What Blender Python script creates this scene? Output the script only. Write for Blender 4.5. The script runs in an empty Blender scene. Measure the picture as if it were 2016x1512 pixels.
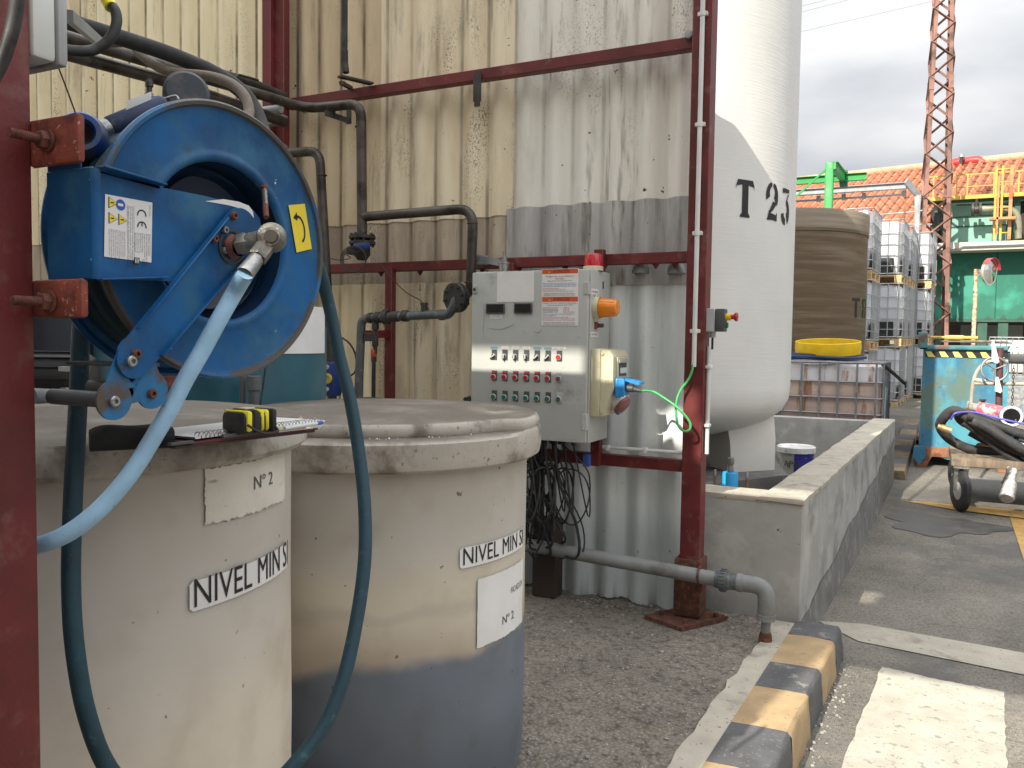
import bpy, bmesh, math, random
from mathutils import Vector, Matrix
random.seed(7)
C = bpy.context.scene
COL = bpy.context.collection
PI = math.pi
V = Vector
# ------------------------------------------------------------------ camera
F = 1631.0; H = 1.5
def nrm(v): return Vector(v).normalized()
UZ = nrm((431., 31644., 1631.))
_t = (F*F-431.*820.)/31644.
UY = nrm((820., _t, -F)); UX = UY.cross(UZ)
cam_data = bpy.data.cameras.new('camera'); cam = bpy.data.objects.new('camera', cam_data); COL.objects.link(cam)
cam_data.sensor_width = 36.0; cam_data.lens = F/2016*36.0
cam_data.clip_start = 0.05; cam_data.clip_end = 2000
# rows UX,UY,UZ are the world axes in camera coordinates -> matrix that maps camera to world
cam.matrix_world = Matrix.Translation((0, 0, H)) @ Matrix((UX, UY, UZ)).to_4x4()
C.camera = cam
# ------------------------------------------------------------------ sky, sun, exposure
SUN_DIR = nrm((0.19, 0.98, -0.73))          # the way the light travels
world = bpy.data.worlds.new("World"); C.world = world; world.use_nodes = True
nt = world.node_tree; nt.nodes.clear()
def N(nt, t, **kw):
    n = nt.nodes.new(t)
    for k, v in kw.items(): setattr(n, k, v)
    return n
out = N(nt, 'ShaderNodeOutputWorld'); bg = N(nt, 'ShaderNodeBackground'); bg.inputs[1].default_value = 0.1
sky = N(nt, 'ShaderNodeTexSky', sky_type='NISHITA'); sky.sun_disc = False
sky.sun_elevation = math.asin(-SUN_DIR.z); sky.sun_rotation = math.atan2(-SUN_DIR.x, -SUN_DIR.y)
sky.dust_density = 2.0
tc = N(nt, 'ShaderNodeTexCoord'); mp = N(nt, 'ShaderNodeMapping'); mp.inputs['Scale'].default_value = (1.0, 1.0, 2.6)
mp.inputs['Location'].default_value = (0.35, 0.2, 0.1)
n1 = N(nt, 'ShaderNodeTexNoise'); n1.inputs['Scale'].default_value = 1.7; n1.inputs['Detail'].default_value = 6; n1.inputs['Roughness'].default_value = .45
r1 = N(nt, 'ShaderNodeValToRGB')
r1.color_ramp.elements[0].position = .36; r1.color_ramp.elements[0].color = (3.3, 3.45, 3.7, 1)
r1.color_ramp.elements[1].position = .56; r1.color_ramp.elements[1].color = (7.0, 7.05, 7.1, 1)
sep = N(nt, 'ShaderNodeSeparateXYZ')
g = N(nt, 'ShaderNodeMapRange'); g.inputs[1].default_value = 0.16; g.inputs[2].default_value = 0.42; g.inputs[3].default_value = -0.10; g.inputs[4].default_value = 0.12
ad = N(nt, 'ShaderNodeMath', operation='ADD')
r2 = N(nt, 'ShaderNodeValToRGB')      # cloud cover, a few blue gaps higher up
r2.color_ramp.elements[0].position = .40; r2.color_ramp.elements[0].color = (.82,.82,.82,1)
r2.color_ramp.elements[1].position = .55; r2.color_ramp.elements[1].color = (1,1,1,1)
mx = N(nt, 'ShaderNodeMix', data_type='RGBA')
L = nt.links.new
L(tc.outputs['Generated'], mp.inputs[0]); L(mp.outputs[0], n1.inputs['Vector'])
L(tc.outputs['Generated'], sep.inputs[0]); L(sep.outputs['Z'], g.inputs[0])
L(n1.outputs['Fac'], ad.inputs[0]); L(g.outputs[0], ad.inputs[1]); L(ad.outputs[0], r1.inputs[0]); L(n1.outputs['Fac'], r2.inputs[0])
L(r2.outputs[0], mx.inputs['Factor']); L(sky.outputs[0], mx.inputs['A']); L(r1.outputs[0], mx.inputs['B'])
zb = N(nt, 'ShaderNodeMapRange'); zb.interpolation_type = 'SMOOTHSTEP'; zb.inputs[1].default_value = .36; zb.inputs[2].default_value = .75; zb.inputs[3].default_value = 1.0; zb.inputs[4].default_value = 2.3   # thinner, brighter cloud overhead
L(sep.outputs['Z'], zb.inputs[0])
vm = N(nt, 'ShaderNodeVectorMath', operation='SCALE'); L(mx.outputs['Result'], vm.inputs[0]); L(zb.outputs[0], vm.inputs['Scale'])
L(vm.outputs[0], bg.inputs[0]); L(bg.outputs[0], out.inputs[0])
sd = bpy.data.lights.new('sun', 'SUN'); sd.energy = 5.0; sd.angle = math.radians(0.4); sd.color = (1, .93, .80)
so = bpy.data.objects.new('sun', sd); COL.objects.link(so); so.location = (0, -5, 20)
so.rotation_euler = SUN_DIR.to_track_quat('-Z', 'Y').to_euler()
C.view_settings.view_transform = 'Standard'; C.view_settings.look = 'None'
C.view_settings.exposure = 0.55; C.view_settings.gamma = 1
C.render.engine = 'CYCLES'
try: C.cycles.max_bounces = 8; C.cycles.diffuse_bounces = 4
except Exception: pass
# ------------------------------------------------------------------ measuring helpers (photo pixel + a real plane -> a point)
def ray(px, py):
    c = V((px-1008, -(py-756), -F)); return V((UX.dot(c), UY.dot(c), UZ.dot(c)))
def at(px, py, ax, val):
    r = ray(px, py); o = V((0, 0, H)); i = 'xyz'.index(ax); return o + r*((val-o[i])/r[i])
def atd(px, py, d): return V((0, 0, H)) + ray(px, py)*(d/F)
def at_cyl(px, py, cx, cy, R):
    r = ray(px, py); a = r.x**2+r.y**2; b = -2*(r.x*cx+r.y*cy); c = cx*cx+cy*cy-R*R
    D = max(b*b-4*a*c, 0); s = (-b-math.sqrt(D))/(2*a); p = V((0, 0, H))+r*s
    return math.atan2(p.y-cy, p.x-cx), p.z
# ------------------------------------------------------------------ mesh helpers
WLOC = {}
def wl(o): return WLOC.get(o.name, V((0, 0, 0)))
def crom(pts, k=6):
    pts = [V(p) for p in pts]; P = [pts[0]*2-pts[1]]+pts+[pts[-1]*2-pts[-2]]; o = []
    for i in range(1, len(P)-2):
        a, b, c, d = P[i-1:i+3]
        for j in range(k):
            t = j/k
            o.append(.5*((2*b)+(c-a)*t+(2*a-5*b+4*c-d)*t*t+(3*b-a-3*c+d)*t**3))
    o.append(pts[-1]); return o
def fillet(pts, rad, seg=6):
    pts = [V(p) for p in pts]; o = [pts[0]]
    for i in range(1, len(pts)-1):
        a, b, c = pts[i-1], pts[i], pts[i+1]
        u = (a-b); w = (c-b); r = min(rad, u.length*.49, w.length*.49); u.normalize(); w.normalize()
        p0 = b+u*r; p2 = b+w*r
        for j in range(seg+1):
            t = j/seg; o.append(p0*(1-t)**2+b*2*t*(1-t)+p2*t*t)
    o.append(pts[-1]); return o
def frame(axis):
    z = V(axis).normalized(); h = V((0, 0, 1)) if abs(z.z) < .9 else V((1, 0, 0))
    x = h.cross(z).normalized(); y = z.cross(x); return x, y, z
_tc = {}
def text_geo(s, bold=False):
    k = s
    if k in _tc: return _tc[k]
    cu = bpy.data.curves.new('t', 'FONT'); cu.body = s; cu.size = 1; cu.resolution_u = 3
    ob = bpy.data.objects.new('t', cu); COL.objects.link(ob)
    dg = bpy.context.evaluated_depsgraph_get(); me = bpy.data.meshes.new_from_object(ob.evaluated_get(dg))
    r = ([v.co.copy() for v in me.vertices], [tuple(p.vertices) for p in me.polygons])
    bpy.data.objects.remove(ob); bpy.data.curves.remove(cu); bpy.data.meshes.remove(me)
    xs = [v.x for v in r[0]] or [0]; _tc[k] = (r[0], r[1], min(xs), max(xs)); return _tc[k]
class MB:
    def __init__(s): s.v = []; s.f = []; s.m = []
    def add(s, vs, fs, mi=0):
        n = len(s.v); s.v += [V(x) for x in vs]; s.f += [tuple(i+n for i in q) for q in fs]; s.m += [mi]*len(fs)
    def box(s, a, b, mi=0, bev=0, M=None):
        a = V(a); b = V(b); lo = V(map(min, a, b)); hi = V(map(max, a, b))
        if bev <= 0:
            vs = [V((x, y, z)) for x in (lo.x, hi.x) for y in (lo.y, hi.y) for z in (lo.z, hi.z)]
            fs = [(0,1,3,2),(4,6,7,5),(0,4,5,1),(2,3,7,6),(0,2,6,4),(1,5,7,3)]
        else:
            bm = bmesh.new(); bmesh.ops.create_cube(bm, size=1)
            for v in bm.verts: v.co = V((lo[i]+(v.co[i]+.5)*(hi[i]-lo[i]) for i in range(3)))
            bev = min(bev, min(hi-lo)*.45)
            bmesh.ops.bevel(bm, geom=bm.edges[:]+bm.verts[:], offset=bev, segments=2 if bev > .004 else 1, affect='EDGES', profile=.5)
            bm.verts.index_update(); vs = [v.co.copy() for v in bm.verts]; fs = [tuple(v.index for v in f.verts) for f in bm.faces]; bm.free()
        if M is not None: vs = [M @ v for v in vs]
        s.add(vs, fs, mi); return s
    def obox(s, o, ux, uy, uz, mi=0, bev=0):
        """box from corner o along three edge vectors"""
        ux, uy, uz = V(ux), V(uy), V(uz); M = Matrix((ux.normalized(), uy.normalized(), uz.normalized())).transposed().to_4x4(); M.translation = V(o)
        return s.box((0,0,0), (ux.length, uy.length, uz.length), mi, bev, M)
    def bar(s, a, b, w, h, mi=0, up=(0,0,1), bev=0):
        a, b = V(a), V(b); d = b-a; z = d.normalized(); x = V(up).cross(z)
        if x.length < 1e-4: x = V((1,0,0))
        x.normalize(); y = z.cross(x)
        return s.obox(a-x*w/2-y*h/2, x*w, y*h, d, mi, bev)
    def tube(s, pts, r, n=10, mi=0, caps=True, closed=False):
        pts = [V(p) for p in pts]; k = len(pts); rs = r if isinstance(r, (list, tuple)) else [r]*k
        vs = []; x = None
        for i, p in enumerate(pts):
            if closed: d = pts[(i+1) % k]-pts[i-1]
            else: d = pts[min(i+1, k-1)]-pts[max(i-1, 0)]
            if d.length < 1e-9: d = V((0,0,1))
            d.normalize()
            if x is None: x = frame(d)[0]
            else:
                x = x-d*x.dot(d)
                if x.length < 1e-6: x = frame(d)[0]
                x.normalize()
            y = d.cross(x)
            for j in range(n):
                a = 2*PI*j/n; vs.append(p+(x*math.cos(a)+y*math.sin(a))*rs[i])
        fs = []
        for i in range(k if closed else k-1):
            for j in range(n):
                a, b = i*n+j, i*n+(j+1) % n; c = ((i+1) % k)*n
                fs.append((a, b, c+(j+1) % n, c+j))
        if caps and not closed: fs += [tuple(range(n))[::-1], tuple((k-1)*n+j for j in range(n))]
        s.add(vs, fs, mi); return s
    def cyl(s, a, b, r, n=16, mi=0): return s.tube([a, b], r, n, mi)
    def lathe(s, prof, o, axis=(0,0,1), n=32, mi=0, a0=0, a1=2*PI, xdir=None):
        x, y, z = frame(axis)
        if xdir is not None: x = V(xdir).normalized(); y = z.cross(x)
        full = abs(a1-a0-2*PI) < 1e-6; m = n if full else n+1; o = V(o); vs = []; P = len(prof)
        for j in range(m):
            a = a0+(a1-a0)*j/n
            for r, h in prof: vs.append(o+z*h+(x*math.cos(a)+y*math.sin(a))*max(r, 1e-5))
        fs = []
        for j in range(n):
            j2 = (j+1) % m
            for i in range(P-1): fs.append((j*P+i, j2*P+i, j2*P+i+1, j*P+i+1))
        s.add(vs, fs, mi); return s
    def prism(s, poly, off, mi=0, both=True):
        poly = [V(p) for p in poly]; k = len(poly); off = V(off)
        vs = poly+[p+off for p in poly]
        fs = [tuple(range(k)), tuple(range(2*k-1, k-1, -1))]+[(i, i+k, (i+1) % k+k, (i+1) % k) for i in range(k)]
        s.add(vs, fs, mi); return s
    def quad(s, a, b, c, d, mi=0): s.add([a, b, c, d], [(0,1,2,3)], mi); return s
    def poly(s, pts, mi=0): s.add(pts, [tuple(range(len(pts)))], mi); return s
    def text(s, st, fn, h, mi=0, w=None, align='L'):
        """fn(u, v) -> world point; u along the writing (m), v up (m); h = letter height"""
        vs, fs, x0, x1 = text_geo(st); k = h/.72; sx = k if w is None else w/(x1-x0)
        o = {'L': x0, 'C': (x0+x1)/2, 'R': x1}[align]
        s.add([fn((q.x-o)*sx, q.y*k) for q in vs], fs, mi); return s
    def build(s, name, mats, parent=None, origin=None, ang=38, flat=False):
        if not isinstance(mats, (list, tuple)): mats = [mats]
        if parent is not None: base = wl(parent)
        elif origin is not None: base = V(origin)
        else:
            xs = [v.x for v in s.v]; ys = [v.y for v in s.v]; zs = [v.z for v in s.v]
            base = V(((min(xs)+max(xs))/2, (min(ys)+max(ys))/2, min(zs)))
        me = bpy.data.meshes.new(name); me.from_pydata([v-base for v in s.v], [], s.f)
        for m in mats: me.materials.append(m)
        me.polygons.foreach_set('material_index', s.m)
        bm = bmesh.new(); bm.from_mesh(me); bmesh.ops.recalc_face_normals(bm, faces=bm.faces)
        ca = math.radians(ang)
        for f in bm.faces: f.smooth = not flat
        for e in bm.edges:
            if len(e.link_faces) == 2 and e.calc_face_angle(0) > ca: e.smooth = False
        bm.to_mesh(me); bm.free(); me.update()
        o = bpy.data.objects.new(name, me); COL.objects.link(o)
        if parent is not None: o.parent = parent
        else: o.location = base
        WLOC[o.name] = base.copy() if parent is None else base.copy()
        return o
def tag(o, label=None, cat=None, group=None, kind=None):
    if label: o['label'] = label
    if cat: o['category'] = cat
    if group: o['group'] = group
    if kind: o['kind'] = kind
    return o
def thing(name, loc, label, cat, group=None):
    o = bpy.data.objects.new(name, None); COL.objects.link(o); o.location = loc; o.empty_display_size = .1
    WLOC[o.name] = V(loc); return tag(o, label, cat, group)
def dup(root, loc, label=None, group=None, rz=None):
    def cp(o, par):
        c = o.copy(); COL.objects.link(c)
        if par is not None: c.parent = par
        for ch in o.children: cp(ch, c)
        return c
    r = cp(root, None); r.location = loc
    if rz is not None: r.rotation_euler.z = rz
    if label: r['label'] = label
    if group: r['group'] = group
    return r
# ------------------------------------------------------------------ materials
def mat(name, col, rough=.6, metal=0., var=.18, vs=6., stretch=(1,1,1), stain=None, st=(.5,.62), ss=3., sstretch=(1,1,1),
        speck=None, sp=(.64,.68), sps=60., bump=.15, bs=80., coat=0., trans=0., spec=.5, stain2=None, st2=(.55,.7), ss2=1.0, s2str=(1,1,1), sub=0., topdark=None):
    m = bpy.data.materials.new(name); m.use_nodes = True; nt = m.node_tree; nt.nodes.clear(); L = nt.links.new
    o = N(nt, 'ShaderNodeOutputMaterial'); p = N(nt, 'ShaderNodeBsdfPrincipled'); L(p.outputs[0], o.inputs[0])
    tc = N(nt, 'ShaderNodeTexCoord')
    def noise(scale, st_, det=4, seed=0.):
        mp = N(nt, 'ShaderNodeMapping'); mp.inputs['Scale'].default_value = st_; mp.inputs['Location'].default_value = (seed, seed*.7, seed*1.3)
        L(tc.outputs['Object'], mp.inputs[0]); n = N(nt, 'ShaderNodeTexNoise'); n.inputs['Scale'].default_value = scale; n.inputs['Detail'].default_value = det
        n.inputs['Roughness'].default_value = .6; L(mp.outputs[0], n.inputs['Vector']); return n.outputs['Fac']
    def rng(x, a, b, c=0., d=1.):
        r = N(nt, 'ShaderNodeMapRange'); r.interpolation_type = 'SMOOTHSTEP'
        for i, v in enumerate((a, b, c, d)): r.inputs[i+1].default_value = v
        L(x, r.inputs[0]); return r.outputs[0]
    def mix(f, a, b):
        q = N(nt, 'ShaderNodeMix', data_type='RGBA')
        if isinstance(f, float): q.inputs['Factor'].default_value = f
        else: L(f, q.inputs['Factor'])
        for s_, x in (('A', a), ('B', b)):
            if isinstance(x, tuple): q.inputs[s_].default_value = (*x[:3], 1)
            else: L(x, q.inputs[s_])
        return q.outputs['Result']
    f0 = rng(noise(vs, stretch, 6, 1.7), .3, .7)
    c = mix(f0, tuple(x*(1-var) for x in col), tuple(min(1, x*(1+var)) for x in col))
    if stain2 is not None: c = mix(rng(noise(ss2, s2str, 5, 9.1), *st2), c, stain2)
    if stain is not None: c = mix(rng(noise(ss, sstretch, 8, 4.3), *st), c, stain)
    if topdark is not None:  # upward faces take a darker tone
        ge = N(nt, 'ShaderNodeNewGeometry'); sz = N(nt, 'ShaderNodeSeparateXYZ'); L(ge.outputs['Normal'], sz.inputs[0])
        td = N(nt, 'ShaderNodeMath', operation='MULTIPLY'); L(rng(sz.outputs['Z'], .8, .98), td.inputs[0]); L(rng(noise(5, (1,1,1), 6, 3.3), .3, .6, .7, 1.0), td.inputs[1]); c = mix(td.outputs[0], c, topdark)
    if speck is not None: c = mix(rng(noise(sps, (1,1,1), 3, 7.7), *sp), c, speck)
    L(c, p.inputs['Base Color'])
    rr = rng(f0, 0, 1, max(0, rough-.08), min(1, rough+.08)); L(rr, p.inputs['Roughness'])
    p.inputs['Metallic'].default_value = metal; p.inputs['Specular IOR Level'].default_value = spec
    if coat: p.inputs['Coat Weight'].default_value = coat
    if trans: p.inputs['Transmission Weight'].default_value = trans
    if sub: p.inputs['Subsurface Weight'].default_value = sub; p.inputs['Subsurface Radius'].default_value = (.05,.04,.03)
    if bump:
        b = N(nt, 'ShaderNodeBump'); b.inputs['Strength'].default_value = bump; b.inputs['Distance'].default_value = .004
        L(noise(bs, (1,1,1), 5, 2.2), b.inputs['Height']); L(b.outputs[0], p.inputs['Normal'])
    m['nt'] = 0
    return m
RUST = (.13, .055, .03)
M = dict(
 red=mat('red_paint', (.15,.012,.014), .42, var=.22, vs=5, stain=(.22,.05,.035), st=(.6,.72), ss=9, speck=(.3,.2,.17), sp=(.72,.75), sps=45, bump=.1),
 redpost=mat('red_paint_worn', (.12,.014,.014), .52, var=.3, vs=5, stain=(.16,.055,.045), st=(.55,.68), ss=11, speck=(.4,.3,.27), sp=(.73,.76), sps=70, bump=.2, bs=120),
 rust=mat('rust', (.085,.035,.022), .9, var=.4, vs=18, stain=(.16,.06,.035), ss=30, bump=.5, bs=140),
 redrust=mat('red_primer_rust', (.24,.055,.035), .75, var=.3, vs=14, stain=(.11,.03,.025), st=(.5,.6), ss=11, speck=(.4,.25,.2), sps=90, bump=.4, bs=110),
 rustbolt=mat('rust_bolt', (.17,.07,.05), .8, .3, var=.35, vs=60, bump=.4, bs=300),
 blue=mat('reel_blue_paint', (.005,.082,.235), .48, var=.32, vs=6, stain=(.035,.06,.075), st=(.62,.76), ss=8, speck=(.42,.55,.62), sp=(.725,.75), sps=55, bump=.1, bs=90, spec=.32, stain2=(.03,.125,.23), st2=(.46,.72), ss2=9),
 bluerust=mat('rusty_blue_edge', (.05,.06,.06), .75, var=.3, vs=20, stain=(.02,.10,.18), st=(.52,.6), ss=22, speck=(.14,.07,.04), sp=(.55,.65), sps=60, bump=.4, bs=160),
 bluedark=mat('drum_shaded_dirty_blue', (.006,.03,.08), .5, var=.3, vs=8, stain=(.03,.02,.018), ss=7),
 hoseblue=mat('light_blue_hose', (.33,.55,.76), .5, var=.10, vs=14, stain=(.14,.24,.36), st=(.62,.75), ss=12, speck=(.12,.2,.3), sp=(.72,.74), sps=90, bump=.25, bs=110),
 hosegreen=mat('dark_teal_hose', (.012,.048,.070), .6, var=.22, vs=20, stain=(.05,.115,.135), st=(.58,.75), ss=30, bump=.3, bs=260),
 black=mat('black_rubber', (.014,.014,.015), .6, var=.3, vs=15, stain=(.04,.04,.038), ss=12, bump=.2),
 rubber=mat('worn_black_hose', (.028,.028,.03), .72, var=.3, vs=12, stain=(.09,.085,.08), st=(.5,.75), ss=9, bump=.4, bs=60),
 nozzle=mat('navy_rubber', (.02,.035,.085), .6, var=.3, vs=20, stain=(.08,.09,.12), st=(.6,.7), ss=25),
 chrome=mat('plated_steel', (.36,.36,.35), .35, .8, var=.25, vs=25, stain=(.2,.16,.13), st=(.55,.7), ss=20, bump=.3, bs=120),
 zinc=mat('galvanised_brass', (.20,.19,.17), .48, .6, var=.35, vs=22, stain=(.16,.10,.07), st=(.52,.64), ss=16, speck=(.5,.49,.45), sps=60, bump=.4, bs=130),
 steelpipe=mat('dull_steel_pipe', (.085,.075,.065), .48, .55, var=.35, vs=5, stretch=(1,1,.4), stain=(.035,.03,.026), st=(.45,.65), ss=7, speck=(.16,.12,.1), sps=50, bump=.2),
 darkpipe=mat('black_iron_pipe', (.055,.052,.048), .55, .4, var=.3, vs=10, stain=(.11,.10,.09), st=(.58,.75), ss=14, bump=.3),
 pvc=mat('grey_pvc_pipe', (.20,.205,.20), .55, var=.15, vs=7, stain=(.10,.095,.085), st=(.5,.7), ss=5, speck=(.34,.34,.33), sp=(.7,.73), sps=70, bump=.1),
 pvcdark=mat('grey_pvc_union', (.085,.095,.10), .5, var=.2, vs=12, stain=(.2,.2,.19), st=(.55,.7), ss=18),
 poly=mat('cloudy_polyethylene', (.56,.47,.36), .55, var=.08, vs=2.2, stain=(.33,.28,.225), st=(.56,.76), ss=3.4, speck=(.16,.12,.09), sp=(.735,.75), sps=26, bump=.12, bs=25, stain2=(.47,.44,.40), st2=(.46,.6), ss2=1.1, s2str=(.5,.5,1.6), sub=.08),
 polylid=mat('weathered_lid', (.42,.385,.335), .75, var=.12, vs=4, stain=(.17,.145,.115), st=(.47,.66), ss=6, speck=(.16,.135,.11), sp=(.60,.74), sps=60, bump=.35, bs=60, topdark=(.125,.108,.085)),
 paper=mat('white_label', (.72,.71,.70), .7, var=.05, vs=8, bump=.05),
 oldpaper=mat('flaking_label', (.66,.62,.55), .8, var=.07, vs=10, stain=(.30,.27,.22), st=(.62,.70), ss=14, sstretch=(.5,.5,2.), bump=.2),
 ink=mat('black_ink', (.012,.012,.013), .6, var=.1, bump=0),
 fadeink=mat('faded_ink', (.09,.09,.09), .7, var=.2, bump=0),
 inkred=mat('red_ink', (.45,.05,.05), .6, var=.1, bump=0), inkblue=mat('blue_ink', (.05,.12,.42), .6, var=.1, bump=0),
 orangelab=mat('orange_red_header', (.60,.10,.03), .5, var=.08, bump=0),
 yellowlab=mat('yellow_label', (.80,.62,.03), .45, var=.05, bump=.03),
 bluelab=mat('blue_sign', (.02,.10,.42), .5, bump=0),
 cab=mat('cabinet_grey_paint', (.42,.43,.41), .48, var=.06, vs=3, stain=(.27,.27,.25), st=(.6,.76), ss=4, speck=(.1,.1,.1), sp=(.765,.775), sps=30, bump=.04),
 gasket=mat('dark_seam', (.05,.05,.05), .7),
 cream=mat('cream_plastic', (.58,.54,.38), .5, var=.06, vs=6, stain=(.42,.37,.25), st=(.6,.75), ss=9),
 white=mat('white_plastic', (.66,.67,.64), .45, var=.06, vs=8, stain=(.42,.41,.37), st=(.62,.75), ss=12, bump=.05),
 greyplast=mat('grey_plastic', (.40,.41,.41), .5, var=.08, vs=8, stain=(.25,.25,.24), st=(.6,.7), ss=12),
 dgrey=mat('dark_grey_plastic', (.06,.065,.07), .5, var=.15, vs=15),
 screen=mat('dark_display', (.006,.006,.007), .15, var=.1, bump=0),
 btnred=mat('red_button', (.42,.02,.02), .35, var=.1, vs=60, bump=0), btngreen=mat('green_button', (.01,.15,.075), .35, var=.1, vs=60, bump=0),
 btndark=mat('dull_button', (.15,.06,.06), .4, bump=0), btndgreen=mat('dull_green_button', (.05,.10,.08), .4, bump=0),
 orange=mat('amber_lens', (.80,.24,.01), .22, var=.08, vs=30, coat=.4, bump=0), redlens=mat('red_lens', (.50,.008,.02), .2, var=.08, vs=30, coat=.5, bump=0),
 yellow=mat('yellow_plastic', (.80,.52,.01), .4, var=.08, vs=8, bump=.05), yellowpaint=mat('yellow_steel_paint', (.60,.37,.07), .5, var=.15, vs=6, stain=(.4,.2,.06), st=(.62,.75), ss=6),
 sockblue=mat('blue_plastic', (.03,.25,.60), .4, var=.1, vs=20), greencable=mat('green_cable', (.06,.42,.13), .45, var=.1, vs=20, bump=0),
 conc=mat('smooth_concrete', (.32,.315,.295), .85, var=.12, vs=3.5, stain=(.17,.17,.16), st=(.5,.72), ss=2.6, speck=(.1,.1,.095), sp=(.71,.74), sps=22, bump=.35, bs=35, stain2=(.40,.39,.36), st2=(.5,.68), ss2=5),
 concdamp=mat('damp_rough_render', (.15,.145,.135), .9, var=.22, vs=5, stain=(.24,.235,.22), st=(.54,.68), ss=7, speck=(.07,.07,.065), sps=50, bump=.6, bs=50),
 conctop=mat('concrete_coping', (.40,.365,.30), .85, var=.14, vs=5, stain=(.25,.22,.18), st=(.56,.72), ss=6, speck=(.14,.13,.11), sps=45, bump=.35, bs=60),
 siloskin=mat('white_gelcoat', (.68,.66,.61), .5, var=.05, vs=3, stain=(.42,.37,.30), st=(.66,.78), ss=4, sstretch=(2.2,2.2,.35), speck=(.22,.18,.14), sp=(.77,.79), sps=18, bump=.1),
 brown=mat('brown_filament_tank', (.115,.075,.04), .6, var=.2, vs=3, stretch=(.3,.3,4), stain=(.18,.14,.092), st=(.45,.72), ss=3., sstretch=(.3,.3,5), bump=.15),
 brownrim=mat('pale_tank_rim', (.30,.25,.19), .6, var=.2, vs=3, stretch=(.3,.3,8), bump=.1),
 teal=mat('teal_tank_plastic', (.008,.080,.112), .4, var=.12, vs=4, stain=(.006,.05,.08), st=(.5,.7), ss=2),
 ibc=mat('ibc_white_bottle', (.62,.63,.67), .45, var=.04, vs=2, bump=.03),
 ibcdirty=mat('ibc_stained_bottle', (.60,.58,.60), .5, var=.08, vs=3, stain=(.30,.17,.08), st=(.54,.64), ss=3.2, sstretch=(2.5,2.5,.35), bump=.05),
 ibcliq=mat('ibc_brown_liquid', (.52,.40,.33), .5, var=.1, vs=3, stain=(.27,.14,.07), st=(.55,.66), ss=3.5, sstretch=(2.5,2.5,.4), bump=.05, stain2=(.36,.25,.25), st2=(.45,.6), ss2=2., s2str=(.2,.2,2)),
 cage=mat('galvanised_cage', (.40,.41,.42), .42, .7, var=.12, vs=20), cagedk=mat('cage_dull', (.26,.26,.27), .5, .6, var=.2, vs=14, stain=(.16,.09,.05), st=(.6,.7), ss=10),
 wood=mat('pallet_wood', (.60,.42,.22), .8, var=.25, vs=9, stretch=(1,1,4), stain=(.30,.18,.09), st=(.58,.72), ss=6), 
 oldwood=mat('weathered_board', (.20,.155,.11), .85, var=.3, vs=5, stretch=(6,1,1), stain=(.10,.075,.055), st=(.5,.66), ss=5),
 skip=mat('skip_blue_paint', (.035,.165,.28), .6, var=.2, vs=3, stain=(.10,.165,.14), st=(.48,.60), ss=1.9, speck=(.14,.085,.05), sp=(.68,.71), sps=14, bump=.2, stain2=(.07,.28,.35), st2=(.4,.6), ss2=5, s2str=(1,1,.4)),
 skiprim=mat('skip_rim_paint', (.07,.20,.22), .65, var=.3, vs=5, stain=(.13,.08,.055), st=(.52,.64), ss=5),
 orangerust=mat('rusted_orange_steel', (.30,.13,.07), .85, var=.3, vs=9, stain=(.14,.055,.03), ss=9, bump=.3),
 tower=mat('tower_red_oxide', (.25,.135,.11), .8, var=.25, vs=1.5, stain=(.11,.06,.045), st=(.48,.62), ss=2.2, bump=.2),
 green=mat('bright_green_steel', (.02,.27,.06), .5, var=.1, vs=4), galv=mat('pale_galvanised_steel', (.30,.32,.33), .5, .3, var=.15, vs=5),
 tile=mat('terracotta_tiles', (.44,.165,.085), .85, var=.2, vs=3.5, stain=(.42,.22,.13), st=(.55,.72), ss=1.6, speck=(.30,.10,.06), sp=(.62,.7), sps=9, bump=.2),
 tilecap=mat('ridge_mortar', (.48,.30,.20), .9, var=.2, vs=3), redtile=mat('new_red_sheet', (.45,.03,.03), .5),
 gwall=mat('green_painted_cladding', (.018,.155,.105), .6, var=.06, vs=1, stain=(.04,.28,.2), ss=.8), gpale=mat('pale_green_panel', (.22,.44,.37), .5, var=.07, vs=1.5),
 gdark=mat('dark_green_steel', (.035,.10,.07), .6, var=.2, vs=4), offwhite=mat('offwhite_beam', (.50,.47,.40), .6, var=.08, vs=2, stain=(.40,.30,.2), st=(.64,.72), ss=3),
 dkvoid=mat('dark_brown_steel', (.045,.03,.025), .8, var=.3, vs=3), grwall=mat('grey_plaster', (.25,.25,.23), .9, var=.15, vs=2),
 navy=mat('navy_hose', (.008,.03,.10), .45, var=.3, vs=9), purple=mat('violet_strap', (.10,.09,.48), .6),
 pink=mat('faded_red_cover', (.60,.10,.13), .5, var=.25, vs=9, stain=(.7,.5,.48), st=(.5,.6), ss=12), meterblue=mat('meter_blue', (.03,.28,.58), .4, var=.12, vs=12),
 tape_y=mat('tape_yellow', (.75,.66,.02), .4, bump=0), foil=mat('silver_tape_wrap', (.66,.62,.55), .3, .75, var=.25, vs=22, bump=.8, bs=55),
 yroad=mat('worn_yellow_line', (.50,.30,.09), .85, var=.15, vs=9, stain=(.22,.17,.10), st=(.6,.68), ss=12, speck=(.12,.115,.105), sp=(.64,.7), sps=40, bump=.3, bs=90),
 wroad=mat('cracked_white_paint', (.40,.37,.31), .85, var=.12, vs=9, stain=(.25,.235,.20), st=(.605,.63), ss=19, speck=(.2,.185,.155), sp=(.64,.68), sps=60, bump=.4, bs=80),
 kyel=mat('kerb_yellow_paint', (.37,.26,.14), .85, var=.14, vs=8, stain=(.22,.20,.17), st=(.64,.68), ss=8, speck=(.2,.15,.1), sps=60, bump=.4, bs=90),
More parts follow.
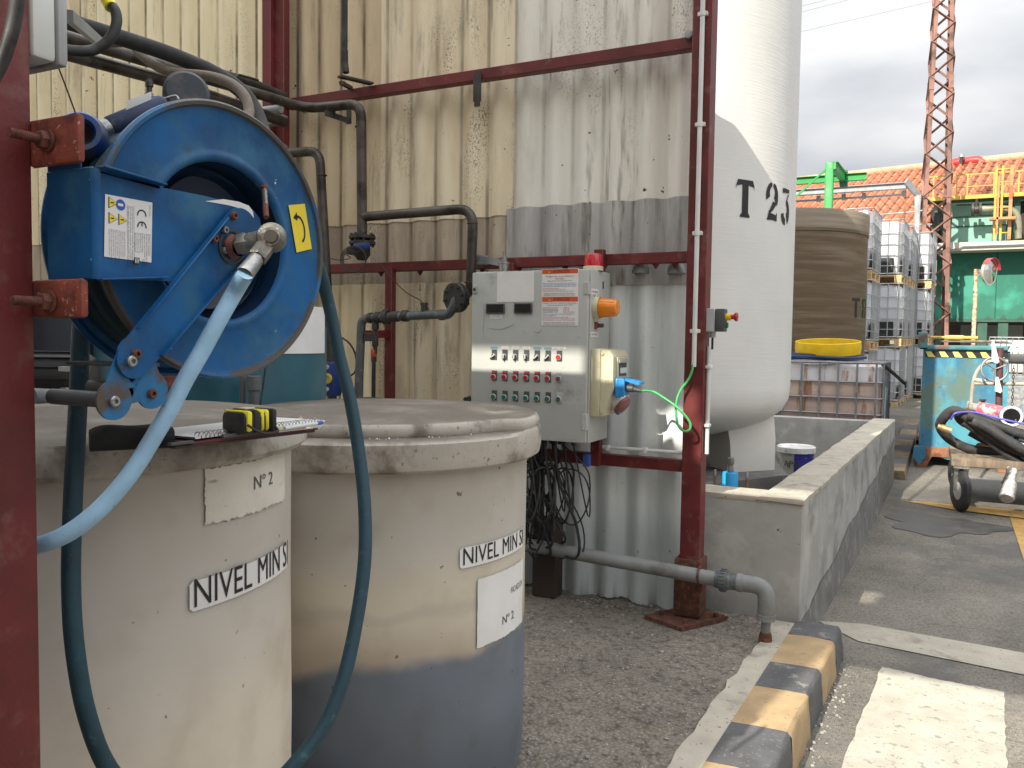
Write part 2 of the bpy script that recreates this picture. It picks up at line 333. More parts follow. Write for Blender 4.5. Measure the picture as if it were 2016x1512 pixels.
 kblk=mat('kerb_black_paint', (.085,.085,.088), .8, var=.2, vs=8, stain=(.2,.195,.18), st=(.62,.67), ss=9, speck=(.14,.14,.135), sp=(.6,.66), sps=60, bump=.5, bs=90),
 bucketw=mat('bucket_white', (.70,.70,.68), .4, stain=(.35,.22,.08), st=(.6,.66), ss=14), bucketb=mat('bucket_blue_print', (.035,.03,.28), .5, stain=(.6,.6,.6), st=(.64,.67), ss=22, sstretch=(1,1,3)),
 bucketg=mat('bucket_dirty_side', (.42,.42,.36), .6, stain=(.2,.18,.13), st=(.55,.65), ss=14), pumpblue=mat('sky_blue_cap', (.02,.33,.68), .4, var=.08),
 clearp=mat('clear_perspex', (.62,.66,.68), .12, var=.05, bump=0), mirror=mat('mirror_glass', (.7,.7,.66), .08, .95, bump=0),
 shadewall=mat('shade_wall_render', (.55,.50,.42), .9, var=.08, vs=1.0),
)

def add_wave_shade(m, period, col, lo, hi, amt):
    """shaded gaps between tile columns, painted into the base colour"""
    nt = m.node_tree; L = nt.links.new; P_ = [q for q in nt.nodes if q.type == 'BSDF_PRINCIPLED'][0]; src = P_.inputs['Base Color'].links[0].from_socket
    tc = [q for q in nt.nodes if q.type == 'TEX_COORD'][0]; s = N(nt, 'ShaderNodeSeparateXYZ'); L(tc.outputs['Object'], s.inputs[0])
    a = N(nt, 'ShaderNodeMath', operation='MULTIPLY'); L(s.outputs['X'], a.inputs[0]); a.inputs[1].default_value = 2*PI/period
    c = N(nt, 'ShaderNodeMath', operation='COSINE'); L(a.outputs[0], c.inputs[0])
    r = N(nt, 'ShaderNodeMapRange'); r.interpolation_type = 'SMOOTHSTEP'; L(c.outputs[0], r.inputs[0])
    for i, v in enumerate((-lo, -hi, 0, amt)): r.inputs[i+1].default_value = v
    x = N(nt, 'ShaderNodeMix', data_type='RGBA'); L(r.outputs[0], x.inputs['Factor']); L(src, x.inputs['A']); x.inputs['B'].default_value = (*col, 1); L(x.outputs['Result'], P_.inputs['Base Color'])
TP = .27
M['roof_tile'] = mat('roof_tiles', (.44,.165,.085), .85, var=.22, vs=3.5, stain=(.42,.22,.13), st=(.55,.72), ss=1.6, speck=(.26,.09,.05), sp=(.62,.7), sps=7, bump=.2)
add_wave_shade(M['roof_tile'], TP, (.13,.045,.025), .1, .75, .85)
# ================================================================== SETTING
# special ground materials -------------------------------------------------
def ground_mat(name, base, dark, light, sc, bumpd, patch=None):
    m = bpy.data.materials.new(name); m.use_nodes = True; nt = m.node_tree; nt.nodes.clear(); L = nt.links.new
    o = N(nt,'ShaderNodeOutputMaterial'); p = N(nt,'ShaderNodeBsdfPrincipled'); L(p.outputs[0], o.inputs[0]); p.inputs['Roughness'].default_value = .88; p.inputs['Specular IOR Level'].default_value=.25
    tc = N(nt,'ShaderNodeTexCoord'); 
    def noise(s, det=5, st=(1,1,1), seed=0):
        mp = N(nt,'ShaderNodeMapping'); mp.inputs['Scale'].default_value = st; mp.inputs['Location'].default_value = (seed,)*3; L(tc.outputs['Object'], mp.inputs[0])
        n = N(nt,'ShaderNodeTexNoise'); n.inputs['Scale'].default_value = s; n.inputs['Detail'].default_value = det; n.inputs['Roughness'].default_value=.65; L(mp.outputs[0], n.inputs['Vector']); return n.outputs['Fac']
    def ramp(x, *st):
        r = N(nt,'ShaderNodeValToRGB'); L(x, r.inputs[0]); e = r.color_ramp.elements
        for i,(q,c) in enumerate(st):
            if i>1: e.new(q)
        for i,(q,c) in enumerate(st): e[i].position=q; e[i].color=(*c,1)
        return r.outputs[0]
    def mix(f,a,b,bt='MIX'):
        q = N(nt,'ShaderNodeMix',data_type='RGBA'); q.blend_type=bt
        if isinstance(f,float): q.inputs['Factor'].default_value=f
        else: L(f,q.inputs['Factor'])
        L(a,q.inputs['A']); 
        if isinstance(b,tuple): q.inputs['B'].default_value=(*b,1)
        else: L(b,q.inputs['B'])
        return q.outputs['Result']
    v = N(nt,'ShaderNodeTexVoronoi'); v.inputs['Scale'].default_value = sc*1.3; L(tc.outputs['Object'], v.inputs['Vector'])
    c = ramp(noise(1.3,8), (.3,dark),(.5,base),(.72,light))
    g = ramp(v.outputs['Distance'], (.0,(1.35,1.3,1.22)),(.35,(1,1,1)),(.75,(.45,.43,.42)))
    c = mix(.55, c, g, 'MULTIPLY')
    g2 = ramp(noise(sc*.45,3,seed=5), (.36,(.55,.53,.5)),(.46,(1,1,1)),(.66,(1.25,1.22,1.16))); c = mix(.8,c,g2,'MULTIPLY')
    sp = ramp(noise(sc*1.6,2,seed=3),(.66,(0,0,0)),(.7,(1,1,1))); c = mix(sp,c,tuple(min(1,x*2.1) for x in light))
    if patch: c = mix(ramp(noise(.55,6,seed=11),(.52,(0,0,0)),(.60,(.8,.8,.8))), c, patch)
    cr = N(nt,'ShaderNodeTexVoronoi'); cr.feature='DISTANCE_TO_EDGE'; cr.inputs['Scale'].default_value=.9
    mp = N(nt,'ShaderNodeMapping'); L(tc.outputs['Object'],mp.inputs[0])
    ad = N(nt,'ShaderNodeVectorMath',operation='MULTIPLY_ADD'); nn = N(nt,'ShaderNodeTexNoise'); nn.inputs['Scale'].default_value=3; nn.inputs['Detail'].default_value=6; L(tc.outputs['Object'],nn.inputs['Vector'])
    L(nn.outputs['Color'],ad.inputs[0]); ad.inputs[1].default_value=(.35,.35,.35); L(tc.outputs['Object'],ad.inputs[2]); L(ad.outputs[0],cr.inputs['Vector'])
    k = ramp(cr.outputs['Distance'],(0,(.45,.45,.45)),(.006,(0,0,0))); c = mix(k,c,tuple(x*.5 for x in dark))
    L(c,p.inputs['Base Color'])
    b = N(nt,'ShaderNodeBump'); b.inputs['Strength'].default_value=.9; b.inputs['Distance'].default_value=bumpd
    ma = N(nt,'ShaderNodeMath',operation='ADD'); L(v.outputs['Distance'],ma.inputs[0]); L(noise(sc*.6,6,seed=8),ma.inputs[1]); L(ma.outputs[0],b.inputs['Height']); L(b.outputs[0],p.inputs['Normal'])
    return m
GR_SLAB = ground_mat('washed_aggregate_concrete',(.20,.18,.152),(.13,.117,.10),(.27,.245,.21),48,.008)
GR_ROAD = ground_mat('worn_asphalt',(.205,.19,.165),(.135,.128,.115),(.27,.25,.215),120,.003,patch=(.115,.11,.105))
def kx(Y): return -.425+.042*(Y-3.2)            # road-side edge of the kerb
def road_z(Y):
    P = [(-40,-.17),(7,-.17),(10,-.06),(12.5,.12),(15,.33),(18,.42),(900,.42)]
    for (a,za),(b,zb) in zip(P,P[1:]):
        if Y<=b: return za+(zb-za)*(Y-a)/(b-a)
    return .42
# ground: one sheet to the horizon
mb = MB(); ys = [-40,-10,0,2,4,5,6,7,8,9,10,11,12.5,14,15,18,30,80,900]; xs=[-900,-60,-12,-6,-3,0,3,6,12,60,900]
vs = [V((x,y,road_z(y))) for y in ys for x in xs]; n=len(xs)
mb.add(vs,[(j*n+i,j*n+i+1,(j+1)*n+i+1,(j+1)*n+i) for j in range(len(ys)-1) for i in range(n-1)])
tag(mb.build('ground',GR_ROAD,origin=(0,0,0)),kind='structure')
# aggregate paved slab, finely modelled surface
mb = MB()
nx, ny = 70, 90; x0 = -9
vs=[]
for j in range(ny+1):
    Y = -2+ (6.63+2)*j/ny
    xe = kx(Y)-.235 if Y<4.75 else -.56+.0426*(Y-4.66)-.03
    for i in range(nx+1):
        t=i/nx; X = x0+(xe-x0)*(1-(1-t)**2)
        vs.append(V((X,Y, -.004*math.sin(X*7+Y*3)*math.sin(Y*5) - .004)))
mb.add(vs,[(j*(nx+1)+i,j*(nx+1)+i+1,(j+1)*(nx+1)+i+1,(j+1)*(nx+1)+i) for j in range(ny) for i in range(nx)])
tag(mb.build('pavement',GR_SLAB,origin=(0,0,0)),kind='structure')
# rest of the plant yard behind the screen (rough concrete, same level)
mb = MB(); mb.box((-14,6.63,-.3),(-.75,11,-.012)); tag(mb.build('yard_floor',M['concdamp'],origin=(0,0,0)),kind='structure')
# smooth mortar strip between slab and kerb, ragged inner side
mb = MB(); top=[]; bot=[]
for i in range(61):
    Y=-1+5.62*i/60; w=.10+.05*max(0,math.sin(Y*1.3))+random.uniform(-.012,.012)
    top.append(V((kx(Y)-.215,Y,.004))); bot.append(V((kx(Y)-.235-w,Y,.0035)))
n=len(top); mb.add(top+bot,[(i,i+1,n+i+1,n+i) for i in range(n-1)])
tag(mb.build('mortar_strip',M['conctop'],origin=(0,0,0)),kind='structure')
# kerb: worn blocks painted alternately
mb = MB(); Y=.1; k=0; bounds=[-1.2,-.75,-.2,.30,.75,1.2,1.62,2.05,2.48,2.91,3.27,3.67,3.99,4.416,4.66]
for i in range(len(bounds)-1):
    a,b=bounds[i],bounds[i+1]; mi=(i+1)%2
    seg=5; rows=[]
    for q in range(seg+1):
        y=a+(b-a)*q/seg; e=kx(y); j=lambda s:random.uniform(-s,s)
        end=(i==len(bounds)-2)
        rows.append([V((e-.225,y,-.17)),V((e-.225,y,.006)),V((e-.12,y,.012+j(.002))),V((e-.014+j(.003),y,.011+j(.002))),V((e-.002+j(.003),y,.002+j(.003))),V((e+.003+j(.003),y,-.012+j(.003))),V((e+.012+j(.003),y,-.10)),V((e+.016+j(.004),y,-.185))])
    m=8; mb.add([p for r in rows for p in r],[(q*m+p,q*m+p+1,(q+1)*m+p+1,(q+1)*m+p) for q in range(seg) for p in range(m-1)],mi)
    if end: mb.add(rows[-1],[tuple(range(8))],mi)
tag(mb.build('kerb',[M['kblk'],M['kyel']],origin=(0,0,0)),kind='structure')
# far run of the painted kerb, past the containment wall
mb = MB(); 
for i in range(9):
    a=10.45+i*.42; b=a+.42; za=road_z(a); e0=-.20+.03*(a-10.4); e1=-.20+.03*(b-10.4)
    mb.add([V((e0-.25,a,za-.1)),V((e0-.2,a,za+.10)),V((e0,a,za+.10)),V((e0+.03,a,za-.1)),V((e1-.25,b,za-.1)),V((e1-.2,b,road_z(b)+.10)),V((e1,b,road_z(b)+.10)),V((e1+.03,b,za-.1))],
           [(0,1,2,3),(1,5,6,2),(2,6,7,3),(4,7,6,5),(0,4,5,1)],i%2)
FK=mat('far_kerb_paint',(.24,.17,.095),.85,var=.3,vs=6,stain=(.14,.125,.105),st=(.48,.6),ss=5)
tag(mb.build('kerb_beyond_wall',[FK,M['kblk']],origin=(0,0,0)),kind='structure')
# concrete gutter strip across the road near the wall corner
mb = MB(); g=[(1610,1222),(1700,1228),(2100,1300),(2100,1345),(1690,1262)]
mb.poly([at(x,y,'z',-.165) for x,y in g]); tag(mb.build('road_joint_strip',M['conctop'],origin=(0,0,0)),kind='structure')
# painted road markings
mb = MB(); pts=[(1735,1312),(1858,1340),(1978,1362),(1982,1512),(1986,1700),(1590,1700),(1640,1555)]
pp=[at(x,y,'z',-.166) for x,y in pts]; 
def ragged(pp,k=14,s=.006,z=None):
    o=[]
    for a,b in zip(pp,pp[1:]+pp[:1]):
        for i in range(k):
            p=a.lerp(b,i/k); o.append(p+V((random.uniform(-s,s),random.uniform(-s,s),0)))
    return o
mb.poly(ragged(pp)); tag(mb.build('crossing_marking',M['wroad'],origin=(0,0,0)),kind='structure')
mb = MB()
def yline(pts, z):
    mb.poly([p for p in ragged([at(x,y,'z',z) for x,y in pts],8,.004)])
yline([(1774,976),(1880,991),(2030,1008),(2100,1016),(2100,1032),(2030,1022),(1880,1003),(1774,985)],-.082)
yline([(1975,1012),(2100,1024),(2100,1512),(2052,1240),(2016,1150)],-.088) if False else None
tag(mb.build('yellow_line_marking',M['yroad'],origin=(0,0,0)),kind='structure')
mb = MB(); a0=at(1974,1022,'z',-.12); 
yy=[at(1976,1020,'y',9.3)]
P=[]; 
for Y in (9.35,8.6,8.0,7.4,6.8,6.2,5.6,5.0,4.4,3.8): P.append(Y)
xl=lambda Y: .745-.0*(Y)+(9.35-Y)*-.012
vs=[V((xl(Y)+.0,Y,road_z(Y)+.006)) for Y in P]+[V((xl(Y)+.16,Y,road_z(Y)+.006)) for Y in P]; n=len(P)
mb.add(vs,[(i,i+1,n+i+1,n+i) for i in range(n-1)]); tag(mb.build('yellow_side_line_marking',M['yroad'],origin=(0,0,0)),kind='structure')
# damp patch on the asphalt, thin film
mb=MB(); c=at(1850,1040,'z',-.15); pts=[]
for i in range(40):
    a=2*PI*i/40; r=1+.22*math.sin(3*a+1)+.12*math.sin(7*a); pts.append(V((c.x+.46*r*math.cos(a),c.y+.40*r*math.sin(a),road_z(c.y+.40*r*math.sin(a))+.005)))
wet=mat('damp_asphalt',(.088,.082,.074),.6,var=.25,vs=6,bump=.3,bs=120); mb.poly(pts); tag(mb.build('damp_patch',wet,origin=(0,0,0)),kind='structure')
# loose grit along the wall foot and kerb
mb=MB()
for i in range(260):
    if i<120: y=random.uniform(2.4,4.6); x=kx(y)+random.uniform(.02,.14)*random.random(); z=-.17
    elif i<200: x=random.uniform(-1.9,-.62); y=4.5+random.uniform(-.12,.08)+ (0.05 if x>-1 else 0); z=-.004
    else: y=random.uniform(1.8,4.5); x=kx(y)-.25-random.uniform(0,1.2); z=-.004
    s=random.uniform(.003,.011); f=frame((random.random()-.5,random.random()-.5,1))
    mb.lathe([(0,-s*.5),(s,-s*.2),(s*.8,s*.4),(0,s*.6)],(x,y,z+s*.3),f[2],5)
tag(mb.build('grit',M['conc'],origin=(0,0,0),ang=10),kind='stuff',label='loose grit and crumbs of mortar on the ground',cat='grit')

# ================================================================== CORRUGATED SCREEN WALL
PIT=.19; AMP=.029
def sheet_mat(name, base, tone2, lichen, tide=None, valley_shade=.35, shift=0., streak=.0):
    m=bpy.data.materials.new(name); m.use_nodes=True; nt=m.node_tree; nt.nodes.clear(); L=nt.links.new
    o=N(nt,'ShaderNodeOutputMaterial'); p=N(nt,'ShaderNodeBsdfPrincipled'); L(p.outputs[0],o.inputs[0]); p.inputs['Roughness'].default_value=.68; p.inputs['Specular IOR Level'].default_value=.35
    tc=N(nt,'ShaderNodeTexCoord')
    def noise(s,st=(1,1,1),det=5,seed=0.):
        mp=N(nt,'ShaderNodeMapping'); mp.inputs['Scale'].default_value=st; mp.inputs['Location'].default_value=(seed+shift,seed*.6+shift,seed*1.1)
        L(tc.outputs['Object'],mp.inputs[0]); n=N(nt,'ShaderNodeTexNoise'); n.inputs['Scale'].default_value=s; n.inputs['Detail'].default_value=det; n.inputs['Roughness'].default_value=.62; L(mp.outputs[0],n.inputs['Vector']); return n.outputs['Fac']
    def rng(x,a,b,c=0.,d=1.):
        r=N(nt,'ShaderNodeMapRange'); r.interpolation_type='SMOOTHSTEP'
        for i,v in enumerate((a,b,c,d)): r.inputs[i+1].default_value=v
        L(x,r.inputs[0]); return r.outputs[0]
    def mth(op,a,b=None):
        q=N(nt,'ShaderNodeMath',operation=op)
        for i,x in enumerate((a,b)):
            if x is None: continue
            if isinstance(x,(int,float)): q.inputs[i].default_value=x
            else: L(x,q.inputs[i])
        return q.outputs[0]
    def mix(f,a,b):
        q=N(nt,'ShaderNodeMix',data_type='RGBA'); L(f,q.inputs['Factor'])
        for s_,x in (('A',a),('B',b)):
            if isinstance(x,tuple): q.inputs[s_].default_value=(*x,1)
            else: L(x,q.inputs[s_])
        return q.outputs['Result']
    c=mix(rng(noise(5,(1.6,.2,.22),6,2),.36,.66),base,tone2)
    c=mix(rng(noise(2.3,(2.5,.2,.5),6,5),.55,.75),c,tuple(x*.80 for x in tone2))
    # rain streaks
    c=mix(mth('MULTIPLY',rng(noise(26,(1.3,.2,.05),4,3),.58,.72),.35),c,tuple(x*.55 for x in tone2))
    if streak: c=mix(mth('MULTIPLY',mth('MULTIPLY',rng(noise(17,(1.2,.2,.10),7,13),.50,.64),rng(noise(2.2,(1.4,.1,.35),5,21),.47,.60)),streak),c,(.09,.07,.045))
    # shade of the valleys, painted into the sheet colour
    sx=N(nt,'ShaderNodeSeparateXYZ'); L(tc.outputs['Object'],sx.inputs[0])
    cs=mth('COSINE',mth('MULTIPLY',sx.outputs['X'],2*PI/PIT))
    valley=rng(cs,.86,1.0); vd=mth('MULTIPLY',valley,rng(noise(4,(1,1,.4),5,6),.34,.62,.25*valley_shade,valley_shade)); c=mix(vd,c,(.10,.085,.06))
    # lichen specks, in patches
    lm=mth('MULTIPLY',rng(noise(2.4,(2.2,.2,.55),6,8),.50,.68),rng(noise(120,(1,1,.6),4,1),.53,.60)); c=mix(mth('MULTIPLY',lm,lichen),c,(.055,.045,.03))
    c=mix(rng(noise(22,(1,1,1),2,9),.735,.75),c,(.14,.06,.03))
    if tide:
        for z0,z1,amt,cc in tide:
            t=rng(mth('ADD',sx.outputs['Z'],mth('MULTIPLY',noise(9,(1.3,.2,.3),4,4),.25)),z0,z1); 
            c=mix(mth('MULTIPLY',t,amt),c,cc)
    L(c,p.inputs['Base Color'])
    b=N(nt,'ShaderNodeBump'); b.inputs['Strength'].default_value=.35; b.inputs['Distance'].default_value=.004; L(noise(60,(1,1,1),6,1),b.inputs['Height']); L(b.outputs[0],p.inputs['Normal'])
    return m
WALLX0=-7.42
T=dict(
 cream=sheet_mat('cream_sheet',(.90,.81,.57),(.84,.74,.50),.25,valley_shade=.9,streak=.3),
 cream2=sheet_mat('cream_sheet_aged',(.84,.75,.53),(.75,.64,.42),.7,valley_shade=.8,shift=3.,streak=.4),
 tan=sheet_mat('tan_sheet',(.68,.56,.38),(.57,.46,.30),.35,valley_shade=.9,shift=1.3,streak=.45),
 speck=sheet_mat('lichened_sheet',(.82,.73,.54),(.73,.62,.44),.8,valley_shade=.6,shift=6.,streak=.55),
 pale=sheet_mat('pale_sheet',(.82,.80,.73),(.75,.72,.65),.5,valley_shade=.3,shift=2.2,streak=.55),
 palew=sheet_mat('whitewashed_sheet',(.74,.78,.77),(.66,.71,.71),.10,valley_shade=.15,shift=4.4,tide=[(.78,.45,.55,(.34,.38,.40))]),
 grey=sheet_mat('grey_band_sheet',(.50,.49,.47),(.36,.355,.35),.25,valley_shade=.3,shift=5.,streak=.7),
 tanband=sheet_mat('dirty_band_sheet',(.52,.44,.33),(.34,.28,.21),.9,valley_shade=.8,shift=7.),
)
wall=thing('corrugated_wall',(-4.2,4.57,0),'tall corrugated fibre cement screen wall, cream on the left and whitish on the right, behind the red frame','wall')
def sheet(X0,X1,z0,z1,dy,m,wob=.0,edge=0.):
    mb=MB(); nx=int(round((X1-X0)/PIT*18)); nz=max(2,int((z1-z0)/.12)); fr=[];ph=random.uniform(0,6); top=lambda X: 3.58+.175*(-1.2-X)
    for sgn in (0,1):
        for j in range(nz+1):
            for i in range(nx+1):
                X=X0+(X1-X0)*i/nx; zT=top(X0+(X1-X0)*i/nx) if z1>5 else z1; z=z0+(zT-z0)*j/nz
                dx=0
                if i==nx and edge: dx=edge*(math.sin(z*2.1+ph)*.6+math.sin(z*5.3+1)*.3)
                th_=PI*(X-(-4.2))/PIT; w=AMP*(.65*math.cos(2*th_)+.35*(1-2*abs(math.sin(th_))))           # +: valley (away from the camera)
                zz=z
                if j==0 and z0<.1: zz=z+.012*math.sin(X*11)+random.uniform(-.006,.006)
                fr.append(V((X+dx,4.57+w+dy+sgn*.007+wob*math.sin(z*1.5+X),zz)))
    n=nx+1; k=n*(nz+1); fs=[]
    for j in range(nz):
        for i in range(nx):
            a=j*n+i; fs+= [(a,a+1,a+n+1,a+n),(a+k,a+n+k,a+n+1+k,a+1+k)]
    for i in range(nx): fs+=[(i,i+k,i+1+k,i+1),(nz*n+i,nz*n+i+1,nz*n+i+1+k,nz*n+i+k)]
    for j in range(nz): fs+=[(j*n,(j+1)*n,(j+1)*n+k,j*n+k),(j*n+nx,j*n+nx+k,(j+1)*n+nx+k,(j+1)*n+nx)]
    mb.add(fr,fs); return mb.build('sheet',m,wall,ang=50)
P5=PIT*5; xr=-1.185
edges=[xr-P5*1.18]                      # -2.306
e=edges[0]
cols=[('pale','grey','palew',e,xr)]
seq=[('speck','tanband','speck'),('tan','tanband','cream2'),('cream','tanband','cream'),('cream','tanband','cream'),('cream2','tanband','cream2'),('cream','cream2','cream'),('cream2','cream2','cream')]
for s in seq:
    w=P5 if s[0]!='tan' else P5
    cols.append((*s,e-w,e)); e-=w
for i,(a,b,c,xa,xb) in enumerate(cols):
    o=.0012*(i%2)
    sheet(xa-.03,xb,2.27,5.6,-.008-o,T[a],.002,.02 if i==0 else .012)
    sheet(xa-.03,xb,1.83,2.31,(-.020 if i==0 else .0)-o,T[b],0,.008)
    sheet(xa-.03,xb,.0,1.87,-.010-o,T[c],.003,.01)

# ================================================================== RED STEEL FRAME
fr=thing('red_steel_frame',(-1.115,4.44,0),'dark red steel frame of posts and rails holding the corrugated wall','frame')
mb=MB(); mb.box((-1.165,4.375,.02),(-1.06,4.49,3.62),0,.004)
mb.box((-1.19,4.36,.03),(-1.045,4.51,.34),1,.006)       # thicker rusty foot
mb.build('post',[M['redpost'],M['rust']],fr)
mb=MB(); 
z=.0; q=[(-1.33,4.30),(-1.10,4.20),(-.925,4.50),(-1.15,4.62)]
mb.prism([V((x,y,.0)) for x,y in q],(0,0,.022)); 
for x,y in ((-1.25,4.35),(-1.1,4.27),(-.98,4.46),(-1.13,4.56)): mb.cyl((x,y,.022),(x,y,.045),.014,6)
mb.build('base_plate',M['rust'],fr)
mb=MB(); mb.box((-4.125,4.36,.0),(-4.05,4.50,4.2),0,.004); mb.box((-4.05,4.40,.0),(-3.968,4.46,4.2),0,.003); mb.build('post',M['redpost'],fr)
mb=MB(); mb.box((-3.97,4.425,3.065),(-1.165,4.49,3.13),0,.003); mb.build('rail',M['redpost'],fr)
mb=MB(); mb.box((-3.97,4.43,1.938),(-1.165,4.49,1.998),0,.003)
for x in (-3.2,-2.9,-2.45,-2.2,-1.9,-1.66,-1.36,-1.25):
    mb.lathe([(.022,0),(.015,-.012),(.004,-.03)],(x,4.46,1.94),(0,0,1),6)
mb.build('rail',M['redpost'],fr)
mb=MB(); mb.box((-2.4,4.43,.80),(-1.165,4.49,.865),0,.003); mb.build('rail',M['redpost'],fr)
mb=MB(); mb.box((-3.128,4.40,.0),(-3.075,4.45,1.96),0,.003); mb.build('upright',M['redpost'],fr)
mb=MB(); mb.box((-1.695,4.38,.80),(-1.64,4.43,2.02),0,.003); mb.build('upright',M['redpost'],fr)
mb=MB(); mb.box((-2.26,4.38,.80),(-2.20,4.43,1.96),0,.003); mb.build('upright',M['redpost'],fr)
mb=MB(); a=at(718,658,'y',4.36); b=at(768,658,'y',4.40); mb.bar(a,b,.03,.05); mb.build('bracket_arm',M['red'],fr)
# grey bolt cover on the top rail
mb=MB(); c=at(1357,69,'y',4.42); mb.lathe([(.0,.02),(.02,.018),(.024,.0),(.02,-.01)],c,(0,-1,0),14); mb.build('bolt_cap',M['galv'],fr)
# strap hanging from the top rail
mb=MB(); a=at(940,150,'y',4.41); b=at(939,200,'y',4.41); mb.box((a.x-.026,4.405,b.z),(a.x+.026,4.413,a.z+.02)); mb.box((a.x-.018,4.405,b.z-.03),(a.x+.02,4.413,b.z))
tag(mb.build('hanging_strap',M['darkpipe']),'short drilled steel strap hanging below the top red rail','bracket')
# lead flashing caps where hooks pass the lower sheet
for px,py,l in ((1262,520,'grey lead cap under the middle red rail, nearer the control cabinet'),(1332,520,'grey lead cap under the middle red rail, nearer the red corner post')):
    c=at(px,py,'y',4.53); mb=MB(); mb.lathe([(.012,.0),(.03,-.02),(.05,-.06),(.052,-.085),(.046,-.09)],c+V((0,0,.035)),(0,0,1),14); mb.lathe([(.004,.03),(.006,-.01)],c+V((0,0,.035)),(0,0,1),6,1)
    tag(mb.build('flashing_cap',[M['galv'],M['rust']]),l,'cap','lead caps on the screen wall')

# ================================================================== CONTAINMENT WALL, SILO
cw=thing('containment_wall',(-.6,4.7,0),'low U shaped concrete containment wall around the foot of the white silo','wall')
def xo(Y): return -.572+.0455*(Y-4.64)
mb=MB(); TZ=.665; seg=22
# right wall: outer, top, inner faces slightly uneven
rows=[]
for i in range(seg+1):
    Y=4.66+(10.36-4.66)*i/seg; j=random.uniform(-.003,.003); xi=xo(Y)-.225
    rows.append([V((xo(Y)+j,Y,-.2)),V((xo(Y)+j*.5,Y,.03)),V((xo(Y)+j,Y,TZ-.012+j)),V((xo(Y)-.012+j,Y,TZ+j)),V((xi+.01+j,Y,TZ+j)),V((xi+j,Y,TZ-.01)),V((xi,Y,-.1))])
m=7; mb.add([p for r in rows for p in r],[(q*m+p,q*m+p+1,(q+1)*m+p+1,(q+1)*m+p) for q in range(seg) for p in range(m-1)]+[tuple(range(m)),tuple(seg*m+p for p in range(m))],0)
mb.box((-4.6,4.640,-.2),(xo(4.65)-.002,4.87,TZ-.004),0,.006)
mb.box((-4.6,9.95,-.2),(xo(10.0)-.15,10.16,TZ+.004),0,.008)
mb.box((-4.6,4.85,-.2),(-4.35,9.96,TZ),0,.008)
mb.build('wall_body',M['conc'],cw)
# mortar coping skim: sits on top, thin
mb=MB(); rows=[]
for i in range(41):
    Y=4.63+(10.37-4.63)*i/40; a=random.uniform(-.005,.005); b=random.uniform(-.006,.006)
    rows.append([V((xo(Y)+.004+a,Y,TZ-.022+a)),V((xo(Y)+.006+a,Y,TZ+.004)),V((xo(Y)-.03,Y,TZ+.009)),V((xo(Y)-.225+b,Y,TZ+.007)),V((xo(Y)-.231+b,Y,TZ-.012))])
m=5; mb.add([p for r in rows for p in r],[(q*m+p,q*m+p+1,(q+1)*m+p+1,(q+1)*m+p) for q in range(40) for p in range(m-1)]+[tuple(range(5)),tuple(200+p for p in range(5))],0)
rows=[]
for i in range(31):
    X=-4.5+(xo(4.7)-.19+4.5)*i/30; a=random.uniform(-.005,.004); b=random.uniform(-.006,.006)
    rows.append([V((X,4.641+a,TZ-.018+a*1.5)),V((X,4.639+a,TZ+.003)),V((X,4.76,TZ+.007)),V((X,4.875+b,TZ+.005)),V((X,4.877+b,TZ-.014))])
mb.add([p for r in rows for p in r],[(q*m+p,q*m+p+1,(q+1)*m+p+1,(q+1)*m+p) for q in range(30) for p in range(m-1)],0)
mb.build('coping',M['conctop'],cw)
# damp rough render along the foot of the outer face, ragged top
mb=MB(); A=[];B=[]
for i in range(61):
    Y=4.66+(10.3-4.66)*i/60; h=max(.0,-.02+.085*(Y-4.66)+random.uniform(-.012,.012)+.02*math.sin(Y*5)); A.append(V((xo(Y)+.020,Y,-.19))); B.append(V((xo(Y)+.0045,Y,h)))
n=61; mb.add(A+B,[(i,i+1,n+i+1,n+i) for i in range(60)])
mb.build('damp_render',M['concdamp'],cw)
mb=MB(); mb.box((-4.4,4.8,-.15),(-.62,10.0,-.002)); tag(mb.build('containment_floor',M['concdamp'],origin=(0,0,0)),kind='structure')

SC=V((-2.215,6.313,0)); SR=1.31
# octagonal plinth
mb=MB(); poly=[V((SC.x+1.36*math.cos(a),SC.y+1.36*math.sin(a),0)) for a in [math.radians(-8+45*i) for i in range(8)]]; mb.prism(poly,(0,0,.575))
tag(mb.build('silo_plinth',M['concdamp']),'dark concrete plinth under the white silo inside the containment wall','plinth')
silo=thing('storage_silo',(SC.x,SC.y,.575),'tall white cylindrical silo stencilled T 23 beside the red corner post','silo')
m=mat('silo_gelcoat',(.70,.695,.67),.5,var=.04,vs=2.2,stain=(.50,.44,.36),st=(.68,.8),ss=3.5,sstretch=(2.5,2.5,.3),speck=(.25,.2,.15),sp=(.765,.78),sps=16,bump=.25,bs=12)
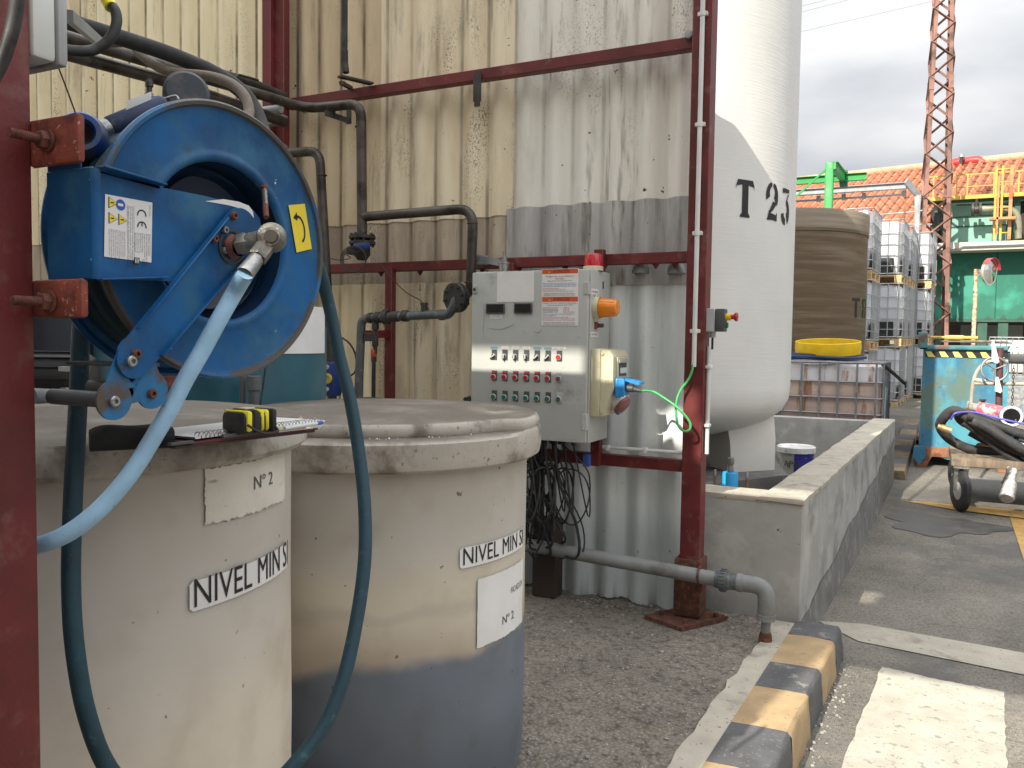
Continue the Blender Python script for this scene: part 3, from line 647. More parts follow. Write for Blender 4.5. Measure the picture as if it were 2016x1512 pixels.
# fine wound-fabric weave
nt=m.node_tree; P_=[q for q in nt.nodes if q.type=='BSDF_PRINCIPLED'][0]
tcn=[q for q in nt.nodes if q.type=='TEX_COORD'][0]; w=N(nt,'ShaderNodeTexNoise'); w.inputs['Scale'].default_value=10; w.inputs['Detail'].default_value=3
mp=N(nt,'ShaderNodeMapping'); mp.inputs['Scale'].default_value=(.35,.35,11); nt.links.new(tcn.outputs['Object'],mp.inputs[0]); nt.links.new(mp.outputs[0],w.inputs['Vector'])
b=N(nt,'ShaderNodeBump'); b.inputs['Strength'].default_value=.28; b.inputs['Distance'].default_value=.005; nt.links.new(w.outputs['Fac'],b.inputs['Height']); nt.links.new(b.outputs[0],P_.inputs['Normal'])
mb=MB(); prof=[(0,.76),(.5,.78),(.85,.835),(1.05,.895),(1.18,.955),(1.26,1.02),(1.30,1.10),(1.31,1.20)]+[(1.31,z) for z in (2,3,4,5,6,7)]+[(1.2,7.3),(.7,7.6),(0,7.7)]
mb.lathe(prof,SC,(0,0,1),96); mb.build('tank_body',m,silo)
legs=[(V((-1.241,6.035,0)),V((-.987,6.33,0)))]
a_=legs[0][0]-SC; 
for k in (1,2):
    R3=Matrix.Rotation(k*2*PI/3,3,'Z'); legs.append((SC+R3@a_,SC+R3@(legs[0][1]-SC)))
for A_,B_ in legs:
    t_=(B_-A_).normalized(); n_=V((t_.y,-t_.x,0)); 
    if n_.dot(A_-SC)<0: n_=-n_
    mb=MB(); vs=[]
    for z,e0,e1,o in ((.575,0,0,0),(.80,.02,.0,.0),(1.0,.045,.0,-.03),(1.12,.05,-.03,-.10)):
        vs+=[V((p.x,p.y,z)) for p in (A_-t_*e0+n_*o,B_+t_*e1+n_*o,B_+t_*(e1-.03)-n_*.30,A_-t_*(e0-.03)-n_*.30)]
    fs=[(0,1,2,3)]
    for q in range(3):
        for e in range(4): fs.append((q*4+e,q*4+(e+1)%4,(q+1)*4+(e+1)%4,(q+1)*4+e))
    mb.add(vs,fs); mb.build('support_leg',M['siloskin'],silo)
# stencilled lettering painted on the shell
def stencil(mb, strokes, th0, z0, u, h, R, c, mi=0):
    def pt(x,y): a=th0+x*u/R; return V((c.x+(R+.004)*math.cos(a),c.y+(R+.004)*math.sin(a),z0+y*h))
    for st in strokes:      # st: list of (x, y, halfwidth-x, halfwidth-y)
        L_=[];R_=[]
        for x,y,wx,wy in st: L_.append(pt(x-wx,y-wy)); R_.append(pt(x+wx,y+wy))
        n=len(L_); mb.add(L_+R_,[(i,i+1,n+i+1,n+i) for i in range(n-1)],mi)
def arc(cx,cy,rx,ry,a0,a1,w0,w1,k=10):
    o=[]
    for i in range(k+1):
        t=i/k; a=math.radians(a0+(a1-a0)*t); w=(w0+(w1-w0)*t); 
        if callable(w0): w=w0(t)
        o.append((cx+rx*math.cos(a),cy+ry*math.sin(a),w*math.cos(a),w*.9*math.sin(a)))
    return o
Tst=[[(.0,.78,.0,.06),(.06,.915,.03,.085),(.5,.945,0,.055),(.94,.915,-.03,.085),(1.0,.78,.0,.06)],
     [(.5,.88,.165,0),(.5,.5,.165,0),(.5,.10,.165,0)],[(.24,.0,0,.0),(.24,.02,0,.02),(.76,.02,0,.02),(.76,0,0,0)],[(.5,.12,.17,0),(.5,.04,.27,0)]]
bump_=lambda t:.045+.10*math.sin(PI*t)
two=[arc(.48,.70,.36,.27,205,98,.16,.06),arc(.50,.70,.34,.27,80,-40,.05,.19),[(.72,.50,.17,-.02),(.45,.30,.11,-.02),(.25,.2,.07,-.02)],
     [(.08,.02,0,-.02),(.2,.10,0,.10),(.5,.10,0,.085),(.8,.08,0,.08),(.92,.12,0,.12)]]
three=[[(.1,.92,0,.07),(.5,.94,0,.06),(.92,.95,0,.05)],[(.85,.86,.05,.0),(.60,.64,.05,.0)],arc(.48,.36,.36,.26,80,-60,.08,.20),arc(.46,.30,.36,.28,-90,-170,.10,.15)]
for st,xa,xb,ya,yb in ((Tst,1447,1485,354,428),(two,1507,1532,361,434),(three,1537,1554,371,439)):
    a0,za=at_cyl(xa,yb,SC.x,SC.y,SR); a1,zb=at_cyl(xb,ya,SC.x,SC.y,SR); a0b,zc=at_cyl((xa+xb)/2,yb,SC.x,SC.y,SR); _,zd=at_cyl((xa+xb)/2,ya,SC.x,SC.y,SR)
    mb=MB(); stencil(mb,st,a0,zc,(a1-a0)*SR,zd-zc,SR,SC); mb.build('stencil_letter',M['ink'],silo)

# sky blue capped pump, rods, bucket inside the containment
pc=at(1437,965,'y',5.05); pp_=thing('capped_pump',(pc.x,pc.y,0),'small sky blue cylinder with a grey threaded knob behind the front concrete wall','pump')
mb=MB(); r=.047; mb.lathe([(0,0),(r,0),(r,.72),(r-.004,.728),(0,.73)],(pc.x,pc.y,0),(0,0,1),28); mb.build('housing',M['pumpblue'],pp_)
mb=MB(); mb.lathe([(.02,.73),(.02,.755),(.017,.76),(.017,.775),(.022,.778),(.022,.81),(.019,.815),(0,.816)],(pc.x,pc.y,0),(0,0,1),12); mb.build('knob',M['zinc'],pp_)
for px,l in ((1407,'short threaded rod standing to the left of the sky blue pump'),(1470,'short threaded rod standing to the right of the sky blue pump')):
    c=at(px,960,'y',5.05); mb=MB(); mb.tube([(c.x,c.y,0),(c.x,c.y,.70)],.008,8,0); mb.tube([(c.x,c.y,.70),(c.x,c.y,.735)],.009,6,1)
    tag(mb.build('threaded_rod',[M['orangerust'],M['chrome']]),l,'rod','threaded rods beside the pump')
bc=at(1567,900,'y',8.2); bx,by=bc.x,bc.y
bz=at(1567,935,'y',8.05).z; bt=at(1567,877,'y',8.2).z
mb=MB(); mb.box((bx-.5,by-.3,0),(bx+.22,by+.4,bz-.0),0,.01); tag(mb.build('concrete_block',M['concdamp']),'dark concrete block carrying the paint bucket','block')
bk=thing('paint_bucket',(bx,by,bz),'dirty white paint bucket with a blue printed panel inside the containment wall','bucket')
hh=bt-bz; R_=.165
mb=MB(); mb.lathe([(0,0),(R_*.86,0),(R_*.97,hh*.8)],(bx,by,bz),(0,0,1),40,0)
mb.lathe([(R_*.875,hh*.04),(R_*.985,hh*.78)],(bx,by,bz),(0,0,1),16,1,math.radians(-88),math.radians(5),xdir=(1,0,0))
mb.build('pail',[M['bucketg'],M['bucketb']],bk)
mb=MB(); mb.lathe([(R_*.98,hh*.76),(R_*1.07,hh*.77),(R_*1.08,hh*.96),(R_*1.0,hh),(R_*.95,hh*.985),(R_*.5,hh*.975),(0,hh*.98)],(bx,by,bz),(0,0,1),40,0); mb.build('lid',M['bucketw'],bk)
mb=MB(); 
def bf(u,v,a0=math.radians(-125)): a=a0+u/R_; return V((bx+(R_*.955)*math.cos(a),by+(R_*.955)*math.sin(a),bz+hh*.28+v))
mb.text('APEL',bf,.06,0); mb.build('lettering',M['fadeink'],bk)
# ================================================================== THE TWO PLASTIC TANKS
def cyl_fn(c,R,a0,z0,tilt=0.):
    return lambda u,v: V((c.x+R*math.cos(a0+u/R),c.y+R*math.sin(a0+u/R),z0+v+u*tilt))
def curved_label(c,R,a0,a1,z0,z1,tilt=0.,rag=0.,nx=30,nz=10,clip=0.):
    mb=MB(); w=(a1-a0)*R; vs=[]
    for j in range(nz+1):
        for i in range(nx+1):
            u=w*i/nx; v=(z1-z0)*j/nz
            if clip and i==0 and j in (0,nz): u+=clip
            if rag:
                if i==0: u+=random.uniform(0,rag)
                if i==nx: u-=random.uniform(0,rag)
                if j==0: v+=random.uniform(0,rag*1.8)
                if j==nz: v-=random.uniform(0,rag)
            vs.append(cyl_fn(c,R,a0,z0,tilt)(u,v))
    n=nx+1; mb.add(vs,[(j*n+i,j*n+i+1,(j+1)*n+i+1,(j+1)*n+i) for j in range(nz) for i in range(nx)]); return mb
T2=V((-1.735,2.375,0)); R2=.54
t2=thing('plastic_tank',T2,'cloudy plastic tank with grey liquid in its lower third, nearer the control cabinet','tank')
polyg=mat('tank_two_plastic',(.53,.45,.35),.5,var=.05,vs=2.2,stain=(.30,.25,.19),st=(.62,.76),ss=7,speck=(.12,.09,.07),sp=(.745,.76),sps=22,bump=.1,bs=20,sub=.06)
# liquid showing through the wall: a level of the tank itself, not light
def liquid(m,zl,c_low,c_mid,slope=0.,last=True):
    nt=m.node_tree; P_=[q for q in nt.nodes if q.type=='BSDF_PRINCIPLED'][0]; src=P_.inputs['Base Color'].links[0].from_socket; L=nt.links.new
    tc=[q for q in nt.nodes if q.type=='TEX_COORD'][0]; s=N(nt,'ShaderNodeSeparateXYZ'); L(tc.outputs['Object'],s.inputs[0])
    n=N(nt,'ShaderNodeTexNoise'); n.inputs['Scale'].default_value=3.; n.inputs['Detail'].default_value=7; L(tc.outputs['Object'],n.inputs['Vector'])
    q=N(nt,'ShaderNodeMath',operation='MULTIPLY_ADD'); L(n.outputs['Fac'],q.inputs[0]); q.inputs[1].default_value=.16; L(s.outputs['Z'],q.inputs[2])
    for lo,hi,col,am in zl:
        r=N(nt,'ShaderNodeMapRange'); r.interpolation_type='SMOOTHSTEP'; L(q.outputs[0],r.inputs[0]); r.inputs[1].default_value=lo; r.inputs[2].default_value=hi; r.inputs[3].default_value=am; r.inputs[4].default_value=0
        x=N(nt,'ShaderNodeMix',data_type='RGBA'); L(r.outputs[0],x.inputs['Factor']); L(src,x.inputs['A']); x.inputs['B'].default_value=(*col,1); src=x.outputs['Result']
    if last:
        for sc_,lo,hi,cc,am in ((2.2,.35,.72,(.80,.77,.73),1.),(7.,.50,.78,(.78,.74,.68),.6),(34.,.70,.73,(.30,.25,.2),.9)):
            n2=N(nt,'ShaderNodeTexNoise'); n2.inputs['Scale'].default_value=sc_; n2.inputs['Detail'].default_value=6; L(tc.outputs['Object'],n2.inputs['Vector'])
            r=N(nt,'ShaderNodeMapRange'); r.interpolation_type='SMOOTHSTEP'; L(n2.outputs['Fac'],r.inputs[0]); r.inputs[1].default_value=lo; r.inputs[2].default_value=hi; r.inputs[3].default_value=0; r.inputs[4].default_value=am
            x=N(nt,'ShaderNodeMix',data_type='RGBA'); x.blend_type='MULTIPLY'; L(r.outputs[0],x.inputs['Factor']); L(src,x.inputs['A']); x.inputs['B'].default_value=(*cc,1); src=x.outputs['Result']
    L(src,P_.inputs['Base Color'])
liquid(polyg,[(1.3,1.4,(.50,.475,.435),.92),(.82,.98,(.60,.54,.43),.9),(.77,.80,(.48,.43,.36),.7),(.74,.76,(.58,.52,.42),.8),(.62,.74,(.38,.31,.245),.65),(.585,.635,(.135,.165,.21),.97)],0,0)
mb=MB(); pr=[(0,.0),(R2-.06,.0),(R2-.02,.02),(R2,.07),(R2+.003,.35),(R2,.7),(R2+.002,1.0),(R2+.002,1.125)]
mb.lathe(pr,T2,(0,0,1),128); mb.build('body',polyg,t2)
# lid: lower tier all round, raised tier cut back on the camera side
mb=MB(); n=160; prof=[]; vs=[]
acut0,acut1=math.radians(-170),math.radians(1)
for j in range(n):
    a=2*PI*j/n; d=((a+PI)%(2*PI))-PI
    s=max(0,min(1,(d-acut0)/.06))*max(0,min(1,(acut1-d)/.12))
    Ro=R2+.045; Ru=Ro-.066*s; zs=1.213-.003*s
    P=[(Ro-.045,1.118),(Ro-.010,1.116),(Ro+.001,1.124),(Ro+.006,1.15),(Ro+.004,zs-.010),(Ro-.008*(s)-.0,zs),(Ru-.004,zs+.003),(Ru,zs+.012),(Ru-.001,1.236),(Ru-.008,1.248),(Ru-.022,1.254),(.44,1.256),(.40,1.262),(.2,1.272),(0.001,1.275)]
    for r,h in P: vs.append(V((T2.x+r*math.cos(a),T2.y+r*math.sin(a),h)))
m=len(P); mb.add(vs,[(j*m+i,((j+1)%n)*m+i,((j+1)%n)*m+i+1,j*m+i+1) for j in range(n) for i in range(m-1)])
mb.build('lid',M['polylid'],t2)
mb=MB()
for i in range(15):
    a=math.radians(random.gauss(-46,12)); r=R2+.045-.05+random.uniform(-.004,.018); s=random.uniform(.001,.0045)
    mb.lathe([(0,0),(s,s*.3),(s*.6,s),(0,s*1.2)],(T2.x+r*math.cos(a),T2.y+r*math.sin(a),1.214),(0,0,1),5)
tag(mb.build('plaster_crumbs',M['paper'],ang=5),'small white crumbs scattered on the ledge of the far tank lid','crumbs',kind='stuff')
# NIVEL MIN strip
a0,z0=at_cyl(903,1117,T2.x,T2.y,R2); a0b,z1=at_cyl(903,1088,T2.x,T2.y,R2); Rl=R2+.006
tilt=.0
mb=curved_label(T2,Rl,a0,a0+.36/Rl,z0-.004,z1+.014,tilt,clip=.008)
mb.text('NIVEL MIN SI',cyl_fn(T2,Rl+.0015,a0+.012/Rl,z0+.006,tilt),.054,1,w=.40*.86)
mb.build('level_label',[M['paper'],M['ink']],t2)
a0,z0=at_cyl(936,1277,T2.x,T2.y,R2); a1,z1=at_cyl(1026,1105,T2.x,T2.y,R2); _,z1b=at_cyl(936,1140,T2.x,T2.y,R2)
mb=curved_label(T2,Rl,a0,a1,z0,z1b,0,rag=.002)
w=(a1-a0)*Rl
mb.text('FICADOR',cyl_fn(T2,Rl+.0015,a0+w*.60/Rl,z0+(z1b-z0)*.60),.020,1,w=w*.36)
mb.text('Nº 2',cyl_fn(T2,Rl+.0015,a0+w*.42/Rl,z0+(z1b-z0)*.20),.028,1,w=w*.26)
mb.build('number_label',[M['paper'],M['fadeink']],t2)

T1=V((-1.856,1.246,.205)); R1=.56; TT=1.245-.205
mb=MB(); mb.box((-2.45,.62,0),(-1.27,1.83,.205),0,.012); tag(mb.build('tank_plinth',M['concdamp']),'low concrete plinth carrying the nearest plastic tank','plinth')
t1=thing('plastic_tank',T1,'cloudy cream plastic tank with pouch and notebook on its lid, under the blue hose reel','tank')
polyc=mat('tank_one_plastic',(.56,.475,.36),.5,var=.06,vs=1.6,stain=(.33,.28,.21),st=(.63,.77),ss=6,speck=(.12,.09,.07),sp=(.75,.765),sps=20,bump=.1,bs=20,sub=.06)
liquid(polyc,[(1.3,1.4,(.52,.49,.45),.92),(.45,.90,(.68,.61,.50),.95)],0,0)
nt=polyc.node_tree
mb=MB(); pr=[(0,.0),(R1-.06,.0),(R1-.02,.02),(R1,.07),(R1+.003,.35),(R1,.7),(R1+.002,TT-.0)]
mb.lathe(pr,T1,(0,0,1),128); mb.build('body',polyc,t1)
mb=MB(); n=140; vs=[]
for j in range(n):
    a=2*PI*j/n; c,s=math.cos(a),math.sin(a)
    P=[(R1-.0,-.002),(R1+.030,-.004),(R1+.040,.008),(R1+.038,.040),(R1+.024,.060),(R1-.02,.066),(.46,.066),(.40,.070),(.14,.078),(.12,.092),(.001,.094)]
    for r,h in P: vs.append(V((T1.x+r*c,T1.y+r*s,T1.z+TT+h)))
m=len(P); mb.add(vs,[(j*m+i,((j+1)%n)*m+i,((j+1)%n)*m+i+1,j*m+i+1) for j in range(n) for i in range(m-1)])
mb.build('lid',M['polylid'],t1)
mb=MB(); mb.box((-1.78,.98,T1.z+TT+.06),(-1.40,1.62,T1.z+TT+.078),0,.01); 
M_=None
def onlid(px,py,z): return at(px,py,'z',z)
zl=T1.z+TT+.066
a0,z0=at_cyl(370,1203,T1.x,T1.y,R1); a0b,z1=at_cyl(370,1157,T1.x,T1.y,R1); Rl=R1+.006
mb=curved_label(T1,Rl,a0,a0+.36/Rl,z0-.002,z1+.012,0,clip=.008)
mb.text('NIVEL MIN SI',cyl_fn(T1,Rl+.0015,a0+.010/Rl,z0+.006),.060,1,w=.355)
mb.build('level_label',[M['paper'],M['ink']],t1)
a0,z0=at_cyl(398,1038,T1.x,T1.y,R1); a1,z1=at_cyl(556,910,T1.x,T1.y,R1)
mb=curved_label(T1,Rl,a0,a1,z0,z1+.03,0,rag=.005,nx=46,nz=34); w=(a1-a0)*Rl
mb.text('Nº 2',cyl_fn(T1,Rl+.0015,a0+w*.47/Rl,z0+(z1-z0)*.60),.030,1,w=w*.26)
mb.build('number_label',[M['oldpaper'],M['fadeink']],t1)

# things on the lid ---------------------------------------------------------
zt=zl+.001
a=at(178,893,'z',zt); b=at(345,885,'z',zt); d=(b-a); d.z=0; L_=d.length; u=d.normalized(); w_=V((-u.y,u.x,0))
mb=MB(); nseg=14; sec=12; rows=[]
for i in range(nseg+1):
    t=i/nseg; e=math.sin(PI*min(1,max(0,t)))**.28 if 0<t<1 else .45
    c=a+u*(L_*t)+w_*.035; hw=.036*(.8+.2*e)*(1+.05*math.sin(t*9)); hh=.042*(.55+.45*e)*(1+.08*math.sin(t*7+1))
    rows.append([c+w_*(hw*math.copysign(abs(math.cos(q))**.6,math.cos(q)))+V((0,0,hh/2+hh/2*math.copysign(abs(math.sin(q))**.6,math.sin(q)))) for q in [2*PI*k/sec for k in range(sec)]])
mb.add([p for r in rows for p in r],[(i*sec+k,i*sec+(k+1)%sec,(i+1)*sec+(k+1)%sec,(i+1)*sec+k) for i in range(nseg) for k in range(sec)]+[tuple(range(sec)),tuple(nseg*sec+k for k in range(sec))])
tag(mb.build('zip_pouch',mat('black_cloth',(.012,.012,.012),.9,var=.3,vs=40,bump=.5,bs=200),ang=60),'black soft zip pouch lying on the lid of the nearest plastic tank','pouch')
# clipboard with papers
A=at(345,884,'z',zt+.004); B=at(628,850,'z',zt+.004); u=(B-A); u.z=0; Lc=u.length; u.normalize(); w_=V((-u.y,u.x,0))
cb=thing('clipboard',A+u*Lc/2,'dark clipboard with loose papers under the notebook on the tank lid','clipboard')
z_=V((0,0,1))
mb=MB(); mb.obox(A-w_*.0,u*Lc*.97,w_*.21,z_*.004,0,.001); mb.build('board',mat('dark_brown_board',(.035,.02,.018),.6),cb)
mb=MB(); mb.obox(A+u*.03+w_*.0+z_*.0045,u*(Lc*.9),w_*.205,z_*.003,0); mb.obox(A+u*(Lc*.62)+w_*.0+z_*.0078,u*(Lc*.33),w_*.2,z_*.002,1)
mb.build('papers',[mat('maroon_folder',(.10,.015,.02),.6),M['paper']],cb)
mb=MB(); mb.obox(A+u*(Lc*.66)-w_*.004+z_*.010,u*.075,w_*.018,z_*.008,0,.002); mb.obox(A-u*.01-w_*.004+z_*.006,u*.045,w_*.012,z_*.005,1,.001); mb.tube([A+u*(Lc*.28)+z_*.012-w_*.003,A+u*(Lc*.66)+z_*.013-w_*.003],.004,8,1)
mb.tube(crom([A+u*(Lc*.78)+z_*.014,A+u*(Lc*.90)+z_*.012+w_*.004,A+u*(Lc*.91)+z_*.012+w_*.03,A+u*(Lc*.80)+z_*.013+w_*.03]),.0025,6,2)
mb.build('clip',[M['cream'],M['dgrey'],M['chrome']],cb)
A2=at(385,868,'z',zt+.012); B2=at(640,829,'z',zt+.018); u2=(B2-A2); u2.z=0; Ln=u2.length; u2.normalize(); w2=V((-u2.y,u2.x,0))
nb=thing('spiral_notebook',A2+u2*Ln/2,'white spiral notebook lying open across the clipboard on the tank lid','notebook')
mb=MB(); rows=[]
for i in range(13):
    t=i/12; lift=.0+.012*max(0,t-.8)*5*math.sin(t*3); rows.append((A2+u2*Ln*t+z_*(.0+lift+.003),A2+u2*Ln*t+w2*.15+z_*(.003+lift*.6)))
mb.add([p for r in rows for p in r]+[p+z_*.003 for r in rows for p in r],[(2*i,2*i+1,2*i+3,2*i+2) for i in range(12)]+[(26+2*i,26+2*i+2,26+2*i+3,26+2*i+1) for i in range(12)]+[(2*i,2*i+2,28+2*i,26+2*i) for i in range(12)]+[(1+2*i,27+2*i,29+2*i,3+2*i) for i in range(12)])
mb.build('pages',M['paper'],nb)
mb=MB(); pts=[]
for i in range(34*8+1):
    t=i/(34*8); a=2*PI*i/8; pts.append(A2+u2*(Ln*(.02+.95*t))+w2*(.004+.006*math.cos(a))+z_*(.008+.006*math.sin(a)))
mb.tube(pts,.0009,4); mb.build('spiral',M['chrome'],nb)
a=at(560,843,'z',zt+.022); b=at(632,832,'z',zt+.022); mb=MB(); mb.cyl(a,b,.0035,8); mb.cyl(b-(b-a)*.12,b+(b-a)*.02,.0042,8,1)
pen=tag(mb.build('ballpoint_pen',[M['clearp'],M['inkblue']]),'clear ballpoint pen with a blue end lying on the spiral notebook','pen')
# tape measure
c=at(487,838,'z',zt+.03); tm=thing('tape_measure',c-z_*.012,'black tape measure with yellow bands lying on the notebook','tape measure')
q=u*1.0; rt=Matrix((q,w_,z_)).transposed().to_4x4(); rt.translation=c-z_*.014
mb=MB(); mb.box((-.034,-.030,0),(.026,.032,.042),0,.011,rt); mb.box((-.012,-.033,.002),(.002,.034,.0445),0,.006,rt); mb.box((.029,-.034,.001),(.040,.033,.044),0,.005,rt); mb.build('case',M['black'],tm)
for xa,xb in ((-.027,-.015),(.005,.013),(.016,.024)):
    mb=MB(); mb.box((xa,-.0325,.006),(xb,.034,.0435),0,.005,rt); mb.build('band',M['tape_y'],tm)
mb=MB(); mb.tube(crom([rt@V((-.03,-.034,.02)),rt@V((-.01,-.05,.005)),rt@V((.03,-.045,.004)),rt@V((.045,-.02,.012))]),.0025,6); mb.build('wrist_strap',M['black'],tm)
mb=MB(); mb.box((-.012,-.01,.044),(.01,.012,.047),0,.001,rt); mb.build('belt_clip',M['cream'],tm)

# ================================================================== NEAR POST
np_=thing('near_steel_post',(-1.25,.86,0),'dark red steel post at the left edge carrying the hose reel','post')
PX=-1.206; PY=.80
mb=MB(); mb.box((PX-.13,PY-.12,0),(PX,PY-.003,3.2),0,.006); mb.build('column',M['redpost'],np_)
for pa,pb,nm in (((62,236),(156,318),0),((62,551),(163,626),1)):
    a=at(*pa,'y',PY-.002); b=at(*pb,'y',PY-.002)
    mb=MB(); mb.box((PX-.01,PY-.004,b.z),(b.x,PY+.010,a.z),0,.009); mb.build('welded_lug',M['redrust'],np_)
for px,py in ((80,276),(84,594)):
    a=at(px+8,py,'y',PY-.01); mb=MB()
    mb.cyl(a+V((0,.02,0)),a+V((0,-.052,0)),.0062,12)
    for i in range(12): mb.lathe([(.0062,-.001),(.0074,0),(.0062,.001)],a+V((0,-.049+.0032*i,0)),(0,1,0),12)
    mb.lathe([(0,-.0),(.012,0),(.0135,.002),(.0135,.009),(.012,.011),(0,.011)],a+V((0,-.010,0)),(0,1,0),6); mb.lathe([(0,0),(.017,0),(.017,.003),(0,.003)],a+V((0,.001,0)),(0,1,0),16)
    mb.build('bolt',M['rustbolt'],np_)

# ================================================================== HOSE REEL
RC=V((-1.137,1.103,1.671)); RR=.242
nx_=V((math.cos(math.radians(-5.2)),math.sin(math.radians(-5.2)),0)); ux_=V((-nx_.y,nx_.x,0))   # ux: along the disc, away
reel=thing('hose_reel',(RC.x-.06,RC.y,RC.z-RR),'large blue steel hose reel bolted to the near red post above the tank','hose reel')
# front flange (dished), rolled rim, pressed ring, deep well
mb=MB()
prof=[(.1395,-.006),(.142,.000),(.147,.0035),(.153,.0035),(.158,.0005),(.164,-.001),(RR-.016,-.001),(RR-.010,.001)]
mb.lathe(prof,RC,nx_,128); mb.build('front_flange',M['blue'],reel)
mb=MB(); mb.lathe([(RR-.010,.001),(RR-.007,.007),(RR-.001,.0085),(RR+.003,.004),(RR+.003,-.003),(RR-.001,-.007),(RR-.005,-.005)],RC,nx_,128); rim=mb.build('rim',mat('rim_paint',(.008,.115,.28),.45,var=.2,vs=10,stain=(.075,.068,.06),st=(.40,.50),ss=5.5,speck=(.10,.055,.035),sp=(.66,.72),sps=70,bump=.3,bs=150),reel)
mb=MB(); mb.lathe([(.1385,-.0065),(.137,-.03),(.135,-.052),(.10,-.075),(.0,-.085)],RC,nx_,64); mb.lathe([(.12,-.03),(.12,-.138)],RC,nx_,64); mb.build('drum',M['bluedark'],reel)  # shade and dirt of the well wall put into its dark colour
mb=MB(); B=RC-nx_*.140; mb.lathe([(.03,.0),(.10,.0),(.14,.006),(.15,.0),(RR-.01,0),(RR+.001,-.008),(RR+.003,-.001),(RR-.002,.008),(RR-.01,.003)],B,nx_,96); mb.build('rear_flange',M['blue'],reel)
mb=MB()
for k in range(6):
    for rr_ in ((.150,.180,.208) if k%2 else (.165,.195)):
        o=RC-nx_*(.026+.020*k); x,y,z=frame(nx_); mb.tube([o+(x*math.cos(t)+y*math.sin(t))*rr_ for t in [2*PI*i/48 for i in range(48)]],.0145,8,0,False,True)
tag(mb.build('wound_hose',M['hosegreen'],reel),'dark teal hose wound on the drum')
# base bracket, bent plate
AX=-1.095
z0b=at(187,549,'x',AX).z; z1b=at(185,330,'x',AX).z; yb=at(186,440,'x',AX).y
mb=MB(); mb.box((PX+.005,yb-.002,z0b),(AX-.002,yb+.004,z1b+.002),0,.002)
mb.box((PX+.005,yb-.0,z1b),(AX-.03,yb+.004,z1b+.035),0,.0015)
mb.lathe([(.010,z0b),(.010,z1b)],(AX-.006,yb+.008,0),(0,0,1),8,0,-PI/2,0,xdir=(1,0,0))
mb.build('mounting_plate',M['blue'],reel)
def P(px,py,x=AX): return at(px,py,'x',x)
off=V((-.004,0,0))
mb=MB(); arm=[P(188,334),P(313,368),P(400,385),P(470,402),P(497,412),P(512,430),P(516,470),P(505,520),P(470,548),P(420,556),P(187,549)]
mb.prism(arm,off)
mb.prism([P(187,330),P(313,366),P(316,372),P(190,338)],(.0,0,0.001)) 
a=P(190,331); b=P(313,367); mb.obox(a,b-a,V((.020,0,0)),V((0,0,.003)),0,.0008)
a=P(190,552); b=P(322,548); mb.obox(a,b-a,V((.014,0,0)),V((0,0,.003)),0,.0008)
mb.build('support_arm',M['blue'],reel)
SX=AX+.006
mb=MB(); c1=P(472,455,SX); c2=P(262,706,SX); r1=.040; r2=.031
dd=(c2-c1); dd.x=0; L2=dd.length; dn=dd.normalized(); pn=V((0,-dn.z,dn.y))
poly=[]
for i in range(13): 
    a=math.radians(-90+15*i+90) ; poly.append(c1+ (pn*math.cos(a)-dn*math.sin(a))*r1*1.0)
for i in range(13):
    a=math.radians(15*i); poly.append(c2+(-pn*math.cos(a)+dn*math.sin(a))*r2)
mb.prism(poly,(.004,0,0))
for sgn,rr0,rr1 in ((1,r1,r2),(-1,r1,r2)):
    a=c1+pn*sgn*r1+dn*.012; b=c2+pn*sgn*r2*1.02-dn*.035
    mb.obox(a,b-a,V((.013,0,0)),pn*(-sgn*.003),0,.0012)
mb.build('diagonal_strap',M['blue'],reel)
# two lobed roller plate
gx=SX-.006
mb=MB(); ca=P(222,788,gx); cb_=P(297,768,gx); ct=P(262,700,gx)
def lobe(cs,rs,th):
    import itertools
    pts=[]
    for c,r in zip(cs,rs):
        for i in range(24): pts.append((c.y+r*math.cos(2*PI*i/24),c.z+r*math.sin(2*PI*i/24)))
    return pts
for c,r in ((ca,.030),(cb_,.0295),(ct,.030)):
    mb.lathe([(0,0),(r,0),(r,.004),(0,.004)],c-V((.0,0,0)),(1,0,0),36)
def web(a,b,ra,rb,k=.0):
    d=(b-a).normalized(); p=V((0,-d.z,d.y)); mb.prism([a+p*ra+V((.0002,0,0)),b+p*rb+V((.0002,0,0)),b-p*rb+V((.0002,0,0)),a-p*ra+V((.0002,0,0))],(.0036,0,0))
web(ca,ct,.024,.029); web(cb_,ct,.024,.029); web(ca,cb_,.012,.012)
mb.build('roller_bracket',mat('bracket_blue_rusty',(.012,.13,.30),.5,var=.2,vs=9,stain=(.085,.065,.05),st=(.50,.62),ss=11,speck=(.4,.4,.38),sp=(.74,.76),sps=60,bump=.25),reel)
for px,py,X,mm,r in ((222,790,gx,'chrome',.0085),(297,775,gx,'rustbolt',.0078),(256,711,SX,'chrome',.0088),(266,697,SX,'rustbolt',.0078),(458,425,SX,'rustbolt',.0068),(420,470,SX,'rustbolt',.0068),(440,453,SX,'chrome',.0065),(440,493,SX,'chrome',.0065)):
    c=P(px,py,X+.004); mb=MB(); mb.lathe([(0,0),(r,0),(r,.006),(r*.8,.008),(r*.45,.008),(r*.42,.003),(0,.003)],c,(1,0,0),14); mb.build('socket_screw',M[mm],reel)
c=P(240,722,SX+.0042); mb=MB(); mb.lathe([(0,0),(.005,0),(.0052,.0006)],c,(1,0,0),12); mb.build('bolt_hole',M['gasket'],reel)
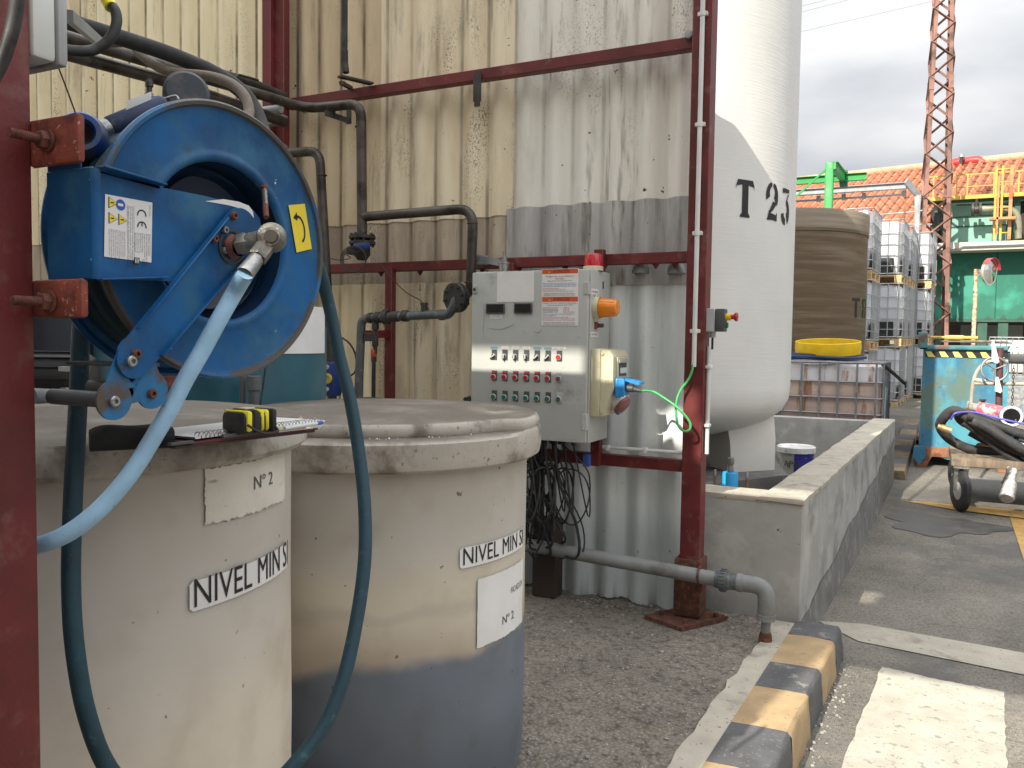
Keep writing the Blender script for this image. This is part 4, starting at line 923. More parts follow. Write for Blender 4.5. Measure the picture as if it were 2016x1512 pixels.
# hidden roller between the brackets
mb=MB(); mb.cyl(ca+V((-.14,0,0)),ca,.0125,16); mb.cyl(cb_+V((-.14,0,0)),cb_,.0125,16); mb.build('guide_roller',M['dgrey'],reel)
a=P(297,700,gx-.02);mb=MB(); mb.box((gx-.16,ct.y+.0,ct.z-.018),(gx,ct.y+.05,ct.z-.012),0,.001); mb.build('roller_frame',M['bluerust'],reel)
# hub swivel
hub=P(455,486,SX+.004); tip=at(528,470,'x',-1.015)
mb=MB(); hx=V((1,0,0))
h0=V((SX+.004,hub.y,hub.z)); e=at(535,468,'x',-1.012)
mb.lathe([(.030,0),(.030,.003),(.026,.003)],h0-V((.0,0,0)),(1,0,0),30,1)
mb.lathe([(0,.0),(.020,.0),(.021,.008),(.017,.014),(.017,.020)],h0,(1,0,0),20,2)
dv=(e-h0); ax_=dv.normalized(); Ls=dv.length
mb.lathe([(0,0),(.019,0),(.020,.004),(.020,.018),(.018,.021),(.0155,.023),(.0155,.040)],h0+ax_*.014,ax_,6,0)
mb.lathe([(.0155,0),(.017,.006),(.0165,Ls*.6)],h0+ax_*.030,ax_,20,0)
fwd=V((.62,-.78,.0)).normalized()
mb.lathe([(0,-.022),(.018,-.022),(.0245,-.014),(.0255,.006),(.023,.014),(.0165,.017),(.016,.018),(.0155,.021),(0,.021)],e,fwd,24,0)
mb.lathe([(0,0),(.0115,0),(.0105,.004),(0,.004)],e+fwd*.021,fwd,18,1)
dn_=(at(440,570,'x',-1.0)-e).normalized()
s0=at(512,500,'x',-1.012)
mb.lathe([(.016,-.02),(.0165,.0),(.0165,.010),(.015,.012)],s0,(at(478,545,'x',-1.005)-s0).normalized(),6,0)
mb.build('swivel_joint',[M['zinc'],M['steelpipe'],M['rustbolt']],reel)
s1=at(478,545,'x',-1.005); dv=(s1-s0).normalized()
mb=MB(); mb.lathe([(.0105,0),(.0130,.004),(.0140,.03),(.0150,.045),(.0143,.047)],s0+dv*.010,dv,20); mb.build('hose_ferrule',M['chrome'],reel)
# tension spring
mb=MB(); a=at(520,368,'x',-1.125); b=at(524,428,'x',-1.085)
mb.lathe([(0,-.004),(.006,-.004),(.006,.004),(0,.006)],a,(1,0,0),8,1); pts=[]
d=(b-a); x,y,z=frame(d)
for i in range(12*8+1): t=i/96; q=2*PI*i/8; pts.append(a.lerp(b,.12+.5*t)+(x*math.cos(q)+y*math.sin(q))*.0045)
mb.tube(pts,.0011,5,0); mb.cyl(a,a.lerp(b,.14),.0022,6,1); mb.cyl(a.lerp(b,.60),b,.0052,8,1); mb.build('spring',[M['chrome'],M['rustbolt']],reel)
# torn foil gasket round the hub end
mb=MB(); pts=[P(404,396,AX+.0012),P(440,392,AX+.0012),P(470,397,AX+.0012),P(490,405,AX+.0012),P(498,416,AX+.0012),P(500,432,AX+.0012),P(492,425,AX+.0012),P(478,412,AX+.0012),P(450,404,AX+.0012)]; mb.poly(pts); mb.build('paint_scrape',M['paper'],reel)
# warning label (turned on its side)
def plane_fn(o,eu,ev): return lambda u,v: o+eu*u+ev*v
lx=AX+.0012
LA,LB,LD=P(207,382,lx),P(300,399,lx),P(205,505,lx)
mb=MB(); mb.poly([LA,LB,P(298,517,lx),LD])
eY=V((0,1,0)); W_=LB.y-LA.y; H_=LA.z-LD.z
# the sheet is rotated a quarter turn clockwise: writing runs downwards, tops of letters towards +Y
O=V((lx+.0006,LA.y,LA.z)); eu=V((0,0,-1)); ev=V((0,1,0))
fn=lambda u,v,u0=0,v0=0: O+eu*(u0+u)+ev*(v0+v)
def wr(s,u0,v0,h,w=None,mi=1): mb.text(s,lambda u,v: fn(u,v,u0,v0),h,mi,w)
wr('Made in Spain',.005,W_*.93,.0022)
wr('CE',.022,W_*.68,.0)if False else None
# CE mark from arcs
def arcs(u0,v0,r,a0,a1,wd,mi):
    n=14; vs=[]
    for i in range(n+1):
        a=math.radians(a0+(a1-a0)*i/n)
        for q in (r-wd/2,r+wd/2): vs.append(fn(u0+q*math.cos(a),v0+q*math.sin(a)))
    mb.add(vs,[(2*i,2*i+1,2*i+3,2*i+2) for i in range(n)],mi)
for k,u0 in enumerate((.022,.040)):
    arcs(u0,W_*.76,.0075,80,280,.002,1)
    if k: mb.poly([fn(u0-.007,W_*.76-.0009),fn(u0-.001,W_*.76-.0009),fn(u0-.001,W_*.76+.0009),fn(u0-.007,W_*.76+.0009)],1)
lines=['Designación del producto:','Enrollador automático','Presión máxima admisible, Ps: 20 bar','Temperatura máxima del fluido, Ts: +50°C']
for i,s in enumerate(lines): wr(s,.050,W_*(.925-.04*i),.0019,.050 if i>1 else .034)
for i,s in enumerate(['Fabricante:','Enrolladores S.L.','Ctra. Valencia km 10','Pol. Industrial nave 18','Zaragoza']): wr(s,.050,W_*(.76-.04*i),.0019,.030)
wr('CELU',.090,W_*.76,.0032)
mb.poly([fn(.088,W_*.58),fn(.098,W_*.58),fn(.098,W_*.70),fn(.088,W_*.70)],1); mb.poly([p+V((.0003,0,0)) for p in (fn(.0895,W_*.60),fn(.0965,W_*.60),fn(.0965,W_*.68),fn(.0895,W_*.68))],0)
for t in (.0905,.0927,.0949): mb.poly([p+V((.0005,0,0)) for p in (fn(t,W_*.61),fn(t+.0011,W_*.61),fn(t+.0011,W_*.67),fn(t,W_*.67))],1)
for i,s in enumerate(['Lea atentamente el manual de instrucciones','En caso de necesidad, contactar con el fabricante','Este equipo no debe ser desmontado por personal no autorizado']): wr(s,.012,W_*(.545-.04*i),.0019,.092)
for a_,b_ in ((.011,.445),(.011,.585)): mb.poly([fn(.010,W_*b_),fn(.107,W_*b_),fn(.107,W_*b_+.0004),fn(.010,W_*b_+.0004)],1)
for i,s in enumerate(['-Utilice guantes de protección.','-Fluido a presión.','-Órganos mecánicos en rotación.','-Puede ponerse en marcha bruscamente','por error del operador.','-Acumulación de energía en la máquina,','elementos elásticos, resortes.','Informarse de los riesgos asociados al','manejo del fluido transportado.']): wr(s,.050,W_*(.38-.04*i),.0018,.052 if len(s)>32 else .04)
def tri(u0,v0,s,mi,k=0.): 
    mb.poly([fn(u0-s/2,v0)+V((k,0,0)),fn(u0+s/2,v0)+V((k,0,0)),fn(u0,v0+s*.87)+V((k,0,0))],mi)
for u0,v0 in ((.011,W_*.06),(.034,W_*.06),(.034,W_*.26)):
    tri(u0,v0,.0175,1); tri(u0,v0+.0013,.0145,2,.0003); mb.poly([fn(u0-.0008,v0+.003)+V((.0005,0,0)),fn(u0+.0008,v0+.003)+V((.0005,0,0)),fn(u0+.001,v0+.009)+V((.0005,0,0)),fn(u0-.001,v0+.009)+V((.0005,0,0))],1)
c=(.012,W_*.31); mb.poly([fn(c[0]+.0082*math.cos(2*PI*i/20),c[1]+.0082*math.sin(2*PI*i/20)) for i in range(20)],3); mb.poly([fn(c[0]-.002,c[1]-.005)+V((.0004,0,0)),fn(c[0]+.002,c[1]-.005)+V((.0004,0,0)),fn(c[0]+.002,c[1]+.004)+V((.0004,0,0)),fn(c[0]-.002,c[1]+.004)+V((.0004,0,0))],0)
mb.build('warning_label',[M['paper'],M['ink'],M['yellowlab'],M['bluelab']],reel)
# yellow rotation arrow on the flange
def disc_pt(px,py,off_=.0016):
    r=ray(px,py); o=V((0,0,H)); p0=RC+nx_*off_; s=(p0-o).dot(nx_)/r.dot(nx_); return o+r*s
mb=MB(); q=[disc_pt(568,404),disc_pt(600,401),disc_pt(614,490),disc_pt(584,497)]; mb.poly(q)
def bl(u,v): 
    a=q[3].lerp(q[2],u); b=q[0].lerp(q[1],u); return a.lerp(b,v)+nx_*.0006
vs=[]; n=18
for i in range(n+1):
    a=math.radians(112-(112+82)*i/n); cx,cy=.42,.47
    w=.040
    for s in (-1,1): vs.append(bl(cx+(.30+w*s)*math.cos(a),cy+(.27+w*.72*s)*math.sin(a)))
mb.add(vs,[(2*i,2*i+1,2*i+3,2*i+2) for i in range(n)],1)
mb.poly([bl(.14,.73),bl(.42,.84),bl(.38,.655)],1)
mb.build('arrow_label',[M['yellowlab'],M['ink']],reel)
# blue guide wheel at the top left of the reel, hose stop and nozzle
c=atd(160,268,1.36); wa=V((.72,-.66,.22)).normalized()
gw=thing('nozzle_guide_cone',c,'round blue rubber bumper beside the upper red lug, left of the reel','bumper')
mb=MB(); x,y,z=frame(wa); mb.lathe([(.020,.012),(.024,.018),(.032,.018),(.038,.010),(.041,-.004),(.040,-.022),(.030,-.036),(.018,-.04)],c,wa,40); mb.build('ring',mat('navy_plastic',(.01,.05,.22),.4,var=.15,vs=20,stain=(.04,.06,.1),ss=20),gw)
mb=MB(); mb.lathe([(.020,.012),(.014,-.004),(.006,-.010),(0,-.012)],c,wa,24); mb.build('inner_cone',M['darkpipe'],gw)
a=atd(190,262,1.42); b=atd(325,208,1.50); d=(b-a)
fn_=thing('fuel_nozzle',a,'navy rubber hose nozzle with a bright collar resting behind the reel rim','nozzle')
mb=MB(); mb.tube([a+d*.15,a+d*.2,a+d*.95,b],[.014,.019,.021,.017],16); mb.build('grip',M['nozzle'],fn_)
mb=MB(); mb.tube([a-d*.02,a+d*.18],.0165,16); mb.build('collar',M['chrome'],fn_)
mb=MB(); p=a+d*.60+V((.0,-.016,.008)); mb.obox(a.lerp(b,.55)+V((.004,-.021,.001)),d*.36,V((0,.0015,.022)),V((.0,-.0012,0)),0); mb.build('label_wrap',M['paper'],fn_)
mb=MB(); mb.tube(crom([atd(292,207,1.50),atd(290,195,1.50),atd(300,189,1.50),atd(322,194,1.5),atd(345,189,1.5),atd(352,196,1.5)]),.0022,8); mb.build('trigger_wire',M['chrome'],fn_)
mb=MB(); mb.tube([a+d*.1+V((0,0,-.02)),atd(175,300,1.42),atd(215,300,1.46),atd(280,255,1.5)],[.012,.02,.02,.012],12); mb.build('lower_body',M['nozzle'],fn_)
c=atd(366,190,1.62); mb=MB(); mb.lathe([(0,-.028),(.036,-.028),(.043,-.02),(.043,.02),(.036,.028),(0,.028)],c,(.75,-.6,.1),32)
hs=tag(mb.build('hose_stop',mat('hose_stop_rubber',(.045,.055,.07),.6,var=.2,vs=20,stain=(.09,.09,.09),ss=18)),'dark grey rubber hose stop standing on top of the reel','hose stop')
mb=MB(); mb.tube([atd(113,128,1.3),atd(130,172,1.32),atd(149,224,1.35)],.0013,5); tag(mb.build('hanging_wire',M['black']),'thin black wire running from the grey junction box down to the blue bumper','wire')

# light blue hose and dark teal loop
pts=[s0+dv*.05]+[atd(x,y,d) for x,y,d in ((462,575,1.40),(428,635,1.38),(398,690,1.37),(366,745,1.36),(335,805,1.35),(300,865,1.34),(262,925,1.33),(222,975,1.32),(178,1018,1.31),(130,1052,1.31),(80,1072,1.32),(20,1085,1.34),(-60,1070,1.36))]
mb=MB(); mb.tube(crom(pts,6),.0142,20)
tag(mb.build('light_blue_hose',M['hoseblue']),'light blue rubber hose running from the reel swivel down behind the near red post','hose')
pts=[atd(x,y,d) for x,y,d in ((560,420,1.86),(618,505,1.9),(645,590,1.95),(668,700,1.95),(690,790,1.93),(708,900,1.9),(718,1000,1.86),(718,1100,1.82),(704,1210,1.78),(678,1330,1.73),(640,1425,1.69),(588,1495,1.65),(500,1580,1.6),(390,1620,1.54),(290,1590,1.48),(215,1515,1.43),(172,1410,1.39),(148,1280,1.37),(140,1150,1.37),(143,1000,1.38),(150,860,1.40),(156,740,1.43),(160,640,1.46),(170,540,1.5),(200,470,1.52))]
mb=MB(); mb.tube(crom(pts,6),.0150,18)
tag(mb.build('teal_loop_hose',M['hosegreen']),'dark teal hose hanging in a long loop in front of the two plastic tanks','hose')

# ================================================================== CONTROL CABINET
CX0,CX1,CZ0,CZ1,CY0,CY1=-2.285,-1.592,.965,1.885,4.05,4.375
cab=thing('control_cabinet',((CX0+CX1)/2,CY1,CZ0),'grey electrical control cabinet with rows of red and green buttons on the red frame','cabinet')
mb=MB(); mb.box((CX0,CY0+.032,CZ0),(CX1,CY1,CZ1),0,.006)
mb.box((CX0+.01,CY0+.024,CZ0+.01),(CX1-.01,CY0+.033,CZ1-.01),1)
for x in (-2.1,-2.0,-1.9,-1.8,-1.72): mb.cyl((x,4.2,CZ0),(x,4.2,CZ0-.03),.016,10,2)
mb.build('box',[M['cab'],M['gasket'],M['dgrey']],cab)
door=None
mb=MB(); mb.box((CX0-.003,CY0,CZ0+.004),(CX1-.004,CY0+.024,CZ1-.006),0,.005)
FY=CY0-.0012
# scratches and scuffs drawn as thin worn marks
def cpt(px,py,o=0.): return at(px,py,'y',FY-o)
for pts in ([(951,597),(953,620),(951,648),(953,666)],[(963,645),(980,648),(1000,644),(1010,638)],[(1052,651),(1060,655),(1066,648)],[(1030,650),(1037,656)],[(1137,662),(1143,664)]):
    mb.tube(crom([cpt(*p) for p in pts],3),.0011,4,1)
door=mb.build('door',[M['cab'],M['greyplast']],cab)
def part(mb,name,mats,par=None,label=None): 
    o=mb.build(name,mats,par or door); 
    if label: o['label']=label
    return o
for za,zb in ((cpt(1155,580).z,cpt(1155,555).z),(cpt(1152,848).z,cpt(1152,815).z)):
    mb=MB(); mb.box((CX1-.026,CY0-.004,za),(CX1+.002,CY0+.03,zb),0,.002); part(mb,'hinge',M['cab'])
def label_quad(px0,py0,px1,py1,mats,name='label'):
    a=cpt(px0,py0,.0006); b=cpt(px1,py1,.0006); return a,b
a=cpt(979,536); b=cpt(1051,594); mb=MB(); mb.box((a.x,FY-.0008,b.z),(b.x,FY+.001,a.z)); part(mb,'blank_label',M['paper'])
for px0,py0,px1,py1,ry in ((957.5,598,994,617,True),(1013,597,1048,617,False)):
    a=cpt(px0,py0); b=cpt(px1,py1); mb=MB(); mb.box((a.x,FY-.008,b.z),(b.x,FY+.001,a.z),0,.002); mb.box((a.x+.008,FY-.009,b.z+.006),(b.x-.008,FY-.0078,a.z-.006),1); part(mb,'digital_meter',[M['dgrey'],M['screen']])
a=cpt(964.5,620.5); b=cpt(988.5,627.5); mb=MB(); mb.box((a.x,FY-.0008,b.z),(b.x,FY+.001,a.z)); mb.text('LI-T412',lambda u,v:V((a.x+.006+u,FY-.0014,b.z+.006+v)),.011,1,w=(b.x-a.x)*.82); part(mb,'tag_label',[M['paper'],M['ink']])
# two warning notices
for (px0,py0,px1,py1),k in (((1067,530,1138,583),0),((1067,584,1138,641),1)):
    a=cpt(px0,py0); b=cpt(px1,py1); w=b.x-a.x; h=a.z-b.z; mb=MB(); mb.box((a.x,FY-.0008,b.z),(b.x,FY+.001,a.z))
    hh=.18*h; mb.quad(V((a.x+.002,FY-.0012,a.z-hh)),V((b.x-.002,FY-.0012,a.z-hh)),V((b.x-.002,FY-.0012,a.z-.002)),V((a.x+.002,FY-.0012,a.z-.002)),2)
    tx=lambda s,u0,v0,hgt,wd,mi: mb.text(s,lambda u,v:V((a.x+u0*w+u,FY-.0018,b.z+v0*h+v)),hgt,mi,w=wd*w)
    tx('ATENCIÓN',.32,.855,.017,.44,1)
    c0=V((a.x+w*.21,FY-.0016,a.z-hh*.88)); mb.poly([c0+V((-.010,0,0)),c0+V((.010,0,0)),c0+V((0,0,.0165))],1); mb.poly([c0+V((-.0075,-.0004,.0015)),c0+V((.0075,-.0004,.0015)),c0+V((0,-.0004,.014))],5); mb.poly([c0+V((-.001,-.0008,.003)),c0+V((.001,-.0008,.003)),c0+V((.0013,-.0008,.010)),c0+V((-.0013,-.0008,.010))],1)
    if k==0:
        tx('Peligro de arco voltaico y',.12,.70,.0095,.78,3); tx('descargas',.38,.62,.0095,.24,3); tx('Equipo de alimentación de 50 V a 700 V',.16,.545,.006,.68,1)
        for i,s in enumerate(['Equipo de protección requerido, solo personal con','ropa adecuada y la señalización del nivel de riesgo','y en función con las normas del centro']): tx(s,.03,.46-.055*i,.0062,.92,4)
        for i,s in enumerate(['Solo personal autorizado para abrir','Cortar la tensión antes de manipular','Antes de proceder, verificar la ausencia de tensión']): tx(s,.03,.28-.055*i,.0055,.45+.2*i,3)
        for i,s in enumerate(['Apague la energía eléctrica antes de realizar la','tarea dentro de la envolvente del equipo']): tx(s,.06,.085-.055*i,.0062,.86,1)
    else:
        tx('Peligro de arco voltaico y descargas',.05,.75,.0085,.90,3); tx('Equipo de alimentación de 50 a 700 V',.16,.685,.006,.7,1)
        for i,s in enumerate(['Límite de arco eléctrico','Límite de aproximación','Clase de peligrosidad','Ropa de trabajo al nivel']): tx(s,.03,.60-.05*i,.006,.42,1); tx(('1.000 mm','1.100 mm','10 A','Ropa de trabajo')[i],.60,.60-.05*i,.006,.16 if i<3 else .32,3)
        for i,s in enumerate(['Equipo de protección requerido, solo para el','trabajo de diagnóstico']): tx(s,.03,.38-.05*i,.006,.85 if i==0 else .4,4)
        for i,s in enumerate(['Guantes dieléctricos y pantalla facial','Ropa de protección adecuada al nivel','Botas aislantes, casco y herramientas']): tx(s,.03,.27-.05*i,.0055,.88 if i else .7,3)
        for i,s in enumerate(['Apague la energía eléctrica antes de realizar','tarea dentro de la envolvente y siga la norma']): tx(s,.04,.085-.05*i,.006,.88,1)
    part(mb,'warning_notice',[M['paper'],M['ink'],M['orangelab'],M['inkred'],M['inkblue'],M['yellowlab']],None,'upper notice headed ATENCIÓN' if k==0 else 'lower notice headed ATENCIÓN')
# buttons: 7 columns, 3 rows
cols_px=[972,993,1014,1035.5,1056.5,1078,1100]
for i,px in enumerate(cols_px):
    for j,(py0,slope) in enumerate(((701,.02),(742,.03),(781,.04))):
        c=cpt(px,py0+slope*(px-972)); kind=j
        mb=MB(); hw=.0155
        # legend plate
        mb.box((c.x-hw+.004,FY-.0035,c.z-.020),(c.x+hw+.004,FY+.001,c.z+.036),0,.001)
        if j==0 and i<6:
            mb.lathe([(.014,0),(.0145,.006),(.012,.008)],c,(0,-1,0),18,1); ang=[0.9,0,0,0,.8,.8][i]
            x=V((math.sin(ang),0,math.cos(ang)))
            s=V((math.cos(ang),0,-math.sin(ang))); mb.obox(c-x*.013-s*.004+V((0,-.006,0)),x*.026,s*.008,V((0,-.012,0)),2,.002)
            mb.obox(c-x*.026-s*.003+V((0,-.003,0)),x*.014,s*.006,V((0,-.006,0)),0,.001)
            part(mb,'selector_switch',[M['dgrey'],M['chrome'],M['greyplast']])
            lc=[5,4,4,4,5,5][i]; mbl=MB(); mbl.box((c.x-.021,FY-.001,c.z+.041),(c.x+.025,FY+.001,c.z+.054)); 
            mbl.text(['BOMBA','B. AGUA','B. RETORNO','NIVEL','AGITADOR','DOSIFICA'][i],lambda u,v:V((c.x-.017+u,FY-.0014,c.z+.0445+v)),.006,1,w=.038); part(mbl,'switch_label',[mat('pale_blue_tag%d'%i,(.20,.42,.52),.6) if lc==5 else M['paper'],M['fadeink']])
        else:
            last=i==6
            capm={0:'btnred',1:'btnred' if not last else 'btndark',2:'btngreen' if not last else 'btndgreen'}[j]
            mb.lathe([(.0165,0),(.0170,.006),(.0150,.010),(.0130,.010)],c,(0,-1,0),20,1)
            mb.lathe([(0,.013),(.0115,.013),(.0130,.011),(.0130,.004)],c,(0,-1,0),20,2)
            if j==1 and not last: mb.box((c.x-hw+.006,FY-.0045,c.z+.022),(c.x+hw+.002,FY-.003,c.z+.034),3)
            if j==2 and not last: mb.box((c.x-hw+.008,FY-.0042,c.z+.024),(c.x+hw-.0,FY-.003,c.z+.030),4)
            part(mb,'push_button',[M['dgrey'] if not (last and j) else M['greyplast'],M['greyplast'],M[capm],M['inkred'],M['fadeink']])
a=cpt(1087,683.5); b=cpt(1114,688); mb=MB(); mb.box((a.x,FY-.001,b.z),(b.x,FY+.001,a.z)); mb.text('EMERG. GRAL',lambda u,v:V((a.x+.006+u,FY-.0014,b.z+.003+v)),.006,1,w=(b.x-a.x)*.8); part(mb,'switch_label',[M['paper'],M['fadeink']])
a=cpt(1127,862); b=cpt(1140,866); mb=MB(); mb.box((a.x,FY-.001,b.z),(b.x,FY+.001,a.z)); part(mb,'maker_plate',M['greyplast'])
c=at(935,570,'y',CY0); mb=MB(); mb.box((CX0+.002,CY0-.006,c.z-.022),(CX0+.030,CY0+.004,c.z+.022),0,.002); mb.lathe([(.009,0),(.009,.004),(.0,.004)],(CX0+.016,CY0-.005,c.z),(0,-1,0),12,1); part(mb,'lock',[M['greyplast'],M['dgrey']])
# warning beacons
c=at(1168,522,'y',4.22); c.z=CZ1
mb=MB(); mb.lathe([(.055,0),(.055,.022),(.05,.026)],c,(0,0,1),28,0); mb.lathe([(.051,.022),(.052,.03),(.049,.05),(.044,.085),(.040,.092),(0,.094)],c,(0,0,1),28,1)
tag(mb.build('beacon',[M['cream'],M['redlens']],cab),'red warning beacon on the cabinet roof')
c=at(1172,606,'x',CX1)
mb=MB(); mb.lathe([(.058,0),(.060,.006),(.055,.030)],c,(1,0,0),30,0); mb.box((CX1,c.y-.02,c.z-.075),(CX1+.012,c.y+.02,c.z+.075),0,.004); mb.lathe([(.052,.03),(.052,.036),(.050,.07),(.044,.118),(.036,.126),(0,.128)],c,(1,0,0),30,1)
for i in range(10): 
    q=2*PI*i/10; d=V((0,math.cos(q),math.sin(q))); mb.tube([c+V((.036,0,0))+d*.052,c+V((.118,0,0))+d*.0445],.0022,5,1)
tag(mb.build('beacon',[M['cream'],M['orange']],cab),'amber warning beacon on the cabinet side')
c=at(1172,641,'x',CX1); mb=MB(); mb.box((CX1,c.y-.014,c.z-.02),(CX1+.004,c.y+.014,c.z+.032),0); mb.lathe([(.015,0),(.015,.012),(.013,.014)],c+V((.003,0,0)),(1,0,0),16,1); mb.lathe([(.010,.012),(.0115,.03),(.012,.042),(0,.044)],c+V((.003,0,0)),(1,0,0),10,0); mb.build('side_switch',[M['dgrey'],M['btnred']],cab)
for (px,py),s,w_l,hh in (((1163,571),'NIVEL BAJO T412',.075,.030),((1163,655),'PARO GENERAL',.068,.026)):
    p=at(px,py+8,'x',CX1); mb=MB(); yy0=CY0+.04; mb.box((CX1,yy0,p.z),(CX1+.0012,yy0+.11,p.z+hh)); mb.text(s,lambda u,v:V((CX1+.0018,yy0+.008+u,p.z+hh*.3+v)),hh*.42,1,w=.094); mb.build('side_label',[M['paper'],M['fadeink']],cab)
p=at(1187,572,'x',CX1); mb=MB(); mb.box((CX1,p.y-.012,p.z-.04),(CX1+.001,p.y+.012,p.z+.05)); mb.box((CX1+.001,p.y-.011,p.z+.01),(CX1+.0015,p.y+.011,p.z+.048),1); mb.build('side_label',[M['greyplast'],M['dgrey']],cab)
# socket box on the cabinet side
z0s=at(1167,819,'x',CX1).z; z1s=at(1167,686,'x',CX1).z
sy0,sy1=CY0+.045,CY0+.30; sx1=CX1+.085
prof=[V((CX1,sy0,z0s)),V((sx1,sy0,z0s)),V((sx1,sy0,z1s)),V((CX1,sy0,z1s))]
mb=MB(); mb.box((CX1,sy0,z0s),(CX1+.055,sy1,z1s),0,.008)
# cover with a slanted lower part
cv=[V((CX1+.056,sy0,z0s+.004)),V((CX1+.066,sy0,z0s+.004)),V((CX1+.125,sy0+.0,z0s+.16)),V((CX1+.125,sy0,z1s-.04)),V((CX1+.105,sy0,z1s-.008)),V((CX1+.056,sy0,z1s-.004))]
mb.prism([p+V((0,.006,0)) for p in cv],(0,sy1-sy0-.012,0),0)
for z in (z0s+.03,z1s-.025): mb.lathe([(0,.0),(.008,.0),(.008,.008),(0,.008)],(CX1+.066,sy0+.0065,z),(0,-1,0),8,0)
sb=mb.build('socket_box',M['cream'],cab,ang=30)
wx=CX1+.126
mb=MB(); ya,yb_=sy0+.05,sy0+.21; za,zb=z1s-.175,z1s-.045
mb.box((wx-.002,ya,za),(wx+.008,yb_,zb),0,.003); mb.box((wx+.005,ya+.02,za+.03),(wx+.0095,yb_-.02,zb-.03),1)
for i in range(4): mb.box((wx+.009,ya+.035+.028*i,za+.045),(wx+.014,ya+.055+.028*i,zb-.055),2,.001)
mb.box((wx+.008,ya+.012,za+.025),(wx+.010,yb_-.012,za+.03),3); mb.box((wx+.008,ya+.012,zb-.03),(wx+.016,yb_-.012,zb-.012),3,.002)
mb.build('breaker_window',[M['cream'],M['dgrey'],M['white'],M['greyplast']],sb)
pz=at(1240,760,'x',wx).z
mb=MB(); mb.box((wx-.001,sy0+.03,pz-.05),(wx+.018,sy0+.11,pz+.05),0,.006); mb.box((wx+.0,sy0+.035,pz-.045),(wx+.05,sy0+.05,pz+.05),0,.004); mb.build('blue_socket',M['sockblue'],sb)
mb=MB(); mb.box((wx-.001,sy0+.13,pz-.045),(wx+.02,sy0+.22,pz+.05),0,.006); q=[V((wx+.018,sy0+.13,pz+.05)),V((wx+.10,sy0+.13,pz+.030)),V((wx+.105,sy0+.13,pz+.018)),V((wx+.09,sy0+.13,pz+.015)),V((wx+.02,sy0+.13,pz+.035))]; mb.prism(q,(0,.085,0)); mb.build('blue_socket',M['sockblue'],sb)
sl=V((.93,0,-.37)); c0=V((CX1+.085,sy0+.14,z0s+.095))
dr=V((.80,-.12,-.58)).normalized()
mb=MB(); mb.lathe([(.054,-.02),(.056,.0),(.050,.012),(.050,.055),(.047,.058)],c0,dr,28,0); mb.lathe([(.052,.055),(.056,.057),(.056,.072),(.050,.076),(0,.078)],c0,dr,28,1); mb.box((-.012,-.058,.05),(.012,-.03,.078),2,.004,Matrix.Translation(c0)@dr.to_track_quat('Z','Y').to_matrix().to_4x4()); mb.build('industrial_socket',[M['white'],mat('dusty_red_cap',(.26,.10,.09),.5),M['sockblue']],sb)
# plug and green lead
pg=V((wx+.02,sy0+.16,pz-.005)); gc=thing('green_lead',pg,'bright green cable plugged into the side of the cabinet and looped by the red post','cable')
mb=MB(); e0=pg+V((0,0,0)); e1=e0+V((.085,0,-.012)); mb.tube([e0,e0+V((.04,0,-.002)),e0+V((.045,0,-.004)),e1],[.020,.020,.014,.010],14); mb.build('plug',M['dgrey'],gc)
P2=[e1]+[at(x,y,'y',Y) for x,y,Y in ((1285,771,4.30),(1305,782,4.28),(1328,798,4.27),(1346,815,4.27),(1358,832,4.27),(1358,845,4.27),(1348,849,4.28),(1336,839,4.29),(1331,815,4.30),(1332,790,4.31),(1340,768,4.32),(1352,752,4.33),(1361,735,4.34),(1365,715,4.350),(1367,690,4.352))]
mb=MB(); mb.tube(crom(P2,6),.0065,10); mb.build('lead',M['greencable'],gc)
# white conduits
cdx=at(1374,400,'y',4.355).x
cd=thing('cable_conduit',(cdx,4.355,at(1366,722,'y',4.355).z),'long white vertical conduit clipped to the front of the red corner post','conduit')
mb=MB(); mb.cyl((cdx,4.355,at(1366,722,'y',4.355).z),(cdx,4.355,5.2),.0125,16); mb.build('tube',M['white'],cd)
for py in (28,245,459,652):
    z=at(1375,py,'y',4.355).z; mb=MB(); mb.lathe([(.0128,-.012),(.016,-.012),(.016,.012),(.0128,.012)],(cdx,4.355,z),(0,0,1),14); mb.box((cdx-.026,4.352,z-.010),(cdx+.026,4.375,z+.010),0,.002); mb.build('clip',M['white'],cd)
ex=-1.060; ey=4.43
cd=thing('cable_conduit',(ex+.014,ey,at(1398,888,'x',ex+.014).z),'short white vertical conduit under the emergency stop on the side of the red corner post','conduit')
zt_=at(1401,682,'x',ex+.014).z; zb_=at(1398,890,'x',ex+.014).z
mb=MB(); mb.cyl((ex+.014,ey,zb_),(ex+.014,ey,zt_),.012,16); mb.build('tube',M['white'],cd)
for py in (722,835):
    z=at(1399,py,'x',ex+.014).z; mb=MB(); mb.box((ex,ey-.026,z-.009),(ex+.030,ey+.024,z+.009),0,.003); mb.build('clip',M['white'],cd)
cz0=at(1270,886,'y',4.415).z
cd=thing('cable_conduit',(-1.4,4.415,cz0-.012),'white horizontal conduit lying along the lower red rail','conduit')
mb=MB(); mb.cyl((-1.63,4.413,cz0),(-1.168,4.413,cz0-.0),.010,14); mb.build('tube',M['white'],cd)
for x in (-1.60,-1.38): mb=MB(); mb.box((x-.012,4.398,cz0-.018),(x+.012,4.43,cz0+.013),0,.003); mb.build('clip',M['white'],cd)
